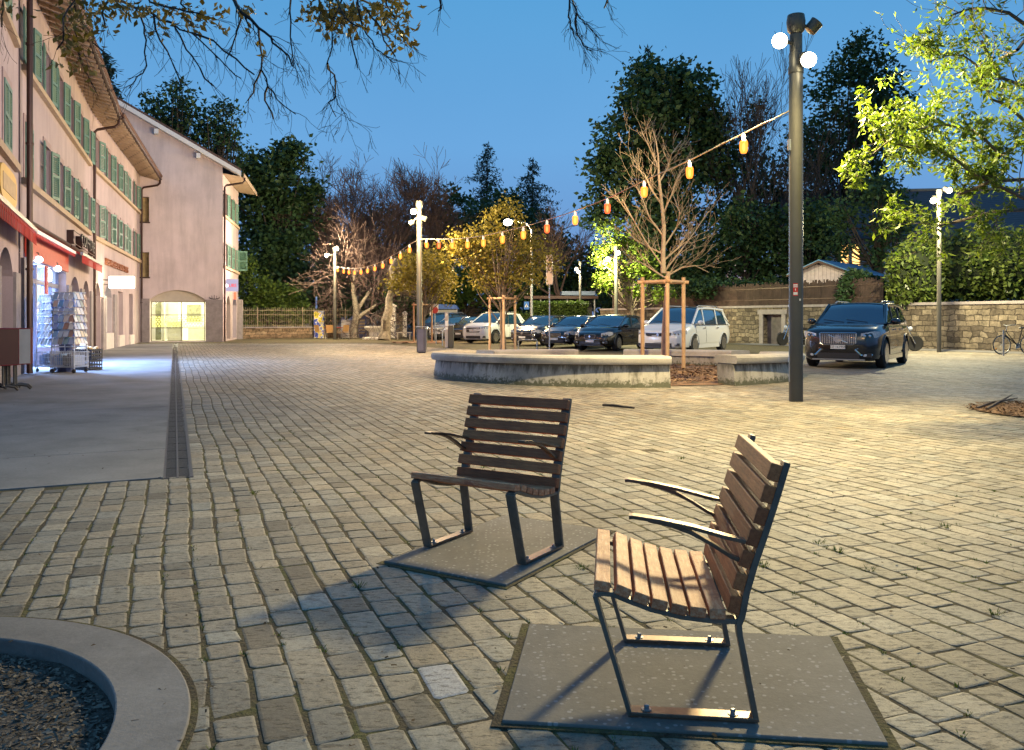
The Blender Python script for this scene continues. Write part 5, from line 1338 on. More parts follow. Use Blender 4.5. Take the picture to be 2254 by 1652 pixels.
while s < lf - .2:
    mb.tube([FL(s, -.15, .8), FL(s, -.15, 2.0)], .011, 5); mb.tube([FL(s, -.15, 2.0), FL(s, -.15, 2.12)], [.02, .001], 5)
    if int(s * 4) % 2: mb.tube([FL(s - .06, -.15, 1.1), FL(s, -.15, 1.3), FL(s + .06, -.15, 1.1)], .008, 4)
    s += .125
mb.build('baluster', m_iron, fe)['kind'] = 'stuff'
mb = MB()
for z in (.88, 1.6, 1.9): mb.fbox(FL, -6, lf, -.165, -.135, z, z + .03)
mb.build('rail', m_iron, fe)
mb = MB(); s = -5
while s < lf: mb.fbox(FL, s, s + .05, -.18, -.12, .8, 2.15); s += 3.1
mb.build('post', m_iron, fe)
gp = 'stone gate pillars by the plane trees'
m_wst = M('white_stone_pillar', (.6, .56, .5), .85, var=.12, scale=4, bmp=.2)
def pillar(px0, px1, ytop, Y, label, mat):
    c = W((px0 + px1) / 2, 0, Y); w = (px1 - px0) / F_ * Y; z = CH - (ytop - HY) / F_ * Y; c.z = 0
    t = thing('gate_pillar', label, 'pillar', c, 0, gp)
    mb = MB(); mb.box(c + Vector((0, 0, z / 2 - .1)), (w * .85, w * .85, z - .2)); mb.build('shaft', mat, t, bevel=.01)
    mb = MB(); mb.box(c + Vector((0, 0, .12)), (w, w, .24)); mb.build('base', mat, t, bevel=.01)
    mb = MB(); mb.box(c + Vector((0, 0, z - .17)), (w * 1.05, w * 1.05, .1)); mb.extr([c + Vector((a * w * .48, b * w * .48, z - .12)) for a, b in ((-1, -1), (1, -1), (1, 1), (-1, 1))], (0, 0, .04)); mb.lathe([(w * .42, 0), (w * .3, .07), (0, .1)], c + Vector((0, 0, z - .08)), 4); mb.build('cap', mat, t)
    return c, z
pc, pz = pillar(802, 812, 684, 61, 'grey gate pillar carrying the old lantern', m_pier)
pillar(853, 872, 669, 57.5, 'big white stone gate pillar right of the leaning plane trunk', m_wst)
pillar(886, 896, 686, 61.5, 'small white gate pillar farthest to the right', m_wst)
ln = thing('gate_lantern', 'old six sided lantern on top of the grey gate pillar', 'lantern', pc + Vector((0, 0, pz)))
mb = MB(); mb.lathe([(.16, pz), (.1, pz + .1), (.2, pz + .2), (.08, pz + .3)], pc, 8); mb.lathe([(.16, pz + .75), (.28, pz + .72), (.1, pz + .95), (0, pz + 1.05)], pc, 6)
for k in range(6): a = PI / 3 * k; mb.tube([pc + Vector((.12 * math.cos(a), .12 * math.sin(a), pz + .3)), pc + Vector((.2 * math.cos(a), .2 * math.sin(a), pz + .74))], .018, 4)
mb.build('frame', M('old_iron', (.2, .15, .12), .6, .3, var=.2), ln)
mb = MB(); mb.lathe([(.1, pz + .3), (.18, pz + .72)], pc, 6); mb.build('glass', m_glass, ln)
gt = thing('iron_gate', 'scrolled wrought iron gate between the stone pillars', 'gate', W(832, 745, 60.6))
mb = MB(); g0_, g1_ = W(812, 745, 60.8), W(852, 745, 59); g0_.z = g1_.z = 0
for i in range(17):
    p = g0_.lerp(g1_, i / 16); hh = 1.5 + .75 * (i / 16) ** 1.5; mb.tube([p + Vector((0, 0, .1)), p + Vector((0, 0, hh))], .014, 5)
    if i % 2: mb.tube([p + Vector((.06 * math.cos(k * .8), 0, hh + .08 + .07 * math.sin(k * .8))) for k in range(8)], .014, 4)
    if i % 4 == 2:
        for z in (.45, 1.2): mb.tube([p + Vector((.14 * math.cos(k * .7) * (1 - k * .06), -.02, z + .16 * math.sin(k * .7) * (1 - k * .06))) for k in range(12)], .014, 4)
for z in (.15, .85, 1.45): mb.tube([g0_ + Vector((0, 0, z)), g1_ + Vector((0, 0, z))], .022, 5)
mb.build('leaf', M('pale_iron', (.3, .26, .24), .5, .4, var=.15), gt)
mb = MB(); a, b = W(872, 745, 58.5), W(887, 745, 61); a.z = b.z = 0
for i in range(9):
    p = a.lerp(b, i / 8); mb.tube([p, p + Vector((0, 0, 1.6 + .1 * math.sin(i)))], .014, 5)
for z in (.2, 1.5): mb.tube([a + Vector((0, 0, z)), b + Vector((0, 0, z))], .02, 5)
tag(mb.build('side_gate', m_iron), 'narrow iron side gate between the two white pillars', 'gate')
# cafe
m_rattan = M('tan_weave', (.5, .28, .1), .7, var=.2, scale=30); m_chf = M('pale_metal', (.5, .44, .36), .45, .3, var=.1)
def cafe_chair():
    t = thing('cafe_chair', '', 'chair')
    mb = MB(); mb.box((0, .0, .44), (.46, .46, .03)); mb.build('seat', m_rattan, t, world=False)
    mb = MB(); mb.extr([(-.22, .2, .48), (.22, .2, .48), (.22, .3, .92), (-.22, .3, .92)], (0, .02, .004)); mb.build('backrest', m_rattan, t, world=False)
    for sx in (-1, 1):
        for sy in (-1, 1): mb = MB(); mb.tube([(sx * .22, sy * .21, .45), (sx * .25, sy * .26, 0)], .014, 6); mb.build('leg', m_chf, t, world=False)
        mb = MB(); mb.tube([(sx * .24, -.2, .44), (sx * .26, -.22, .64), (sx * .26, .0, .67), (sx * .24, .26, .66)], .015, 6); mb.build('armrest', m_chf, t, world=False)
    return t
cc = cafe_chair(); gch = 'cafe chairs round the red table'
spots = [((704, 746), 2.5, 'tan cafe chair left of the red table, turned to the right'), ((757, 746.5), -2.4, 'tan cafe chair right of the red table, beside the plane trunk'), ((727, 747), PI + .05, 'tan cafe chair with its back to the viewer, next to the farthest lamp post')]
for i, ((x, y), a, lb) in enumerate(spots):
    o = cc if i == 0 else copy_tree(cc); p = G(x, y); place(o, (p.x, p.y, 0), a, lb, gch)
tb = thing('cafe_table', 'red topped cafe table between the tan chairs', 'table', G(733, 744.5)); p = G(733, 744.5)
mb = MB(); mb.box(p + Vector((0, 0, .73)), (1.5, .8, .04)); mb.build('tabletop', M('red_top', (.35, .03, .03), .5, var=.1), tb)
for sx in (-.6, .6):
    for sy in (-.3, .3): mb = MB(); mb.tube([p + Vector((sx, sy, 0)), p + Vector((sx, sy, .72))], .02, 6); mb.build('leg', m_chf, tb)
def panelbox(name, label, cat, px0, px1, py0, py1, Y, mat, depth=.3, group=None, extra=None):
    c = W((px0 + px1) / 2, (py0 + py1) / 2, Y); w = (px1 - px0) / F_ * Y; hgt = (py1 - py0) / F_ * Y
    t = thing(name, label, cat, (c.x, c.y, 0)); mb = MB(); zb = 0 if c.z - hgt / 2 < .5 else c.z - hgt / 2
    mb.box((c.x, c.y, (zb + c.z + hgt / 2) / 2), (w, depth, c.z + hgt / 2 - zb)); mb.build('cabinet', mat, t, bevel=.01)
    mb = MB(); mb.box((c.x, c.y, c.z + hgt / 2 + .02), (w + .06, depth + .06, .04)); mb.build('lid', m_zinc, t)
    return t, c, w, hgt
m, t_, b_ = nt('mural_paint')
L(t_, ramp(t_, noise(t_, 3.4, 3, .6), [(.38, (.03, .05, .3)), (.46, (.1, .15, .5)), (.5, (.6, .6, .55)), (.56, (.7, .5, .03)), (.68, (.25, .3, .03))]), b_.inputs['Base Color']); m_mural = m
panelbox('utility_cabinet', 'utility cabinet painted with blue and yellow mural, left of the farthest lamp post', 'cabinet', 692, 713, 686, 746, 58.2, m_mural)
t, c, w, hg = panelbox('notice_board', 'blue notice board cabinet standing left of the iron gate', 'notice board', 790, 806, 690, 744, 59, M('blue_board', (.08, .1, .22), .5, var=.2))
mb = MB()
for k in range(5): mb.box((c.x, c.y - .155, c.z + .35 - k * .22), (w * .75, .012, .14))
mb.build('poster', M('poster_tan', (.3, .24, .16), .7, var=.4, scale=14), t)
panelbox('switch_cabinet', 'pale grey switch cabinet behind the red cafe table', 'cabinet', 752, 777, 705, 744, 59.6, M('pale_cabinet', (.45, .42, .42), .6, var=.08))
sg = thing('blue_sign', 'narrow blue street sign on a thin post above the mural cabinet', 'sign', W(696, 745, 59)); c = W(696.5, 666, 59)
mb = MB(); mb.box(c, (.12, .02, .85)); mb.build('plate', M('sign_blue2', (.1, .2, .5), .5, var=0), sg); mb = MB(); mb.tube([Vector((c.x, c.y + .03, 0)), c + Vector((0, .03, .4))], .025, 6); mb.build('post', m_zinc, sg)
fb = thing('stone_basin', 'white stone fountain basin half hidden behind the leaning plane trunk', 'fountain', W(826, 747, 55)); p = W(828, 747, 55); p.z = 0
mb = MB(); mb.lathe([(.5, 0), (.5, .08), (.42, .12), (.5, .5), (.72, .66), (.78, .74), (.78, .86), (.68, .86), (.6, .7), (0, .6)], p, 28); mb.build('bowl', m_wst, fb, smooth=True)
mb = MB(); mb.lathe([(.9, 0), (.9, .1), (.85, .12), (0, .12)], p, 28); mb.build('step', m_wst, fb)
bn = thing('park_bench', 'pale backless bench right of the big white pillar', 'bench', W(890, 747, 54)); p = W(889, 747, 54); p.z = 0
mb = MB(); mb.box(p + Vector((0, 0, .44)), (1.0, .4, .06)); mb.build('seat', m_chf, bn)
for s in (-.4, .4): mb = MB(); mb.box(p + Vector((s, 0, .2)), (.06, .35, .42)); mb.build('leg', m_chf, bn)
# litter bin
p = Vector((-3.42, 31.95, 0)); bn = thing('litter_bin', 'slim grey litter bin with slanted lid at the foot of the middle lamp post', 'bin', p)
mb = MB(); mb.extr([p + Vector((-.16, -.16, .03)), p + Vector((.16, -.16, .03)), p + Vector((.19, -.16, .93)), p + Vector((-.19, -.16, .93))], (0, .34, 0)); mb.build('body', M('bin_grey', (.14, .13, .13), .45, .4, var=.12), bn, bevel=.01)
mb = MB(); mb.extr([p + Vector((-.22, -.2, .99)), p + Vector((.22, -.2, .97)), p + Vector((.22, -.2, 1.0)), p + Vector((-.22, -.2, 1.02))], (0, .42, 0)); mb.build('lid', m_zinc, bn)
mb = MB(); mb.box(p + Vector((-.03, -.172, .5)), (.2, .015, .8)); mb.build('door', M('bin_door', (.22, .2, .21), .4, .5, var=.1), bn)
mb = MB(); mb.box(p + Vector((0, 0, .015)), (.26, .26, .04)); mb.build('foot', m_black, bn)
# pay station
p = G(988, 766); ps = thing('parking_meter', 'grey parking meter column with white P panel', 'parking meter', p)
mb = MB(); mb.box(p + Vector((.1, 0, .5)), (.24, .3, 1.0)); mb.build('cabinet', m_pole, ps, bevel=.02)
mb = MB(); mb.box(p + Vector((-.1, 0, .8)), (.15, .28, 1.6)); mb.build('column', M('meter_grey', (.36, .33, .32), .5, .2, var=.1), ps, bevel=.02)
mb = MB(); mb.box(p + Vector((-.09, -.145, 1.1)), (.13, .012, .24)); mb.box(p + Vector((-.09, -.145, .88)), (.12, .012, .1)); mb.build('screen', m_white, ps)
text('letter', 'P', .2, m_white, ps, p + Vector((-.09, -.145, 1.46)), (1, 0, 0), (0, 0, 1), .004)
# low rails
def hoop(pa, pb, hgt, label):
    a, b = Vector(pa), Vector(pb); t = thing('hoop_barrier', label, 'barrier', a, 0, 'low steel hoops by the car park')
    mb = MB(); mb.tube([a, a + Vector((0, 0, hgt - .06)), a + (b - a) * .04 + Vector((0, 0, hgt)), b - (b - a) * .04 + Vector((0, 0, hgt)), b + Vector((0, 0, hgt - .06)), b], .03, 8); mb.build('hoop', m_zinc, t, smooth=True)
hoop(G(1141, 771), G(1182, 771), .42, 'low steel hoop in front of the dark hatchback, right of the staked leafy tree')
hoop(G(960, 759), G(974, 762), .75, 'low steel hoop left of the grey parking meter')
ns = thing('round_sign', 'round red ringed traffic sign on a thin post by the staked saplings', 'sign', (-4.45, 48.4, 0)); c = W(957, 683, 48.4)
mb = MB(); mb.lathe([(.13, -.012), (.2, -.012), (.2, .012), (.13, .012)], c, 24, 'y'); mb.build('red_ring', M('sign_red', (.45, .04, .03), .5, var=0), ns)
mb = MB(); mb.lathe([(0, -.008), (.135, -.008), (.135, .008), (0, .008)], c, 24, 'y'); mb.build('disc', m_white, ns); mb = MB(); mb.tube([Vector((c.x, c.y + .04, 0)), c + Vector((0, .04, .3))], .03, 8); mb.build('post', m_zinc, ns)
p = Vector(((1209.5 - 1127) / 1850 * 33, 33, 0)); ts = thing('tall_sign', 'tall thin post with a long upright brownish sign plate', 'sign', p)
mb = MB(); mb.tube([p, p + Vector((0, 0, 3.8))], .028, 8); mb.build('post', m_zinc, ts)
mb = MB(); q = [p + Vector((a * .125, -.04, 3.22 + b * .58)) for a, b in ((-.8, -1), (.8, -1), (1, -.95), (1, .95), (.8, 1), (-.8, 1), (-1, .95), (-1, -.95))]; mb.extr(q, (0, .02, 0)); mb.build('plate', M('sign_back', (.34, .26, .23), .45, .4, var=.08), ts)
mb = MB(); mb.tube([v + Vector((0, -.004, 0)) for v in q], .011, 5, closed=True); mb.build('rim', m_zinc, ts)
# shelter, kiosk
sh = thing('bus_shelter', 'low dark shelter with pale blue flat roof edge behind the clipped hedge', 'shelter', (4.6, 63, 0)); a, b = W(1190, 700, 63), W(1309, 700, 63)
mb = MB(); mb.box((b.x - 1.25, 63.6, 3.25), (2.5, 2, .3)); mb.build('roof_edge', M('blue_white_edge', (.14, .2, .3), .5, var=.05), sh)
mb = MB(); mb.box(((a.x + b.x) / 2 - .5, 63.8, 2.95), (b.x - a.x + 1.5, 2, .22)); mb.build('fascia', m_brown, sh)
mb = MB(); mb.box(((a.x + b.x) / 2, 65, 1.5), (b.x - a.x, .1, 3)); mb.build('back_panel', M('shelter_dark', (.03, .028, .03), .6, var=.2), sh)
for x in (a.x, (a.x + b.x) / 2, b.x): mb = MB(); mb.box((x, 63.2, 1.5), (.09, .09, 3)); mb.build('post', m_zinc, sh)
ks = thing('kiosk', 'small lit kiosk with blue awning roof behind the parked cars', 'kiosk', (-4.9, 62, 0))
mb = MB(); mb.extr([(-5.6, 61, 2.05), (-3.9, 61, 2.05), (-4.1, 61, 2.35), (-5.3, 61, 2.4)], (0, 1.6, 0)); mb.build('roof', M('kiosk_blue', (.06, .14, .4), .5, var=.1), ks)
mb = MB(); mb.box((-4.8, 62.4, 1), (1.5, .1, 2)); mb.build('back_panel', E('kiosk_glow', (1, .8, .5), .35), ks)
for x in (-5.5, -4.0): mb = MB(); mb.box((x, 61.1, 1.0), (.09, .09, 2.1)); mb.build('post', m_zinc, ks)
panelbox('white_board', 'plain white panel board beside the small kiosk', 'board', 946, 965, 670, 742, 60, M('panel_white', (.5, .46, .44), .6, var=.05), .1)

# ================================================================== SHOP FRONT THINGS
m_wire = M('bright_wire', (.55, .57, .6), .3, .8, var=.1)
def card_mat():
    m, t, b = nt('postcards'); g = N(t, 'ShaderNodeNewGeometry')
    L(t, ramp(t, g.outputs['Random Per Island'], [(0, (.05, .12, .4)), (.3, (.5, .55, .62)), (.5, (.1, .25, .5)), (.7, (.6, .6, .6)), (.85, (.3, .16, .12)), (1, (.15, .3, .35))]), b.inputs['Base Color']); b.inputs['Roughness'].default_value = .3; return m
m_card = card_mat()
def stand(base, rz, label):
    t = thing('postcard_stand', label, 'display stand', base, rz, 'wire card stands in front of the newspaper shop')
    mb = MB()
    for x in (-.3, .3):
        for y in (-.25, .25): mb.tube([(x, y, .1), (x * .85, y * .6, 1.85)], .014, 6)
    for z in (.14, .6, 1.0, 1.4, 1.84):
        k = 1 - .12 * (z / 1.85); mb.tube([(-.3 * k, -.25 * k, z), (.3 * k, -.25 * k, z), (.3 * k, .25 * k, z), (-.3 * k, .25 * k, z)], .01, 5, closed=True)
    mb.build('frame', m_wire, t, world=False)
    cd = MB()
    for r in range(7):
        z = .66 + r * .17
        for c_ in range(4):
            for s, ax in ((-1, 'y'), (1, 'y'), (1, 'x')):
                x = -.2 + c_ * .135; k = 1 - .1 * z / 1.8
                if ax == 'y': q = [(x - .055, s * .27 * k, z), (x + .055, s * .27 * k, z), (x + .055, s * .2 * k, z + .15), (x - .055, s * .2 * k, z + .15)]; cd.extr(q, (0, -s * .006, 0))
                else: y = -.17 + c_ * .115; q = [(.33 * k, y - .05, z), (.33 * k, y + .05, z), (.27 * k, y + .05, z + .15), (.27 * k, y - .05, z + .15)]; cd.extr(q, (-.006, 0, 0))
    cd.build('cards', m_card, t, world=False)
    bk = MB()
    for i in range(12):
        x = -.3 + i * .6 / 11
        for y in (-.27, .27): bk.tube([(x, y, .14), (x, y, .5)], .006, 4)
    for z in (.16, .26, .36, .48): bk.tube([(-.31, -.27, z), (.31, -.27, z), (.31, .27, z), (-.31, .27, z)], .006, 4, closed=True)
    for i in range(9):
        y = -.26 + i * .52 / 8
        for x in (-.31, .31): bk.tube([(x, y, .14), (x, y, .5)], .006, 4)
    bk.build('basket', m_wire, t, world=False)
    gd = MB()
    for i in range(5): gd.box((-.22 + i * .11, 0, .29 + .04 * (i % 2)), (.08, .36, .22))
    gd.build('magazines', m_card, t, world=False)
    for x in (-.27, .27):
        for y in (-.22, .22): mb = MB(); mb.lathe([(.02, -.018), (.045, -.014), (.045, .014), (.02, .018)], (x, y, .047), 12, 'y'); mb.tube([(x, y, .05), (x, y, .14)], .012, 6); mb.build('caster', m_black, t, world=False)
    return t
s1 = stand((0, 0, 0), 0, ''); s2 = copy_tree(s1)
place(s1, (-11.0, 20.15, .006), -.5, 'pale wire card stand close to the lit shop window', None)
place(s2, (-10.45, 19.85, .006), -.15, 'taller blue filled wire card stand with newspapers, right of the first stand', None)
s2.scale = (1.0, 1, 1.03)
def crate(base, rz, label):
    t = thing('plastic_crate', label, 'crate', base, rz, 'black plastic crates beside the card stands')
    mb = MB(); w, d, h = .56, .38, .26
    mb.box((0, 0, .012), (w, d, .02))
    for s in (-1, 1):
        for z in (.05, .13, .23): mb.box((0, s * d / 2, z), (w, .014, .045)); mb.box((s * w / 2, 0, z), (.014, d, .045))
        for i in range(8): mb.box((-w / 2 + i * w / 7, s * d / 2, h / 2), (.018, .018, h)); 
        for i in range(6): mb.box((s * w / 2, -d / 2 + i * d / 5, h / 2), (.018, .018, h))
    mb.build('shell', m_black, t, world=False)
    return t
c1 = crate((0, 0, 0), 0, ''); c2 = copy_tree(c1)
cb = G(196, 815); place(c1, (cb.x - .05, cb.y, .006), -.3, 'black plastic crate standing on the concrete, lower one of the stack'); place(c2, (cb.x - .05, cb.y, .27), -.22, 'black plastic crate with goods on top, upper one of the stack')
mb = MB(); rr = random.Random(5)
for i in range(34): mb.ball((cb.x - .05 + rr.uniform(-.2, .2), cb.y + rr.uniform(-.13, .13), .5 + rr.uniform(0, .06)), rr.uniform(.03, .045), 8, 5)
tag(mb.build('fruit', leafmat('fruit_mix', (.5, .25, .05), (.65, .55, .3), 0)), 'orange and yellow fruit heaped in the upper black crate', 'fruit', None, 'stuff')
mb = MB(); mb.lathe([(.14, .5), (.12, .56), (.03, .74), (0, .75)], (cb.x - .12, cb.y - .02, 0), 12); tag(mb.build('paper_bag', M('cream_paper', (.6, .52, .38), .8, var=.15)), 'cream paper wrapped bundle standing in the upper crate', 'bundle')
mb = MB(); rr = random.Random(9)
for i in range(40): mb.ball((-10.75 + rr.uniform(-.16, .16), 20.25 + rr.uniform(-.14, .14), .95 + rr.uniform(-.12, .18)), rr.uniform(.025, .05), 6, 4)
fw = thing('flower_bucket', 'bucket of pale cut flowers between the two card stands', 'flowers', (-10.75, 20.25, 0)); mb.build('blooms', leafmat('blooms', (.6, .5, .4), (.2, .3, .08), 0), fw); mb = MB(); mb.lathe([(.11, .3), (.16, .72)], (-10.75, 20.25, 0), 16); mb.lathe([(.2, .01), (.2, .3), (0, .3)], (-10.75, 20.25, 0), 12); mb.build('bucket', M('dark_bucket', (.04, .05, .12), .4, var=.1), fw)
os_ = thing('open_sign', 'narrow red upright shop sign with pale figures hanging under the red fascia', 'sign', F1(3.36, .05, 2.3))
mb = MB(); mb.fbox(F1, 3.2, 3.5, .02, .06, 1.95, 2.7); mb.build('board', m_redd, os_)
for k, ch in enumerate('7/7'): text('lettering', ch, .2, m_white, os_, F1(3.35, .062, 2.56 - k * .23), F1.t, (0, 0, 1), .003)
def folded_table(base, rz, label, topmat):
    t = thing('folded_table', label, 'table', base, rz, 'folded cafe tables leaning together at the left edge')
    mb = MB(); mb.box((0, 0, .78), (.62, .03, .62)); mb.build('tabletop', topmat, t, bevel=.006, world=False)
    mb = MB(); mb.tube([(-.31, 0, .47), (.31, 0, .47), (.31, 0, 1.09), (-.31, 0, 1.09)], .02, 6, closed=True); mb.build('edge', M('red_edge', (.22, .02, .02), .5, var=.1), t, world=False)
    for x in (-.06, .06):
        mb = MB(); mb.tube([(x, .05, .9), (x, .05, .12), (x * 2, .05, .06)], .02, 8); mb.build('leg', m_steel, t, world=False)
    for s in (-1, 1):
        mb = MB(); mb.tube([(s * .02, .05, .1), (s * .16, .05, .1), (s * .28, .05, .075), (s * .34, .05, .02)], [.022, .022, .02, .018], 8); mb.build('foot', m_black, t, world=False)
    return t
m_top = M('pale_tabletop', (.42, .4, .38), .45, var=.08); m_topr = M('wine_tabletop', (.07, .012, .012), .4, var=.1)
t1 = folded_table((0, 0, 0), 0, '', m_top)
tb_ = G(18, 862)
for i, (dx, dy, lb, mt) in enumerate(((.1, -.05, 'folded table with pale grey top, rightmost of the leaning tables', m_top), (-.02, .22, 'folded table with wine red back, in the middle of the leaning tables', m_topr), (-.26, .3, 'folded table cut by the left edge of the photo', m_topr), (.12, -.38, 'folded table in front with its feet nearest to the viewer', m_topr))):
    o = t1 if i == 0 else copy_tree(t1); place(o, (tb_.x + dx, tb_.y + dy, .006), 1.0 + .07 * i, lb)
    if i:
        for ch in o.children:
            if ch.name.startswith('tabletop'): ch.data = ch.data.copy(); ch.data.materials.clear(); ch.data.materials.append(mt)

# ================================================================== CYCLES
def bicycle(base, rz, label, bar=True):
    t = thing('bicycle', label, 'bicycle', base, rz); r = .34
    for x, nm in ((0, 'wheel'), (-1.05, 'wheel')):
        mb = MB(); mb.tube([(x + r * math.cos(a), 0, r + r * math.sin(a)) for a in [2 * PI * k / 40 for k in range(40)]], .018, 6, closed=True); w = mb.build(nm, m_tyre, t, world=False)
        mb = MB(); mb.tube([(x + (r - .02) * math.cos(a), 0, r + (r - .02) * math.sin(a)) for a in [2 * PI * k / 40 for k in range(40)]], .012, 5, closed=True)
        for k in range(16): a = 2 * PI * k / 16; mb.tube([(x, 0, r), (x + (r - .02) * math.cos(a), 0, r + (r - .02) * math.sin(a))], .0025, 3)
        mb.cyl((x, -.04, r), (x, .04, r), .025, None, 10); mb.build('rim', m_zinc, w, world=False)
    mb = MB(); hd_ = (-.17, 0, .86); bb = (-.62, 0, .3)
    mb.tube([hd_, (-.14, 0, .7), bb], .02, 8); mb.tube([(-.18, 0, .82), (-.4, 0, .55), bb], .016, 8); mb.tube([bb, (-.78, 0, .9)], .017, 8); mb.tube([bb, (-1.05, 0, r), (-.74, 0, .78)], .011, 6); mb.build('frame', M('bike_black', (.02, .02, .02), .3, .3, var=0), t, world=False)
    mb = MB(); mb.tube([hd_, (-.1, .05, .7), (0, .05, r)], .013, 6); mb.tube([(-.1, -.05, .7), (0, -.05, r)], .013, 6); mb.build('fork', m_black, t, world=False)
    mb = MB(); mb.tube([hd_, (-.2, 0, 1.02)], .014, 6); mb.tube([(-.36, -.27, 1.06), (-.22, -.2, 1.06), (-.16, 0, 1.03), (-.22, .2, 1.06), (-.36, .27, 1.06)], .013, 6); mb.build('handlebar', m_zinc, t, world=False)
    mb = MB(); mb.ball((-.8, 0, .95), (.14, .08, .04), 10, 6); mb.build('saddle', m_black, t, world=False)
    mb = MB(); mb.lathe([(0, -.008), (.09, -.008), (.09, .008), (0, .008)], bb, 16, 'y'); mb.tube([(-.62, .06, .3), (-.5, .06, .2), (-.5, .12, .2)], .012, 5); mb.tube([(-.62, -.06, .3), (-.74, -.06, .4), (-.74, -.12, .4)], .012, 5); mb.build('crankset', m_zinc, t, world=False)
    mb = MB(); mb.box((.22, 0, .2), (.05, .012, .05)); mb.build('reflector', M('amber', (.8, .3, .02), .3, var=0), t, world=False)
    return t
bp_ = G(2205, 781); bicycle((bp_.x, bp_.y, .012), PI + .1, 'black town bicycle parked by the rough stone wall at the right edge')
p = G(2203, 783); mb = MB(); mb.tube([p + Vector((0, -.15, 0)), p + Vector((0, -.15, .9))], .035, 8); tag(mb.build('bike_post', m_zinc), 'short grey post in front of the bicycle wheel', 'post')
def motorcycle(base, rz, label):
    t = thing('motorcycle', label, 'motorcycle', base, rz, 'motorcycles by the rubble wall'); r = .31
    for x in (0, -1.35):
        mb = MB(); mb.lathe([(r * .62, -.05), (r * .9, -.065), (r, -.03), (r, .03), (r * .9, .065), (r * .62, .05)], (x, 0, r), 28, 'y'); w = mb.build('wheel', m_tyre, t, True, 0, False)
        mb = MB(); mb.lathe([(r * .56, -.03), (r * .64, -.03), (r * .64, .03), (r * .56, .03)], (x, 0, r), 24, 'y')
        for k in range(10): a = 2 * PI * k / 10; mb.tube([(x, 0, r), (x + r * .6 * math.cos(a), 0, r + r * .6 * math.sin(a))], .01, 4)
        mb.build('rim', m_rim, w, world=False)
    mb = MB(); mb.ball((-.62, 0, .82), (.3, .15, .14), 14, 8); mb.build('tank', M('yellow_tank', (.45, .32, .06), .3, coat=1, var=0), t, True, 0, False)
    mb = MB(); mb.box((-.66, 0, .48), (.45, .3, .34)); mb.cyl((-.5, 0, .5), (-.4, 0, .74), .1, .09, 10); mb.build('engine', m_zinc, t, False, .02, False)
    mb = MB(); mb.ball((-1.1, 0, .82), (.34, .13, .07), 12, 6); mb.build('seat', m_black, t, True, 0, False)
    mb = MB(); mb.tube([(0, .1, r), (-.3, .1, 1.0)], .026, 8); mb.tube([(0, -.1, r), (-.3, -.1, 1.0)], .026, 8); mb.build('fork', m_chrome, t, False, 0, False)
    mb = MB(); mb.tube([(-.48, -.38, 1.02), (-.34, -.2, 1.06), (-.3, 0, 1.03), (-.34, .2, 1.06), (-.48, .38, 1.02)], .016, 6); mb.build('handlebar', m_black, t, False, 0, False)
    mb = MB(); mb.ball((-.17, 0, .9), (.09, .1, .1), 12, 8); mb.build('headlight', m_lens, t, True, 0, False)
    mb = MB(); mb.tube([(-.5, .16, .3), (-.9, .18, .28), (-1.5, .18, .42)], [.03, .04, .05], 8); mb.build('exhaust', m_chrome, t, False, 0, False)
    mb = MB(); mb.bar([(.26, 0, .52), (.1, 0, .66), (-.12, 0, .66), (-.28, 0, .54)], (0, .13, 0), .012); mb.build('mudguard', m_black, t, False, 0, False)
    return t
motorcycle(Vector(((1722 - 1127) / 1850 * 41, 41, .0)), 3.4, 'yellow tanked motorcycle half hidden behind the nearest lamp post')
motorcycle(Vector(((2014 - 1127) / 1850 * 33.8, 33.8, .0)), -.35, 'motorcycle whose front wheel peeps out behind the big black car')
# ================================================================== TREES
def seg_mesh(name, segs, mat, parent=None, n=4):
    if not segs: return
    A = np.array([s[0] for s in segs], float); B = np.array([s[1] for s in segs], float); ra = np.array([s[2] for s in segs]); rb = np.array([s[3] for s in segs])
    d = B - A; l = np.linalg.norm(d, axis=1, keepdims=True); l[l < 1e-9] = 1e-9; d /= l
    up = np.where(np.abs(d[:, 2:3]) > .9, np.array([[1., 0, 0]]), np.array([[0, 0, 1.]]))
    u = np.cross(d, up); u /= np.linalg.norm(u, axis=1, keepdims=True); w = np.cross(d, u)
    V = []
    for k in range(n):
        a0, a1 = 2 * PI * k / n, 2 * PI * (k + 1) / n
        e0 = u * math.cos(a0) + w * math.sin(a0); e1 = u * math.cos(a1) + w * math.sin(a1)
        V.append(np.stack([A + e0 * ra[:, None], A + e1 * ra[:, None], B + e1 * rb[:, None], B + e0 * rb[:, None]], 1))
    return quads(name, np.concatenate(V), mat, parent)
def leaf_quads(C, size, rr, aspect=.5, droop=0.0, up=.4):
    n = len(C); nrm = rr.normal(0, 1, (n, 3)); nrm[:, 2] = np.abs(nrm[:, 2]) + up; nrm /= np.linalg.norm(nrm, axis=1, keepdims=True)
    t = rr.normal(0, 1, (n, 3)); t[:, 2] -= droop; t -= nrm * (t * nrm).sum(1, keepdims=True); t /= np.linalg.norm(t, axis=1, keepdims=True) + 1e-9
    b = np.cross(nrm, t); s = (size * rr.uniform(.6, 1.35, n))[:, None]; h = nrm * s * .12
    return np.stack([C, C + t * s * .45 + b * s * aspect * .5 - h, C + t * s, C + t * s * .45 - b * s * aspect * .5 - h], 1)
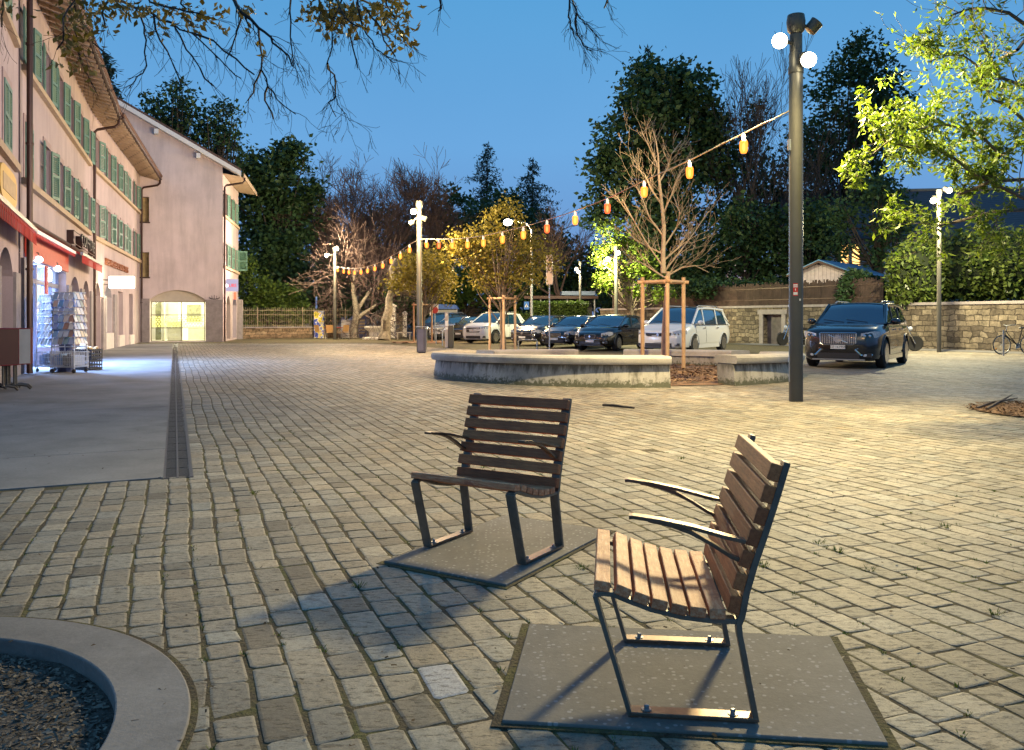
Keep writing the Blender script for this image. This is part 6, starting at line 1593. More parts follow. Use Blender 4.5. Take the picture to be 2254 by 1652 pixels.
def grow(segs, tips, p, d, ln, r, lev, rg, spread=.7, tropism=.15, kids=(3, 4), shrink=.68, steps=4, wob=.18, rmin=.006):
    p = Vector(p); d = Vector(d).normalized(); st = ln / steps; pts = [(p.copy(), r)]
    for i in range(steps):
        d = (d + Vector((rg.gauss(0, wob), rg.gauss(0, wob), rg.gauss(0, wob) + tropism * .3))).normalized()
        q = p + d * st; r2 = max(rmin, r * (1 - .38 * (i + 1) / steps))
        segs.append((tuple(p), tuple(q), pts[-1][1], r2)); p = q; pts.append((p.copy(), r2))
    if lev <= 0: tips.append(tuple(p)); return
    k = rg.randint(*kids)
    for j in range(k):
        f = 1.0 if j == 0 else rg.uniform(.35, 1.0); i = min(steps, max(1, int(round(f * steps)))); b, rb = pts[i]
        a = d.orthogonal().normalized(); a = (Matrix.Rotation(rg.uniform(0, 2 * PI), 3, d) @ a)
        nd = (d * (1 - .35 * spread) + a * spread * rg.uniform(.5, 1.1) + Vector((0, 0, tropism))).normalized() if j else (d + a * .25).normalized()
        grow(segs, tips, b, nd, ln * shrink * rg.uniform(.75, 1.2), rb * (.8 if j == 0 else .62), lev - 1, rg, spread, tropism, kids, shrink, max(2, steps - 1), wob, rmin)
def crown_points(lobes, Y, n, rr, shell=.55, dk=.85):
    """lobes: (px, py, rx, ry) ellipses of the crown seen at distance Y, each given real depth"""
    a = np.array([l[2] * l[3] for l in lobes], float); pick = rr.choice(len(lobes), n, p=a / a.sum())
    L_ = np.array(lobes, float)[pick]; k = Y / F_
    v = rr.normal(0, 1, (n, 3)); v /= np.linalg.norm(v, axis=1, keepdims=True); rad = (shell + (1 - shell) * rr.random(n)) ** .8
    cen = np.stack([(L_[:, 0] - HX) * k, np.full(n, Y) + (((pick * 37) % 7) - 3) / 3 * L_[:, 2] * k * .35, CH - (L_[:, 1] - HY) * k], 1)
    R3 = np.stack([L_[:, 2] * k, (L_[:, 2] + L_[:, 3]) * .5 * k * dk, L_[:, 3] * k], 1)
    return cen + v * rad[:, None] * R3
def leafy(name, label, px, zb, Y, lobes, nclump, per, csize, leaf, lm, bm, tr, seed, group=None, shell=.35, cat='tree', topx=None, gap=None, droop=.2, up=.4, dk=.85):
    rr = np.random.default_rng(seed); rg = random.Random(seed)
    base = Vector(((px - HX) / F_ * Y, Y, zb)); t = thing(name, label, cat, base, 0, group)
    C = crown_points(lobes, Y, nclump, rr, shell, dk)
    P = np.repeat(C, per, 0) + rr.normal(0, 1, (nclump * per, 3)) * csize * np.array([1, 1, .75])
    if gap: P = P[np.hypot(HX + P[:, 0] / P[:, 1] * F_ - gap[0], HY - (P[:, 2] - CH) / P[:, 1] * F_ - gap[1]) > gap[2]]
    V = leaf_quads(P, leaf, rr, .62, droop, up)
    quads('crown', V, lm, t)
    # trunk and limbs reaching into the crown
    zc = C[:, 2]; zt = float(np.quantile(zc, .55)); zf = float(np.quantile(zc, .12))
    top = Vector((float(C[:, 0].mean()), float(C[:, 1].mean()), zt)); segs = []; path = []
    if topx is not None: zt = float(np.quantile(zc, .85)); top.z = zt; top.x = (topx - HX) / F_ * Y; top.y = Y
    for i in range(9):
        f = i / 8; path.append(base.lerp(top, f) + Vector((rg.gauss(0, tr * .5), rg.gauss(0, tr * .5), 0)) * (1 if 0 < f else 0))
    mb = MB(); mb.tube(path, [tr * (1.25 - .25 * min(1, i)) * (1 - .75 * i / 8) for i in range(9)], 9)
    mb.build('trunk', bm, t, smooth=True)
    idx = rr.choice(nclump, min(nclump, 70), replace=False)
    for i in idx:
        q = Vector(C[i]); f = rg.uniform(.35, .95); a = path[min(8, int(f * 8))]
        if topx is not None: a = path[rg.randint(5, 8)]
        elif (q.z - a.z) < -.2 * (q - a).length: a = path[min(8, int(f * 8) // 2 + 1)]
        m = a.lerp(q, .5) + Vector((0, 0, -.08 * (q - a).length)); r0 = tr * .28 * rg.uniform(.5, 1.2)
        segs += [(tuple(a), tuple(m), r0, r0 * .6), (tuple(m), tuple(q), r0 * .6, r0 * .2)]
    seg_mesh('limbs', segs, bm, t); return t
def bare(name, label, base, d, ln, r, lev, mat, seed, group=None, cat='tree', twig=None, **kw):
    rg = random.Random(seed); base = Vector(base); t = thing(name, label, cat, base, 0, group); segs = []; tips = []
    grow(segs, tips, base, d, ln, r, lev, rg, **kw)
    th = [s for s in segs if s[2] > r * .3]; tn = [s for s in segs if s[2] <= r * .3]
    seg_mesh('trunk', th, mat, t, 8); seg_mesh('branches', tn, twig or mat, t, 3); return t, tips
def at(px, Y, z=0): return Vector(((px - HX) / F_ * Y, Y, z))
lf_dark = leafmat('dark_leaf', (.028, .06, .026), (.07, .135, .05), .3)
lf_mid = leafmat('mid_leaf', (.045, .09, .02), (.11, .18, .04), .35)
lf_lit = leafmat('spring_leaf', (.07, .13, .015), (.2, .27, .04), .45)
lf_yel = leafmat('maple_leaf', (.14, .12, .02), (.30, .25, .055), .4)
lf_ol = leafmat('olive_leaf', (.11, .085, .018), (.24, .18, .045), .3)
lf_laur = leafmat('laurel_leaf', (.05, .085, .015), (.17, .22, .05), .2, .3)
lf_con = leafmat('conifer_needles', (.02, .045, .03), (.045, .085, .05), .15)
gt1 = 'tall dark trees round the square'
leafy('chestnut_tree', 'tall full dark green chestnut right of centre, behind the bare young tree', 1452, 0, 60, [(1440, 220, 85, 80), (1375, 315, 75, 75), (1500, 300, 95, 100), (1345, 430, 60, 55), (1555, 270, 45, 50), (1440, 400, 115, 100), (1425, 165, 35, 35), (1530, 200, 45, 50), (1490, 170, 30, 30), (1580, 360, 55, 60), (1330, 360, 40, 40), (1480, 500, 110, 70), (1385, 245, 40, 40), (1310, 470, 30, 25)], 950, 20, .42, .42, lf_dark, m_darkbark, .42, 21, gt1, .45)
leafy('tall_tree', 'tall dark airy tree right of the nearest lamp post, with see through crown', 1840, 0, 62, [(1885, 130, 60, 50), (1860, 210, 95, 70), (1950, 220, 60, 60), (1860, 300, 125, 70), (1960, 300, 55, 50), (1800, 350, 70, 70), (1880, 390, 120, 60), (1930, 170, 40, 45), (1990, 260, 30, 30)], 620, 17, .4, .36, lf_dark, m_darkbark, .38, 22, gt1, .4)
bare('bare_tree', 'tall bare branching tree just left of the nearest lamp post', at(1688, 60), (0, 0, 1), 6.5, .36, 6, m_darkbark, 5, gt1, spread=.55, tropism=.28, kids=(3, 4), shrink=.72, rmin=.014, wob=.12)
bare('bare_tree', 'thin bare tree behind the nearest lamp post, with dark leaning trunk', at(1745, 57), (.05, 0, 1), 5.6, .3, 5, m_darkbark, 9, gt1, spread=.6, tropism=.25, kids=(3, 4), shrink=.74, rmin=.013)
leafy('broad_tree', 'big dark green tree behind the gabled house, left of the bare purple tree', 600, 0, 66, [(600, 390, 60, 60), (645, 360, 45, 45), (565, 460, 60, 70), (640, 480, 60, 70), (590, 560, 80, 70), (555, 390, 35, 45), (680, 430, 28, 32), (630, 335, 25, 25), (640, 590, 60, 60)], 620, 20, .42, .42, lf_dark, m_darkbark, .4, 23, gt1, .4)
leafy('roadside_tree', 'round topped dark tree with visible trunk behind the gable, left one of two', 385, 0, 62, [(385, 240, 70, 55), (365, 290, 70, 45), (420, 280, 50, 55), (350, 250, 40, 35), (410, 220, 40, 35)], 200, 11, .34, .36, lf_dark, m_darkbark, .45, 24, gt1, .3)
leafy('roadside_tree', 'smaller dark tree with visible trunk behind the gable, right one of two', 462, 0, 62, [(490, 265, 48, 45), (500, 320, 45, 50), (470, 310, 40, 40), (525, 355, 25, 30), (440, 345, 30, 25)], 160, 9, .32, .34, lf_dark, m_darkbark, .36, 25, gt1, .3)
def conifer(label, px, ytop, Y, ybase, wpx, seed, group):
    rr = np.random.default_rng(seed); b = at(px, Y); t = thing('spruce_tree', label, 'tree', b, 0, group)
    zt = CH - (ytop - HY) / F_ * Y; zb = CH - (ybase - HY) / F_ * Y; w = wpx / F_ * Y
    mb = MB(); mb.tube([b, b + Vector((0, 0, zt))], [.3, .02], 8); mb.build('trunk', m_darkbark, t)
    P = []; segs = []
    nl = 26
    for i in range(nl):
        f = i / nl; z = zt - (zt - zb) * f; R_ = w * (.06 + .94 * f ** .62) * rr.uniform(.55, 1.25)
        for k in range(int(5 + 8 * f)):
            a = rr.random() * 2 * PI; rk = R_ * rr.uniform(.6, 1.1); m = int(5 + rk * 9)
            e = np.array([b.x + math.cos(a) * rk, b.y + math.sin(a) * rk, z - rk * .28])
            segs.append(((b.x, b.y, z), tuple(e), .03, .008))
            f2 = rr.random(m) ** .7
            P.append(np.array([b.x, b.y, z]) * (1 - f2[:, None]) + e * f2[:, None] + rr.normal(0, .1 + .05 * rk, (m, 3)) * np.array([1, 1, .6]))
    quads('crown', leaf_quads(np.concatenate(P), .42, rr, .28, .7, 0), lf_con, t); seg_mesh('limbs', segs, m_darkbark, t, 3)
gs = 'dark spruces showing above the other trees'
conifer('dark spruce showing behind the pink house roof at upper left', 232, 118, 60, 330, 62, 31, gs)
conifer('dark spruce in the distance, left one of the pair right of centre', 1072, 318, 95, 560, 92, 32, gs)
conifer('dark spruce in the distance, right one of the pair right of centre', 1172, 352, 95, 560, 86, 33, gs)
conifer('spruce whose pointed tip rises above the big chestnut', 1427, 108, 74, 420, 60, 34, gs)
bare('bare_tree', 'wide bare purple grey tree above the string of bulbs, left of centre', at(795, 68), (0, 0, 1), 5.2, .34, 6, m_twig, 12, gt1, spread=.75, tropism=.2, kids=(4, 5), shrink=.71, rmin=.016)
bare('bare_tree', 'bare purple grey tree behind the middle lamp post', at(925, 72), (0, 0, 1), 4.8, .3, 6, m_twig, 14, gt1, spread=.8, tropism=.18, kids=(4, 5), shrink=.72, rmin=.016)
bare('bare_tree', 'small reddish bare tree between the spruces and the chestnut', at(1262, 66), (0, 0, 1), 3.8, .22, 5, m_twig, 17, gt1, spread=.7, tropism=.2, kids=(3, 5), shrink=.72, rmin=.014)
gp_ = 'mottled plane trees by the iron gate'
t, tips = bare('plane_tree', 'mottled plane tree with low bare spreading boughs behind the cafe chairs', at(780, 57.5), (0, 0, 1), 2.6, .33, 5, m_planeb, 41, gp_, twig=m_twig, spread=1.15, tropism=.06, kids=(4, 5), shrink=.86, rmin=.012)
leafy('plane_tree', 'mottled leaning plane trunk with orange lit leaves beside the white basin', 846, 0, 52.5, [(885, 620, 38, 30), (925, 600, 42, 36), (965, 625, 38, 40), (900, 570, 32, 26), (960, 570, 35, 30), (985, 660, 20, 22)], 170, 18, .2, .21, lf_yel, m_planeb, .34, 42, gp_, .3, topx=868)
gy = 'staked young trees on the square'
leafy('young_tree', 'leafy young tree with pale stakes at the middle lamp post', 931, 0, 46.5, [(935, 590, 42, 40), (970, 610, 38, 40), (905, 610, 30, 35), (950, 640, 35, 28)], 120, 18, .2, .19, lf_yel, m_bark, .11, 43, gy, .25)
leafy('young_tree', 'leafy young tree with timber stakes in the middle, glowing yellow and orange', 1107, 0, 33, [(1105, 500, 55, 45), (1050, 545, 50, 48), (1160, 545, 55, 48), (1110, 590, 80, 45), (1015, 540, 32, 45), (1205, 580, 32, 32), (1070, 600, 45, 35), (1150, 610, 45, 30), (1105, 460, 35, 25)], 400, 15, .18, .14, lf_yel, m_bark, .12, 44, gy, .25, droop=.5, gap=(1118, 489, 17))
leafy('lime_tree', 'bright green tree whose leaves wrap the slim lamp behind the dark hatchbacks', 1398, 0, 46.8, [(1345, 520, 34, 34), (1335, 570, 38, 36), (1370, 600, 36, 30), (1390, 545, 40, 45), (1330, 620, 24, 24), (1420, 590, 35, 40), (1400, 640, 30, 25), (1450, 645, 28, 24)], 280, 17, .22, .2, leafmat('lime_leaf', (.07, .12, .012), (.16, .22, .03), .4), m_bark, .2, 45, gt1, .25)
# bare staked tree in the ring
tb, tips = bare('young_tree', 'bare young tree with tan twigs and three stakes inside the curved benches', (3.68, 20.3, .03), (0, 0, 1), 2.4, .085, 0, M('sapling_bark', (.4, .29, .19), .85, var=.3, scale=14), 3, gy, steps=5, wob=.02)
def sapling():
    rg = random.Random(11); segs = []; tips = []; base = Vector((3.66, 20.3, .03)); x0 = base.x
    pts = [base + Vector((0, 0, 2.35)), W(1460, 560, 20.3), W(1462, 500, 20.3), W(1456, 440, 20.3), W(1450, 385, 20.3), W(1449, 345, 20.3), W(1444, 310, 20.3), W(1435, 282, 20.3)]
    rs = [.07, .058, .048, .038, .03, .022, .014, .007]
    for i in range(len(pts) - 1): segs.append((tuple(pts[i]), tuple(pts[i + 1]), rs[i], rs[i + 1]))
    main = [((1461, 590), (1420, 530), (1392, 480), (1370, 440)), ((1461, 600), (1500, 550), (1530, 510), (1560, 465)), ((1461, 545), (1490, 500), (1497, 470), (1482, 430)), ((1460, 520), (1430, 480), (1415, 440), (1400, 410)),
            ((1460, 470), (1478, 430), (1490, 395), (1505, 370)), ((1456, 450), (1432, 415), (1420, 385), (1395, 365)), ((1452, 400), (1470, 370), (1478, 340), (1500, 310)), ((1450, 370), (1436, 340), (1425, 315), (1412, 290)), ((1461, 610), (1430, 590), (1405, 575), (1380, 580)), ((1461, 612), (1500, 590), (1530, 585), (1560, 600)), ((1460, 575), (1500, 540), (1515, 530), (1530, 545)), ((1460, 560), (1430, 545), (1400, 530), (1375, 500))]
    for k, m in enumerate(main):
        dz = [0, rg.uniform(-.35, .35), rg.uniform(-.6, .6), rg.uniform(-.8, .8)]; r = .024
        P = [W(x, y, 20.3 + dz[i]) for i, (x, y) in enumerate(m)]
        for i in range(3):
            segs.append((tuple(P[i]), tuple(P[i + 1]), r, r * .72)); r *= .72
            for _ in range(3):
                f = rg.random(); b = P[i].lerp(P[i + 1], f); d = (P[i + 1] - P[i]).normalized() + Vector((rg.gauss(0, .55), rg.gauss(0, .55), rg.gauss(.25, .3)))
                grow(segs, tips, b, d, rg.uniform(.3, .6), r * .45, 2, rg, spread=.7, tropism=.2, kids=(2, 3), shrink=.62, steps=3, wob=.14, rmin=.0028)
    seg_mesh('branches', segs, M('tan_bark', (.36, .29, .2), .85, var=.2), tb, 5)
sapling()
def stakes(c, Y, half, zt, label, group, yaw=0):
    c = Vector((c, Y, 0)); t = thing('tree_stakes', label, 'stakes', c, 0, group); P = [Vector((-half, .35 * half, 0)), Vector((half, .35 * half, 0)), Vector((0, -.8 * half, 0))]
    P = [Matrix.Rotation(yaw, 3, 'Z') @ p + c for p in P]
    for p in P: mb = MB(); mb.cyl(p, p + Vector((0, 0, zt + .12)), .05, .048, 10); mb.build('stake', m_log, t, smooth=True)
    for a, b in ((0, 2), (2, 1), (0, 1)):
        d = (P[b] - P[a]).normalized() * .12; mb = MB(); z = Vector((0, 0, zt)); mb.cyl(P[a] - d + z, P[b] + d + z, .045, .045, 10); mb.build('crossbar', m_log, t, smooth=True)
    mb = MB(); mb.tube([P[2] + Vector((0, .03, zt - .12)), c + Vector((0, .08, zt - .1)), P[0] + Vector((0, 0, zt - .12))], .012, 5); mb.build('strap', m_black, t)
gk_ = 'timber tree stakes round the young trees'
stakes(3.68, 20.3, .5, 2.17, 'three round timber stakes with crossbars holding the bare young tree', gk_)
stakes(-.36, 33, .5, 2.1, 'three round timber stakes holding the leafy young tree in the middle', gk_, .1)
stakes(-4.95, 46.5, .5, 2.1, 'rosy timber stakes holding the young tree at the middle lamp post', gk_)
tag(disc(Vector((-4.95, 46.3)), 1.7, .03, j=.05).build('bark_mound', m_mulch), 'low bark mulch mound under the young tree at the middle lamp post', 'mulch', None, 'stuff')
# dark garden trees
gd = 'dark garden trees behind the walls'
leafy('garden_tree', 'dense dark garden tree over the reed screen behind the white minivan', 1640, 1.8, 55, [(1640, 500, 70, 60), (1580, 560, 70, 60), (1690, 560, 70, 60), (1620, 600, 90, 35), (1540, 600, 50, 40)], 430, 18, .35, .32, lf_dark, m_darkbark, .3, 51, gd, .4)
leafy('garden_tree', 'dense dark garden tree behind the nearest lamp post and the shed', 1775, 1.8, 54, [(1770, 490, 60, 55), (1740, 560, 60, 50), (1810, 540, 60, 40), (1760, 600, 50, 35)], 300, 17, .34, .3, lf_dark, m_darkbark, .3, 52, gd, .4)
leafy('garden_tree', 'dark tree in front of the villa, beside its lit window', 1945, 1.8, 50, [(1925, 430, 60, 40), (1960, 500, 55, 45), (1860, 480, 45, 40), (1840, 540, 30, 40), (1935, 560, 30, 45), (1990, 450, 35, 30)], 230, 14, .34, .28, lf_dark, m_darkbark, .25, 53, gd, .3)
leafy('garden_tree', 'dark evergreen clump behind the cafe and iron fence', 715, 0, 66, [(720, 620, 60, 55), (680, 660, 50, 45), (770, 650, 50, 45)], 260, 17, .36, .34, lf_dark, m_darkbark, .3, 54, gd, .4)
leafy('garden_tree', 'grey green loose bush beside the farthest lamp post', 832, 0, 63, [(700, 645, 28, 26), (810, 660, 60, 45), (870, 640, 50, 50), (930, 660, 50, 40)], 260, 16, .34, .32, lf_dark, m_darkbark, .25, 55, gd, .4)
leafy('garden_tree', 'dark bushy tree behind the kiosk and the far parked cars', 1010, 0, 70, [(1000, 640, 55, 45), (1060, 620, 50, 60), (1120, 650, 60, 45), (960, 600, 40, 50)], 300, 16, .4, .38, lf_mid, m_darkbark, .3, 56, gd, .4)
leafy('garden_tree', 'very dark tree behind the flat roofed shelter', 1240, 0, 74, [(1230, 600, 60, 60), (1290, 600, 50, 60), (1180, 620, 50, 60), (1320, 650, 60, 50)], 300, 16, .42, .4, lf_dark, m_darkbark, .3, 57, gd, .45)
leafy('garden_tree', 'dark low tree filling the gap under the chestnut', 1480, 0, 57, [(1480, 600, 70, 45), (1430, 580, 50, 45), (1540, 640, 50, 30)], 260, 16, .34, .3, lf_dark, m_darkbark, .25, 58, gd, .4)
leafy('ivy_bush', 'green ivy bush hanging over the iron fence beside the gabled house', 590, 0, 60, [(560, 640, 45, 40), (620, 660, 55, 40), (570, 690, 55, 30), (650, 690, 50, 28), (540, 600, 30, 40)], 420, 18, .24, .24, leafmat('ivy_leaf', (.06, .11, .02), (.15, .22, .04), .3), m_darkbark, .15, 59, gd, .4, 'bush')
leafy('garden_tree', 'loose dark tree filling the gap between the chestnut and the nearest lamp post', 1655, 1.8, 64, [(1640, 330, 50, 50), (1690, 390, 60, 55), (1620, 420, 55, 55), (1700, 460, 55, 50), (1600, 480, 50, 50), (1660, 260, 30, 40)], 260, 12, .4, .36, lf_dark, m_darkbark, .3, 73, gd, .3)
leafy('ivy_bush', 'dark ivy hanging over the reed screen right of the white minivan', 1650, 1.9, 48.5, [(1560, 632, 50, 24), (1630, 638, 50, 24), (1700, 636, 45, 26), (1510, 636, 40, 20)], 240, 15, .2, .2, lf_dark, m_darkbark, .1, 74, gd, .3, 'bush')
leafy('background_tree', 'dark broad tree below the pair of spruces', 1110, 0, 88, [(1080, 500, 60, 60), (1150, 510, 60, 60), (1040, 540, 60, 60), (1210, 540, 55, 60), (1110, 450, 40, 40)], 420, 17, .5, .5, lf_dark, m_darkbark, .35, 71, gd, .4)
leafy('background_tree', 'dark broad tree behind the bare purple trees', 860, 0, 90, [(760, 560, 80, 60), (850, 520, 80, 70), (940, 530, 70, 70), (990, 470, 45, 60), (700, 520, 40, 60)], 480, 17, .5, .5, lf_dark, m_darkbark, .35, 72, gd, .4)
rr = np.random.default_rng(77)
V = leaf_quads(np.concatenate([np.array(W(x, y, 53)) + rr.normal(0, .22, (22, 3)) for x, y in ((1612, 606), (1634, 622), (1646, 640), (1622, 655), (1600, 640))]), .13, rr, .8)
tag(quads('lilac_blossom', V, M('lilac', (.5, .42, .55), .7, var=.1)), 'pale lilac blossom clusters above the reed screen', 'blossom', None, 'stuff')
def far_wood():
    rr = np.random.default_rng(81); n = 9000; x = rr.uniform(-75, 95, n); y = rr.uniform(105, 130, n); h = 5.5 + 2.2 * np.sin(x * .21) + 1.4 * np.sin(x * .57 + 1)
    z = h * rr.random(n) ** .6; tag(quads('far_wood', leaf_quads(np.stack([x, y, z], 1), 1.5, rr, .8), lf_dark), 'dark far belt of trees closing the view between the garden trees', 'wood', None, 'stuff')
far_wood()
# hedges
def hedge(name, label, lobes, Y, leaf, n, lm, seed, dk=1.0, cat='hedge'):
    rr = np.random.default_rng(seed); c = at(lobes[0][0], Y); t = thing(name, label, cat, (c.x, Y, 1.9))
    mb = MB(); k = Y / F_
    for (x, y, rx, ry) in lobes: p = W(x, y, Y); mb.ball(p, (rx * k * .86, rx * k * .6, ry * k * .86), 14, 9)
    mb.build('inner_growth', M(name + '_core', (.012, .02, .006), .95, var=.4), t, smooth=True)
    a = np.array([l[2] * l[3] for l in lobes], float); pick = rr.choice(len(lobes), n, p=a / a.sum()); L_ = np.array(lobes)[pick]
    v = rr.normal(0, 1, (n, 3)); v /= np.linalg.norm(v, axis=1, keepdims=True)
    cen = np.stack([(L_[:, 0] - HX) * k, np.full(n, Y), CH - (L_[:, 1] - HY) * k], 1); R3 = np.stack([L_[:, 2] * k, L_[:, 2] * k * .72, L_[:, 3] * k], 1)
    P = cen + v * R3 * (rr.uniform(.86, 1.06, n) + .05 * np.sin(v[:, 0] * 9 + v[:, 2] * 7))[:, None]
    quads('leaves', leaf_quads(P, leaf, rr, .5, .6, .2), lm, t)
hedge('laurel_hedge', 'big rounded glossy laurel hedge on top of the rubble wall at right', [(2025, 602, 72, 74), (2110, 590, 90, 80), (2200, 588, 100, 84), (2310, 585, 110, 90), (2010, 640, 55, 35)], 37.5, .24, 13000, lf_laur, 61)
hedge('dark_bush', 'small dark evergreen bush above the roof of the big black car', [(1890, 640, 44, 42), (1925, 650, 35, 38), (1880, 615, 25, 22)], 40.5, .22, 3600, lf_dark, 62, cat='bush')
def boxhedge():
    rr = np.random.default_rng(63); x0, x1 = (1174 - HX) / F_ * 56, (1296 - HX) / F_ * 56; t = thing('clipped_hedge', 'low clipped hedge in front of the flat roofed shelter', 'hedge', ((x0 + x1) / 2, 56, 0))
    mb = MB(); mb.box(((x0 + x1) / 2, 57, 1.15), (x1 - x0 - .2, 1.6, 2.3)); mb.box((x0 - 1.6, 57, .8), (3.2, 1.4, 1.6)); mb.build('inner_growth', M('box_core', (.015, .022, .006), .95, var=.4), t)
    n = 5200; P = np.stack([rr.uniform(x0, x1, n), 56.1 + rr.normal(0, .06, n), rr.random(n) * 2.4], 1); k = n // 3; P[:k, 1] = rr.uniform(56.1, 57.9, k); P[:k, 2] = 2.4 + rr.normal(0, .05, k)
    Q = np.stack([rr.uniform(x0 - 3.3, x0, 1800), 56.2 + rr.normal(0, .06, 1800), rr.random(1800) * 1.75], 1)
    quads('leaves', leaf_quads(np.concatenate([P, Q]), .16, rr, .6), lf_mid, t)
boxhedge()
# ------------------------------------------------------------------ near tree on the right
def near_tree():
    rg = random.Random(19); rr = np.random.default_rng(19); base = Vector((7.62, 11.35, .02)); t = thing('ash_tree', 'near tree reaching in from the right with bright yellow green spring leaves', 'tree', base, 0)
    mb = MB(); tk = [base, base + Vector((.03, 0, 1.2)), base + Vector((.0, .05, 2.2)), base + Vector((.1, .0, 3.4)), base + Vector((.05, .1, 4.8)), base + Vector((.1, .1, 6.0))]; mb.tube(tk, [.19, .15, .135, .12, .08, .04], 12); mb.build('trunk', m_bark, t, smooth=True)
    limbs = [[(2380, 330), (2300, 285), (2254, 266), (2216, 231), (2182, 219), (2166, 178), (2147, 141), (2119, 122), (2088, 122), (2041, 137)], [(2380, 140), (2254, 53), (2219, 28), (2172, 19), (2138, 19), (2094, 34)], [(2380, 470), (2254, 437), (2141, 381), (2094, 344), (2047, 322), (2000, 325), (1955, 312), (1915, 345)],
             [(2380, 370), (2254, 312), (2203, 344), (2166, 306), (2141, 287), (2080, 275), (2020, 285)], [(2380, 480), (2254, 462), (2190, 466), (2100, 490), (2055, 500)], [(2380, 240), (2254, 190), (2200, 170), (2160, 90)], [(2380, 420), (2254, 395), (2180, 400), (2110, 430)], [(2380, 100), (2300, 30), (2240, 110), (2200, 130)]]
    segs = []; C = []
    for li, Lm in enumerate(limbs):
        off = [rg.uniform(-.5, .5) for _ in Lm]; P = [W(x, y, 11.35 - .25 * max(0, (2254 - x)) / 300 + (off[i] * .6 if i else 0)) for i, (x, y) in enumerate(Lm)]
        r = .03
        for i in range(len(P) - 1):
            segs.append((tuple(P[i]), tuple(P[i + 1]), r, r * .86)); r *= .86
            if i == 0: continue
            m = 3
            for _ in range(m):
                b = P[i].lerp(P[i + 1], rg.random()); d = (P[i + 1] - P[i]).normalized() + Vector((rg.gauss(0, .6), rg.gauss(0, .6), rg.gauss(.1, .45))); tips = []; n0 = len(segs)
                grow(segs, tips, b, d, rg.uniform(.22, .5), r * .35, 2, rg, spread=.8, tropism=.05, kids=(2, 3), shrink=.7, steps=3, wob=.15, rmin=.0025)
                for s in segs[n0:]:
                    if s[2] < .008 and rg.random() < .8: C.append(s[1])
    seg_mesh('limbs', segs, m_bark, t, 5)
    C = np.array(C)
    # keep the tuft density of the photo: more leaves low and to the left, thin at the top
    n = 7; P = np.repeat(C, n, 0) + rr.normal(0, .038, (len(C) * n, 3)); keep = rr.random(len(P)) < 1.05 * np.clip(1.1 - (P[:, 2] - 3.3) * .42 - np.clip(P[:, 0] - 5.9, 0, 2) * .25, .14, 1); P = P[keep]
    quads('leaves', leaf_quads(P, .092, rr, .36, .9, .2), lf_lit, t)
near_tree()
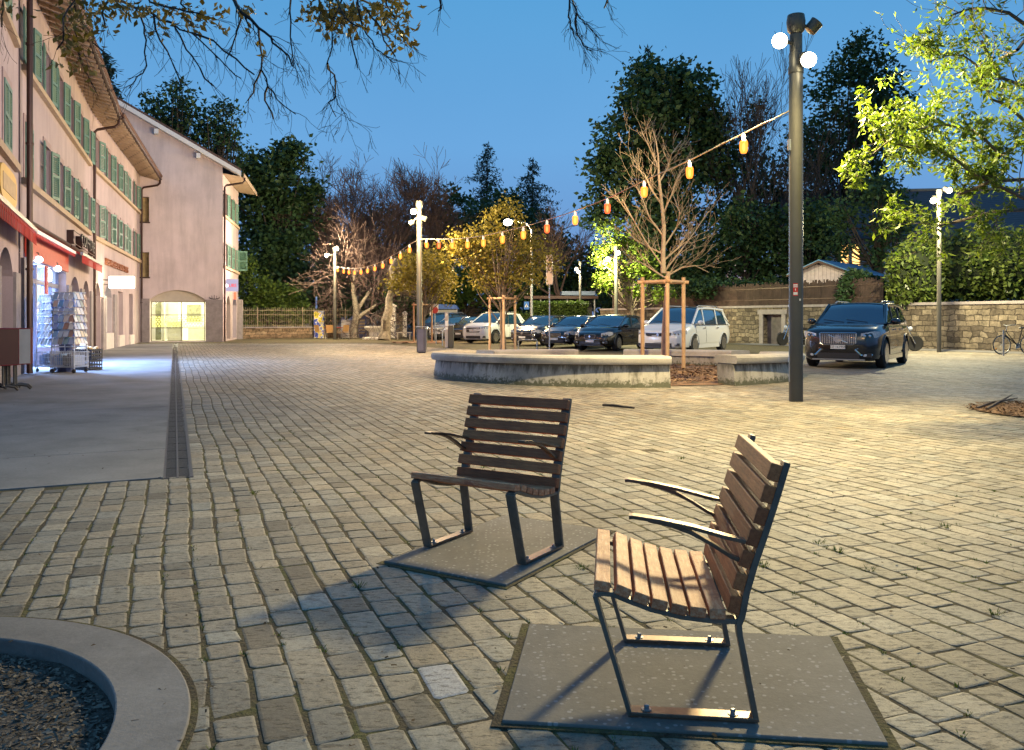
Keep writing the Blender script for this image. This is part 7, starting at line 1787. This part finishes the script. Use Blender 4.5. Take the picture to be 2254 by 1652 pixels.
# ------------------------------------------------------------------ branches hanging in from above
def overhang():
    rg = random.Random(23); rr = np.random.default_rng(23); base = Vector((PIT[0].x - .1, PIT[0].y, -.08)); t = thing('hackberry_tree', 'near tree whose drooping half bare branches hang in along the top edge', 'tree', base)
    YD = 5.0
    trk = [base, base + Vector((.02, .0, 1.2)), base + Vector((0, .08, 2.4)), base + Vector((.1, .3, 3.6)), base + Vector((.3, .8, 4.6))]; mb = MB(); mb.tube(trk, [.2, .16, .14, .12, .07], 12); mb.build('trunk', m_bark, t, smooth=True)
    BR = [[(120, -120), (241, 0), (298, 18), (338, 32), (379, 51), (422, 73), (460, 108), (501, 149), (531, 173)], [(298, 18), (318, 60), (322, 89), (323, 146), (300, 170), (284, 195)], [(338, 32), (352, 89), (380, 140), (400, 190)], [(379, 51), (410, 110), (440, 150), (470, 190)], [(422, 73), (470, 90), (520, 130), (560, 165)],
          [(480, -80), (516, 0), (531, 28), (569, 62), (597, 83), (616, 107), (644, 147)], [(531, 40), (520, 70), (515, 90), (498, 130)], [(569, 62), (574, 110), (575, 154), (589, 192), (610, 220), (651, 252)], [(575, 154), (560, 185), (545, 222)], [(589, 192), (583, 222), (602, 262)],
          [(650, -60), (640, 0), (638, 26), (639, 81), (644, 120), (648, 150)], [(735, -60), (727, 0), (730, 53), (732, 98), (721, 137), (727, 184), (738, 205), (755, 246), (768, 265)], [(721, 140), (736, 165), (738, 205), (724, 225), (740, 258)], [(800, -60), (787, 0), (789, 21), (806, 75), (826, 107), (856, 130), (873, 137)], [(787, 2), (775, 47), (777, 107), (788, 150)],
          [(796, 0), (836, 17), (868, 58), (896, 92), (907, 107)], [(806, 20), (830, 50), (845, 90), (870, 125)], [(1250, -60), (1259, 0), (1264, 12), (1270, 29), (1284, 45), (1294, 54), (1304, 69), (1315, 81)], [(1270, 29), (1266, 54), (1280, 90), (1285, 101), (1292, 110), (1304, 111)], [(1252, -20), (1254, 0), (1251, 38), (1255, 60), (1264, 82)], [(965, -30), (970, 8), (965, 25)], [(1338, -20), (1337, 0), (1330, 18)],
          [(165, -80), (165, 0), (163, 60), (170, 110), (190, 160), (215, 210)], [(200, -60), (150, 20), (140, 70), (125, 110)], [(165, 40), (190, 60), (205, 95), (232, 118)], [(240, 0), (225, 30), (232, 60)], [(0, -40), (8, 20), (4, 60)],
          [(700, -60), (745, 10), (760, 40), (790, 60)], [(690, -40), (705, 20), (700, 45)], [(860, -60), (850, 10), (870, 40)], [(300, -60), (330, 5), (390, 20), (440, 30)], [(380, -50), (400, 0), (410, 20)], [(760, -50), (745, 20), (735, 40)]]
    segs = []; C = []
    for bi, B in enumerate(BR):
        dy = rg.uniform(-.5, .5); P = [W(x, y, YD + dy * min(1, i / 2)) for i, (x, y) in enumerate(B)]; r = .0135 if bi in (0, 5) else .007
        if B[0][1] <= -20:
            a = trk[4].lerp(trk[3], rg.random() * .4); m1 = a.lerp(P[0], .55) + Vector((0, 0, .35)); r9 = .03 if bi in (0, 5) else .016
            segs += [(tuple(a), tuple(m1), r9 * 1.3, r9), (tuple(m1), tuple(P[0]), r9, r)]
        for i in range(len(P) - 1):
            q = P[i].lerp(P[i + 1], .5) + Vector((rg.gauss(0, .008), rg.gauss(0, .008), rg.gauss(0, .008)))
            segs += [(tuple(P[i]), tuple(q), r, r * .92), (tuple(q), tuple(P[i + 1]), r * .92, r * .84)]; r = max(.0024, r * .82)
            for _ in range(3 if i else 1):
                b = P[i].lerp(P[i + 1], rg.random()); d = (P[i + 1] - P[i]).normalized() + Vector((rg.gauss(0, .5), rg.gauss(0, .4), rg.gauss(-.35, .35)))
                grow(segs, [], b, d, rg.uniform(.05, .16), max(.0017, r * .38), rg.choice((0, 1, 1, 2)), rg, spread=.7, tropism=-.15, kids=(2, 3), shrink=.7, steps=3, wob=.16, rmin=.0011)
    def clump(cx, cy, sx, sy, n):
        for _ in range(n): C.append(tuple(W(rg.gauss(cx, sx), rg.gauss(cy, sy), YD + rg.uniform(-.45, .45))))
    for a in ((165, 40, 26, 40, 170), (155, 110, 14, 20, 40), (215, 30, 18, 25, 60), (190, 150, 14, 14, 14), (255, 15, 25, 10, 40), (320, 20, 35, 12, 60), (400, 25, 40, 14, 70), (470, 40, 25, 14, 30), (545, 25, 14, 12, 34), (575, 110, 5, 12, 12), (700, 25, 22, 14, 70), (740, 30, 26, 16, 130), (780, 35, 26, 16, 90), (720, 60, 10, 10, 16), (850, 15, 30, 12, 110), (870, 50, 20, 20, 70), (895, 75, 12, 16, 26), (865, 95, 10, 10, 14), (905, 100, 6, 8, 8), (765, 65, 8, 8, 10), (20, 20, 18, 18, 20), (350, 60, 12, 14, 12), (430, 55, 14, 10, 12)): clump(*a)
    seg_mesh('branches', segs, M('dark_twig', (.03, .024, .02), .9, var=.2), t, 4)
    quads('leaves', leaf_quads(np.array(C), .05, rr, .5, 1.1, .1), lf_ol, t)
overhang()
# ================================================================== LIGHT, SKY, CAMERA
warm = (1, .74, .40); cool = (.62, .76, 1)
for hp in (h1a, h1b):
    lamp_light('spot_square', hp + Vector((-.02, -.2, -.12)), hp + Vector((-.1, -1, -.75)), 2150, (1, .80, .38), 168, 1, .22)
    lamp_light('extra_spot_foreground', hp + Vector((-.02, -.22, -.12)), Vector((1.2, 4, 0)), 900, (1, .79, .42), 75, 1, .24)  # second beam added at each lit head to brighten the foreground
lamp_light('extra_spot_ring', h1a + Vector((-.14, .12, -.1)), Vector((.9, 18.5, 0)), 4200, (1, .80, .42), 120, 1, .09)  # beam added behind the near head to light the curved benches
lamp_light('extra_spot_young_trees', h1a + Vector((-.2, .1, -.02)), Vector((-.8, 33, 4.2)), 9000, (1, .7, .36), 26, .9, .09)  # narrow beam added to brighten the leafy staked trees
lamp_light('extra_spot_facade', h1a + Vector((-.25, -.15, -.1)), fac, 6000, (1, .76, .67), 62, .8, .09)  # extra beam, added to lift the pink house front
lamp_light('extra_spot_tree', h1b + Vector((.2, -.25, -.05)), Vector((7.5, 11, 3.6)), 1700, (1, .88, .42), 80, .8, .09)  # extra beam added for the leaves of the near right tree
point('lamp_middle', h2a + Vector((0, -.8, -.25)), 3000, warm, .1)
lamp_light('extra_spot_middle_house', W(902, 492, 32.5) + Vector((-.2, -.1, -.05)), Vector((-18.5, 38, 5)), 3600, (1, .76, .67), 75, .8, .09)  # beam added at an unlit head to brighten the middle house
point('lamp_far', h3a + Vector((-.2, -1.1, -.3)), 3600, (1, .8, .5), .12)
lamp_light('extra_spot_far_house', h3b + Vector((-.25, -.15, -.05)), Vector((-18.5, 47, 6)), 3000, (1, .76, .67), 85, .8, .1)  # extra beam added towards the houses at the far end
point('slim_wall', W(2055, 440, 32.4) + Vector((-.3, -.7, -.3)), 4800, (1, .86, .5), .12)
point('slim_leaf', W(1340, 570, 45.7) + Vector((-.15, -.3, -.15)), 3600, (1, .92, .5), .12)
point('slim_far', W(1270, 592, 57.8) + Vector((-.15, -.3, -.2)), 900, (1, .88, .55), .12)
point('street', W(1118, 489, 49.6) + Vector((0, -.1, -.3)), 5500, (1, .66, .32), .12)
for s in (1.5, 3.4, 5.4):
    p = F1(s, .75, 2.55); lamp_light('shop_lamp', p, F1(s, 1.6, 0), 1200, (.25, .46, 1), 150, 1, .08)
lamp_light('shop_inside', F1(3.8, -1.2, 2.5), F1(3.8, 2, .6), 4500, (.28, .48, 1), 160, 1, .4)
point('gable_room', F3(2.4, -1.8, 2.4), 260, (1, .93, .66), .3)
point('box_sign_light', bp + Vector((0, -.35, -.1)), 110, (1, .82, .5), .2); point('box_sign_wall', bp + Vector((-.2, .4, .1)), 30, (1, .82, .5), .2)
point('bank_light', up + Vector((0, -.4, -.2)), 20, (.9, .6, .7), .2)

w = bpy.data.worlds.new('World'); S.world = w; w.use_nodes = True; t = w.node_tree
bg = t.nodes['Background']
tc = t.nodes.new('ShaderNodeTexCoord'); sx = t.nodes.new('ShaderNodeSeparateXYZ'); L(t, tc.outputs['Generated'], sx.inputs[0])
r = t.nodes.new('ShaderNodeValToRGB'); L(t, sx.outputs['Z'], r.inputs['Fac'])
st = [(0, (.11, .17, .34)), (.08, (.125, .245, .49)), (.2, (.115, .30, .57)), (.36, (.075, .265, .52)), (1, (.045, .15, .34))]
e = r.color_ramp.elements
while len(e) < len(st): e.new(.5)
for i, (p, c) in enumerate(st): e[i].position = p; e[i].color = (*c, 1)
nz = t.nodes.new('ShaderNodeTexNoise'); nz.inputs['Scale'].default_value = 1.6; nz.inputs['Detail'].default_value = 6; L(t, tc.outputs['Generated'], nz.inputs['Vector'])
L(t, cmix(t, 1, r.outputs['Color'], ramp(t, nz.outputs['Fac'], [(.35, (.95, .96, .97)), (.65, (1.06, 1.05, 1.03))]), 'MULTIPLY'), bg.inputs['Color']); bg.inputs['Strength'].default_value = 1.2

cd = bpy.data.cameras.new('camera'); cam = bpy.data.objects.new('camera', cd); COL.objects.link(cam); S.camera = cam
cam.location = (0, 0, CH); cam.rotation_euler = (PI / 2, 0, 0); cd.sensor_width = 36; cd.lens = F_ / 2254 * 36; cd.shift_y = -(826 - 705) / 2254 + 0; cd.shift_x = 0
cd.clip_end = 2000; cd.clip_start = .05
S.view_settings.view_transform = 'Standard'; S.view_settings.look = 'None'; S.view_settings.exposure = .12; S.view_settings.gamma = 1
S.cycles.max_bounces = 6; S.cycles.transparent_max_bounces = 12; S.cycles.diffuse_bounces = 3; S.cycles.sample_clamp_indirect = 6
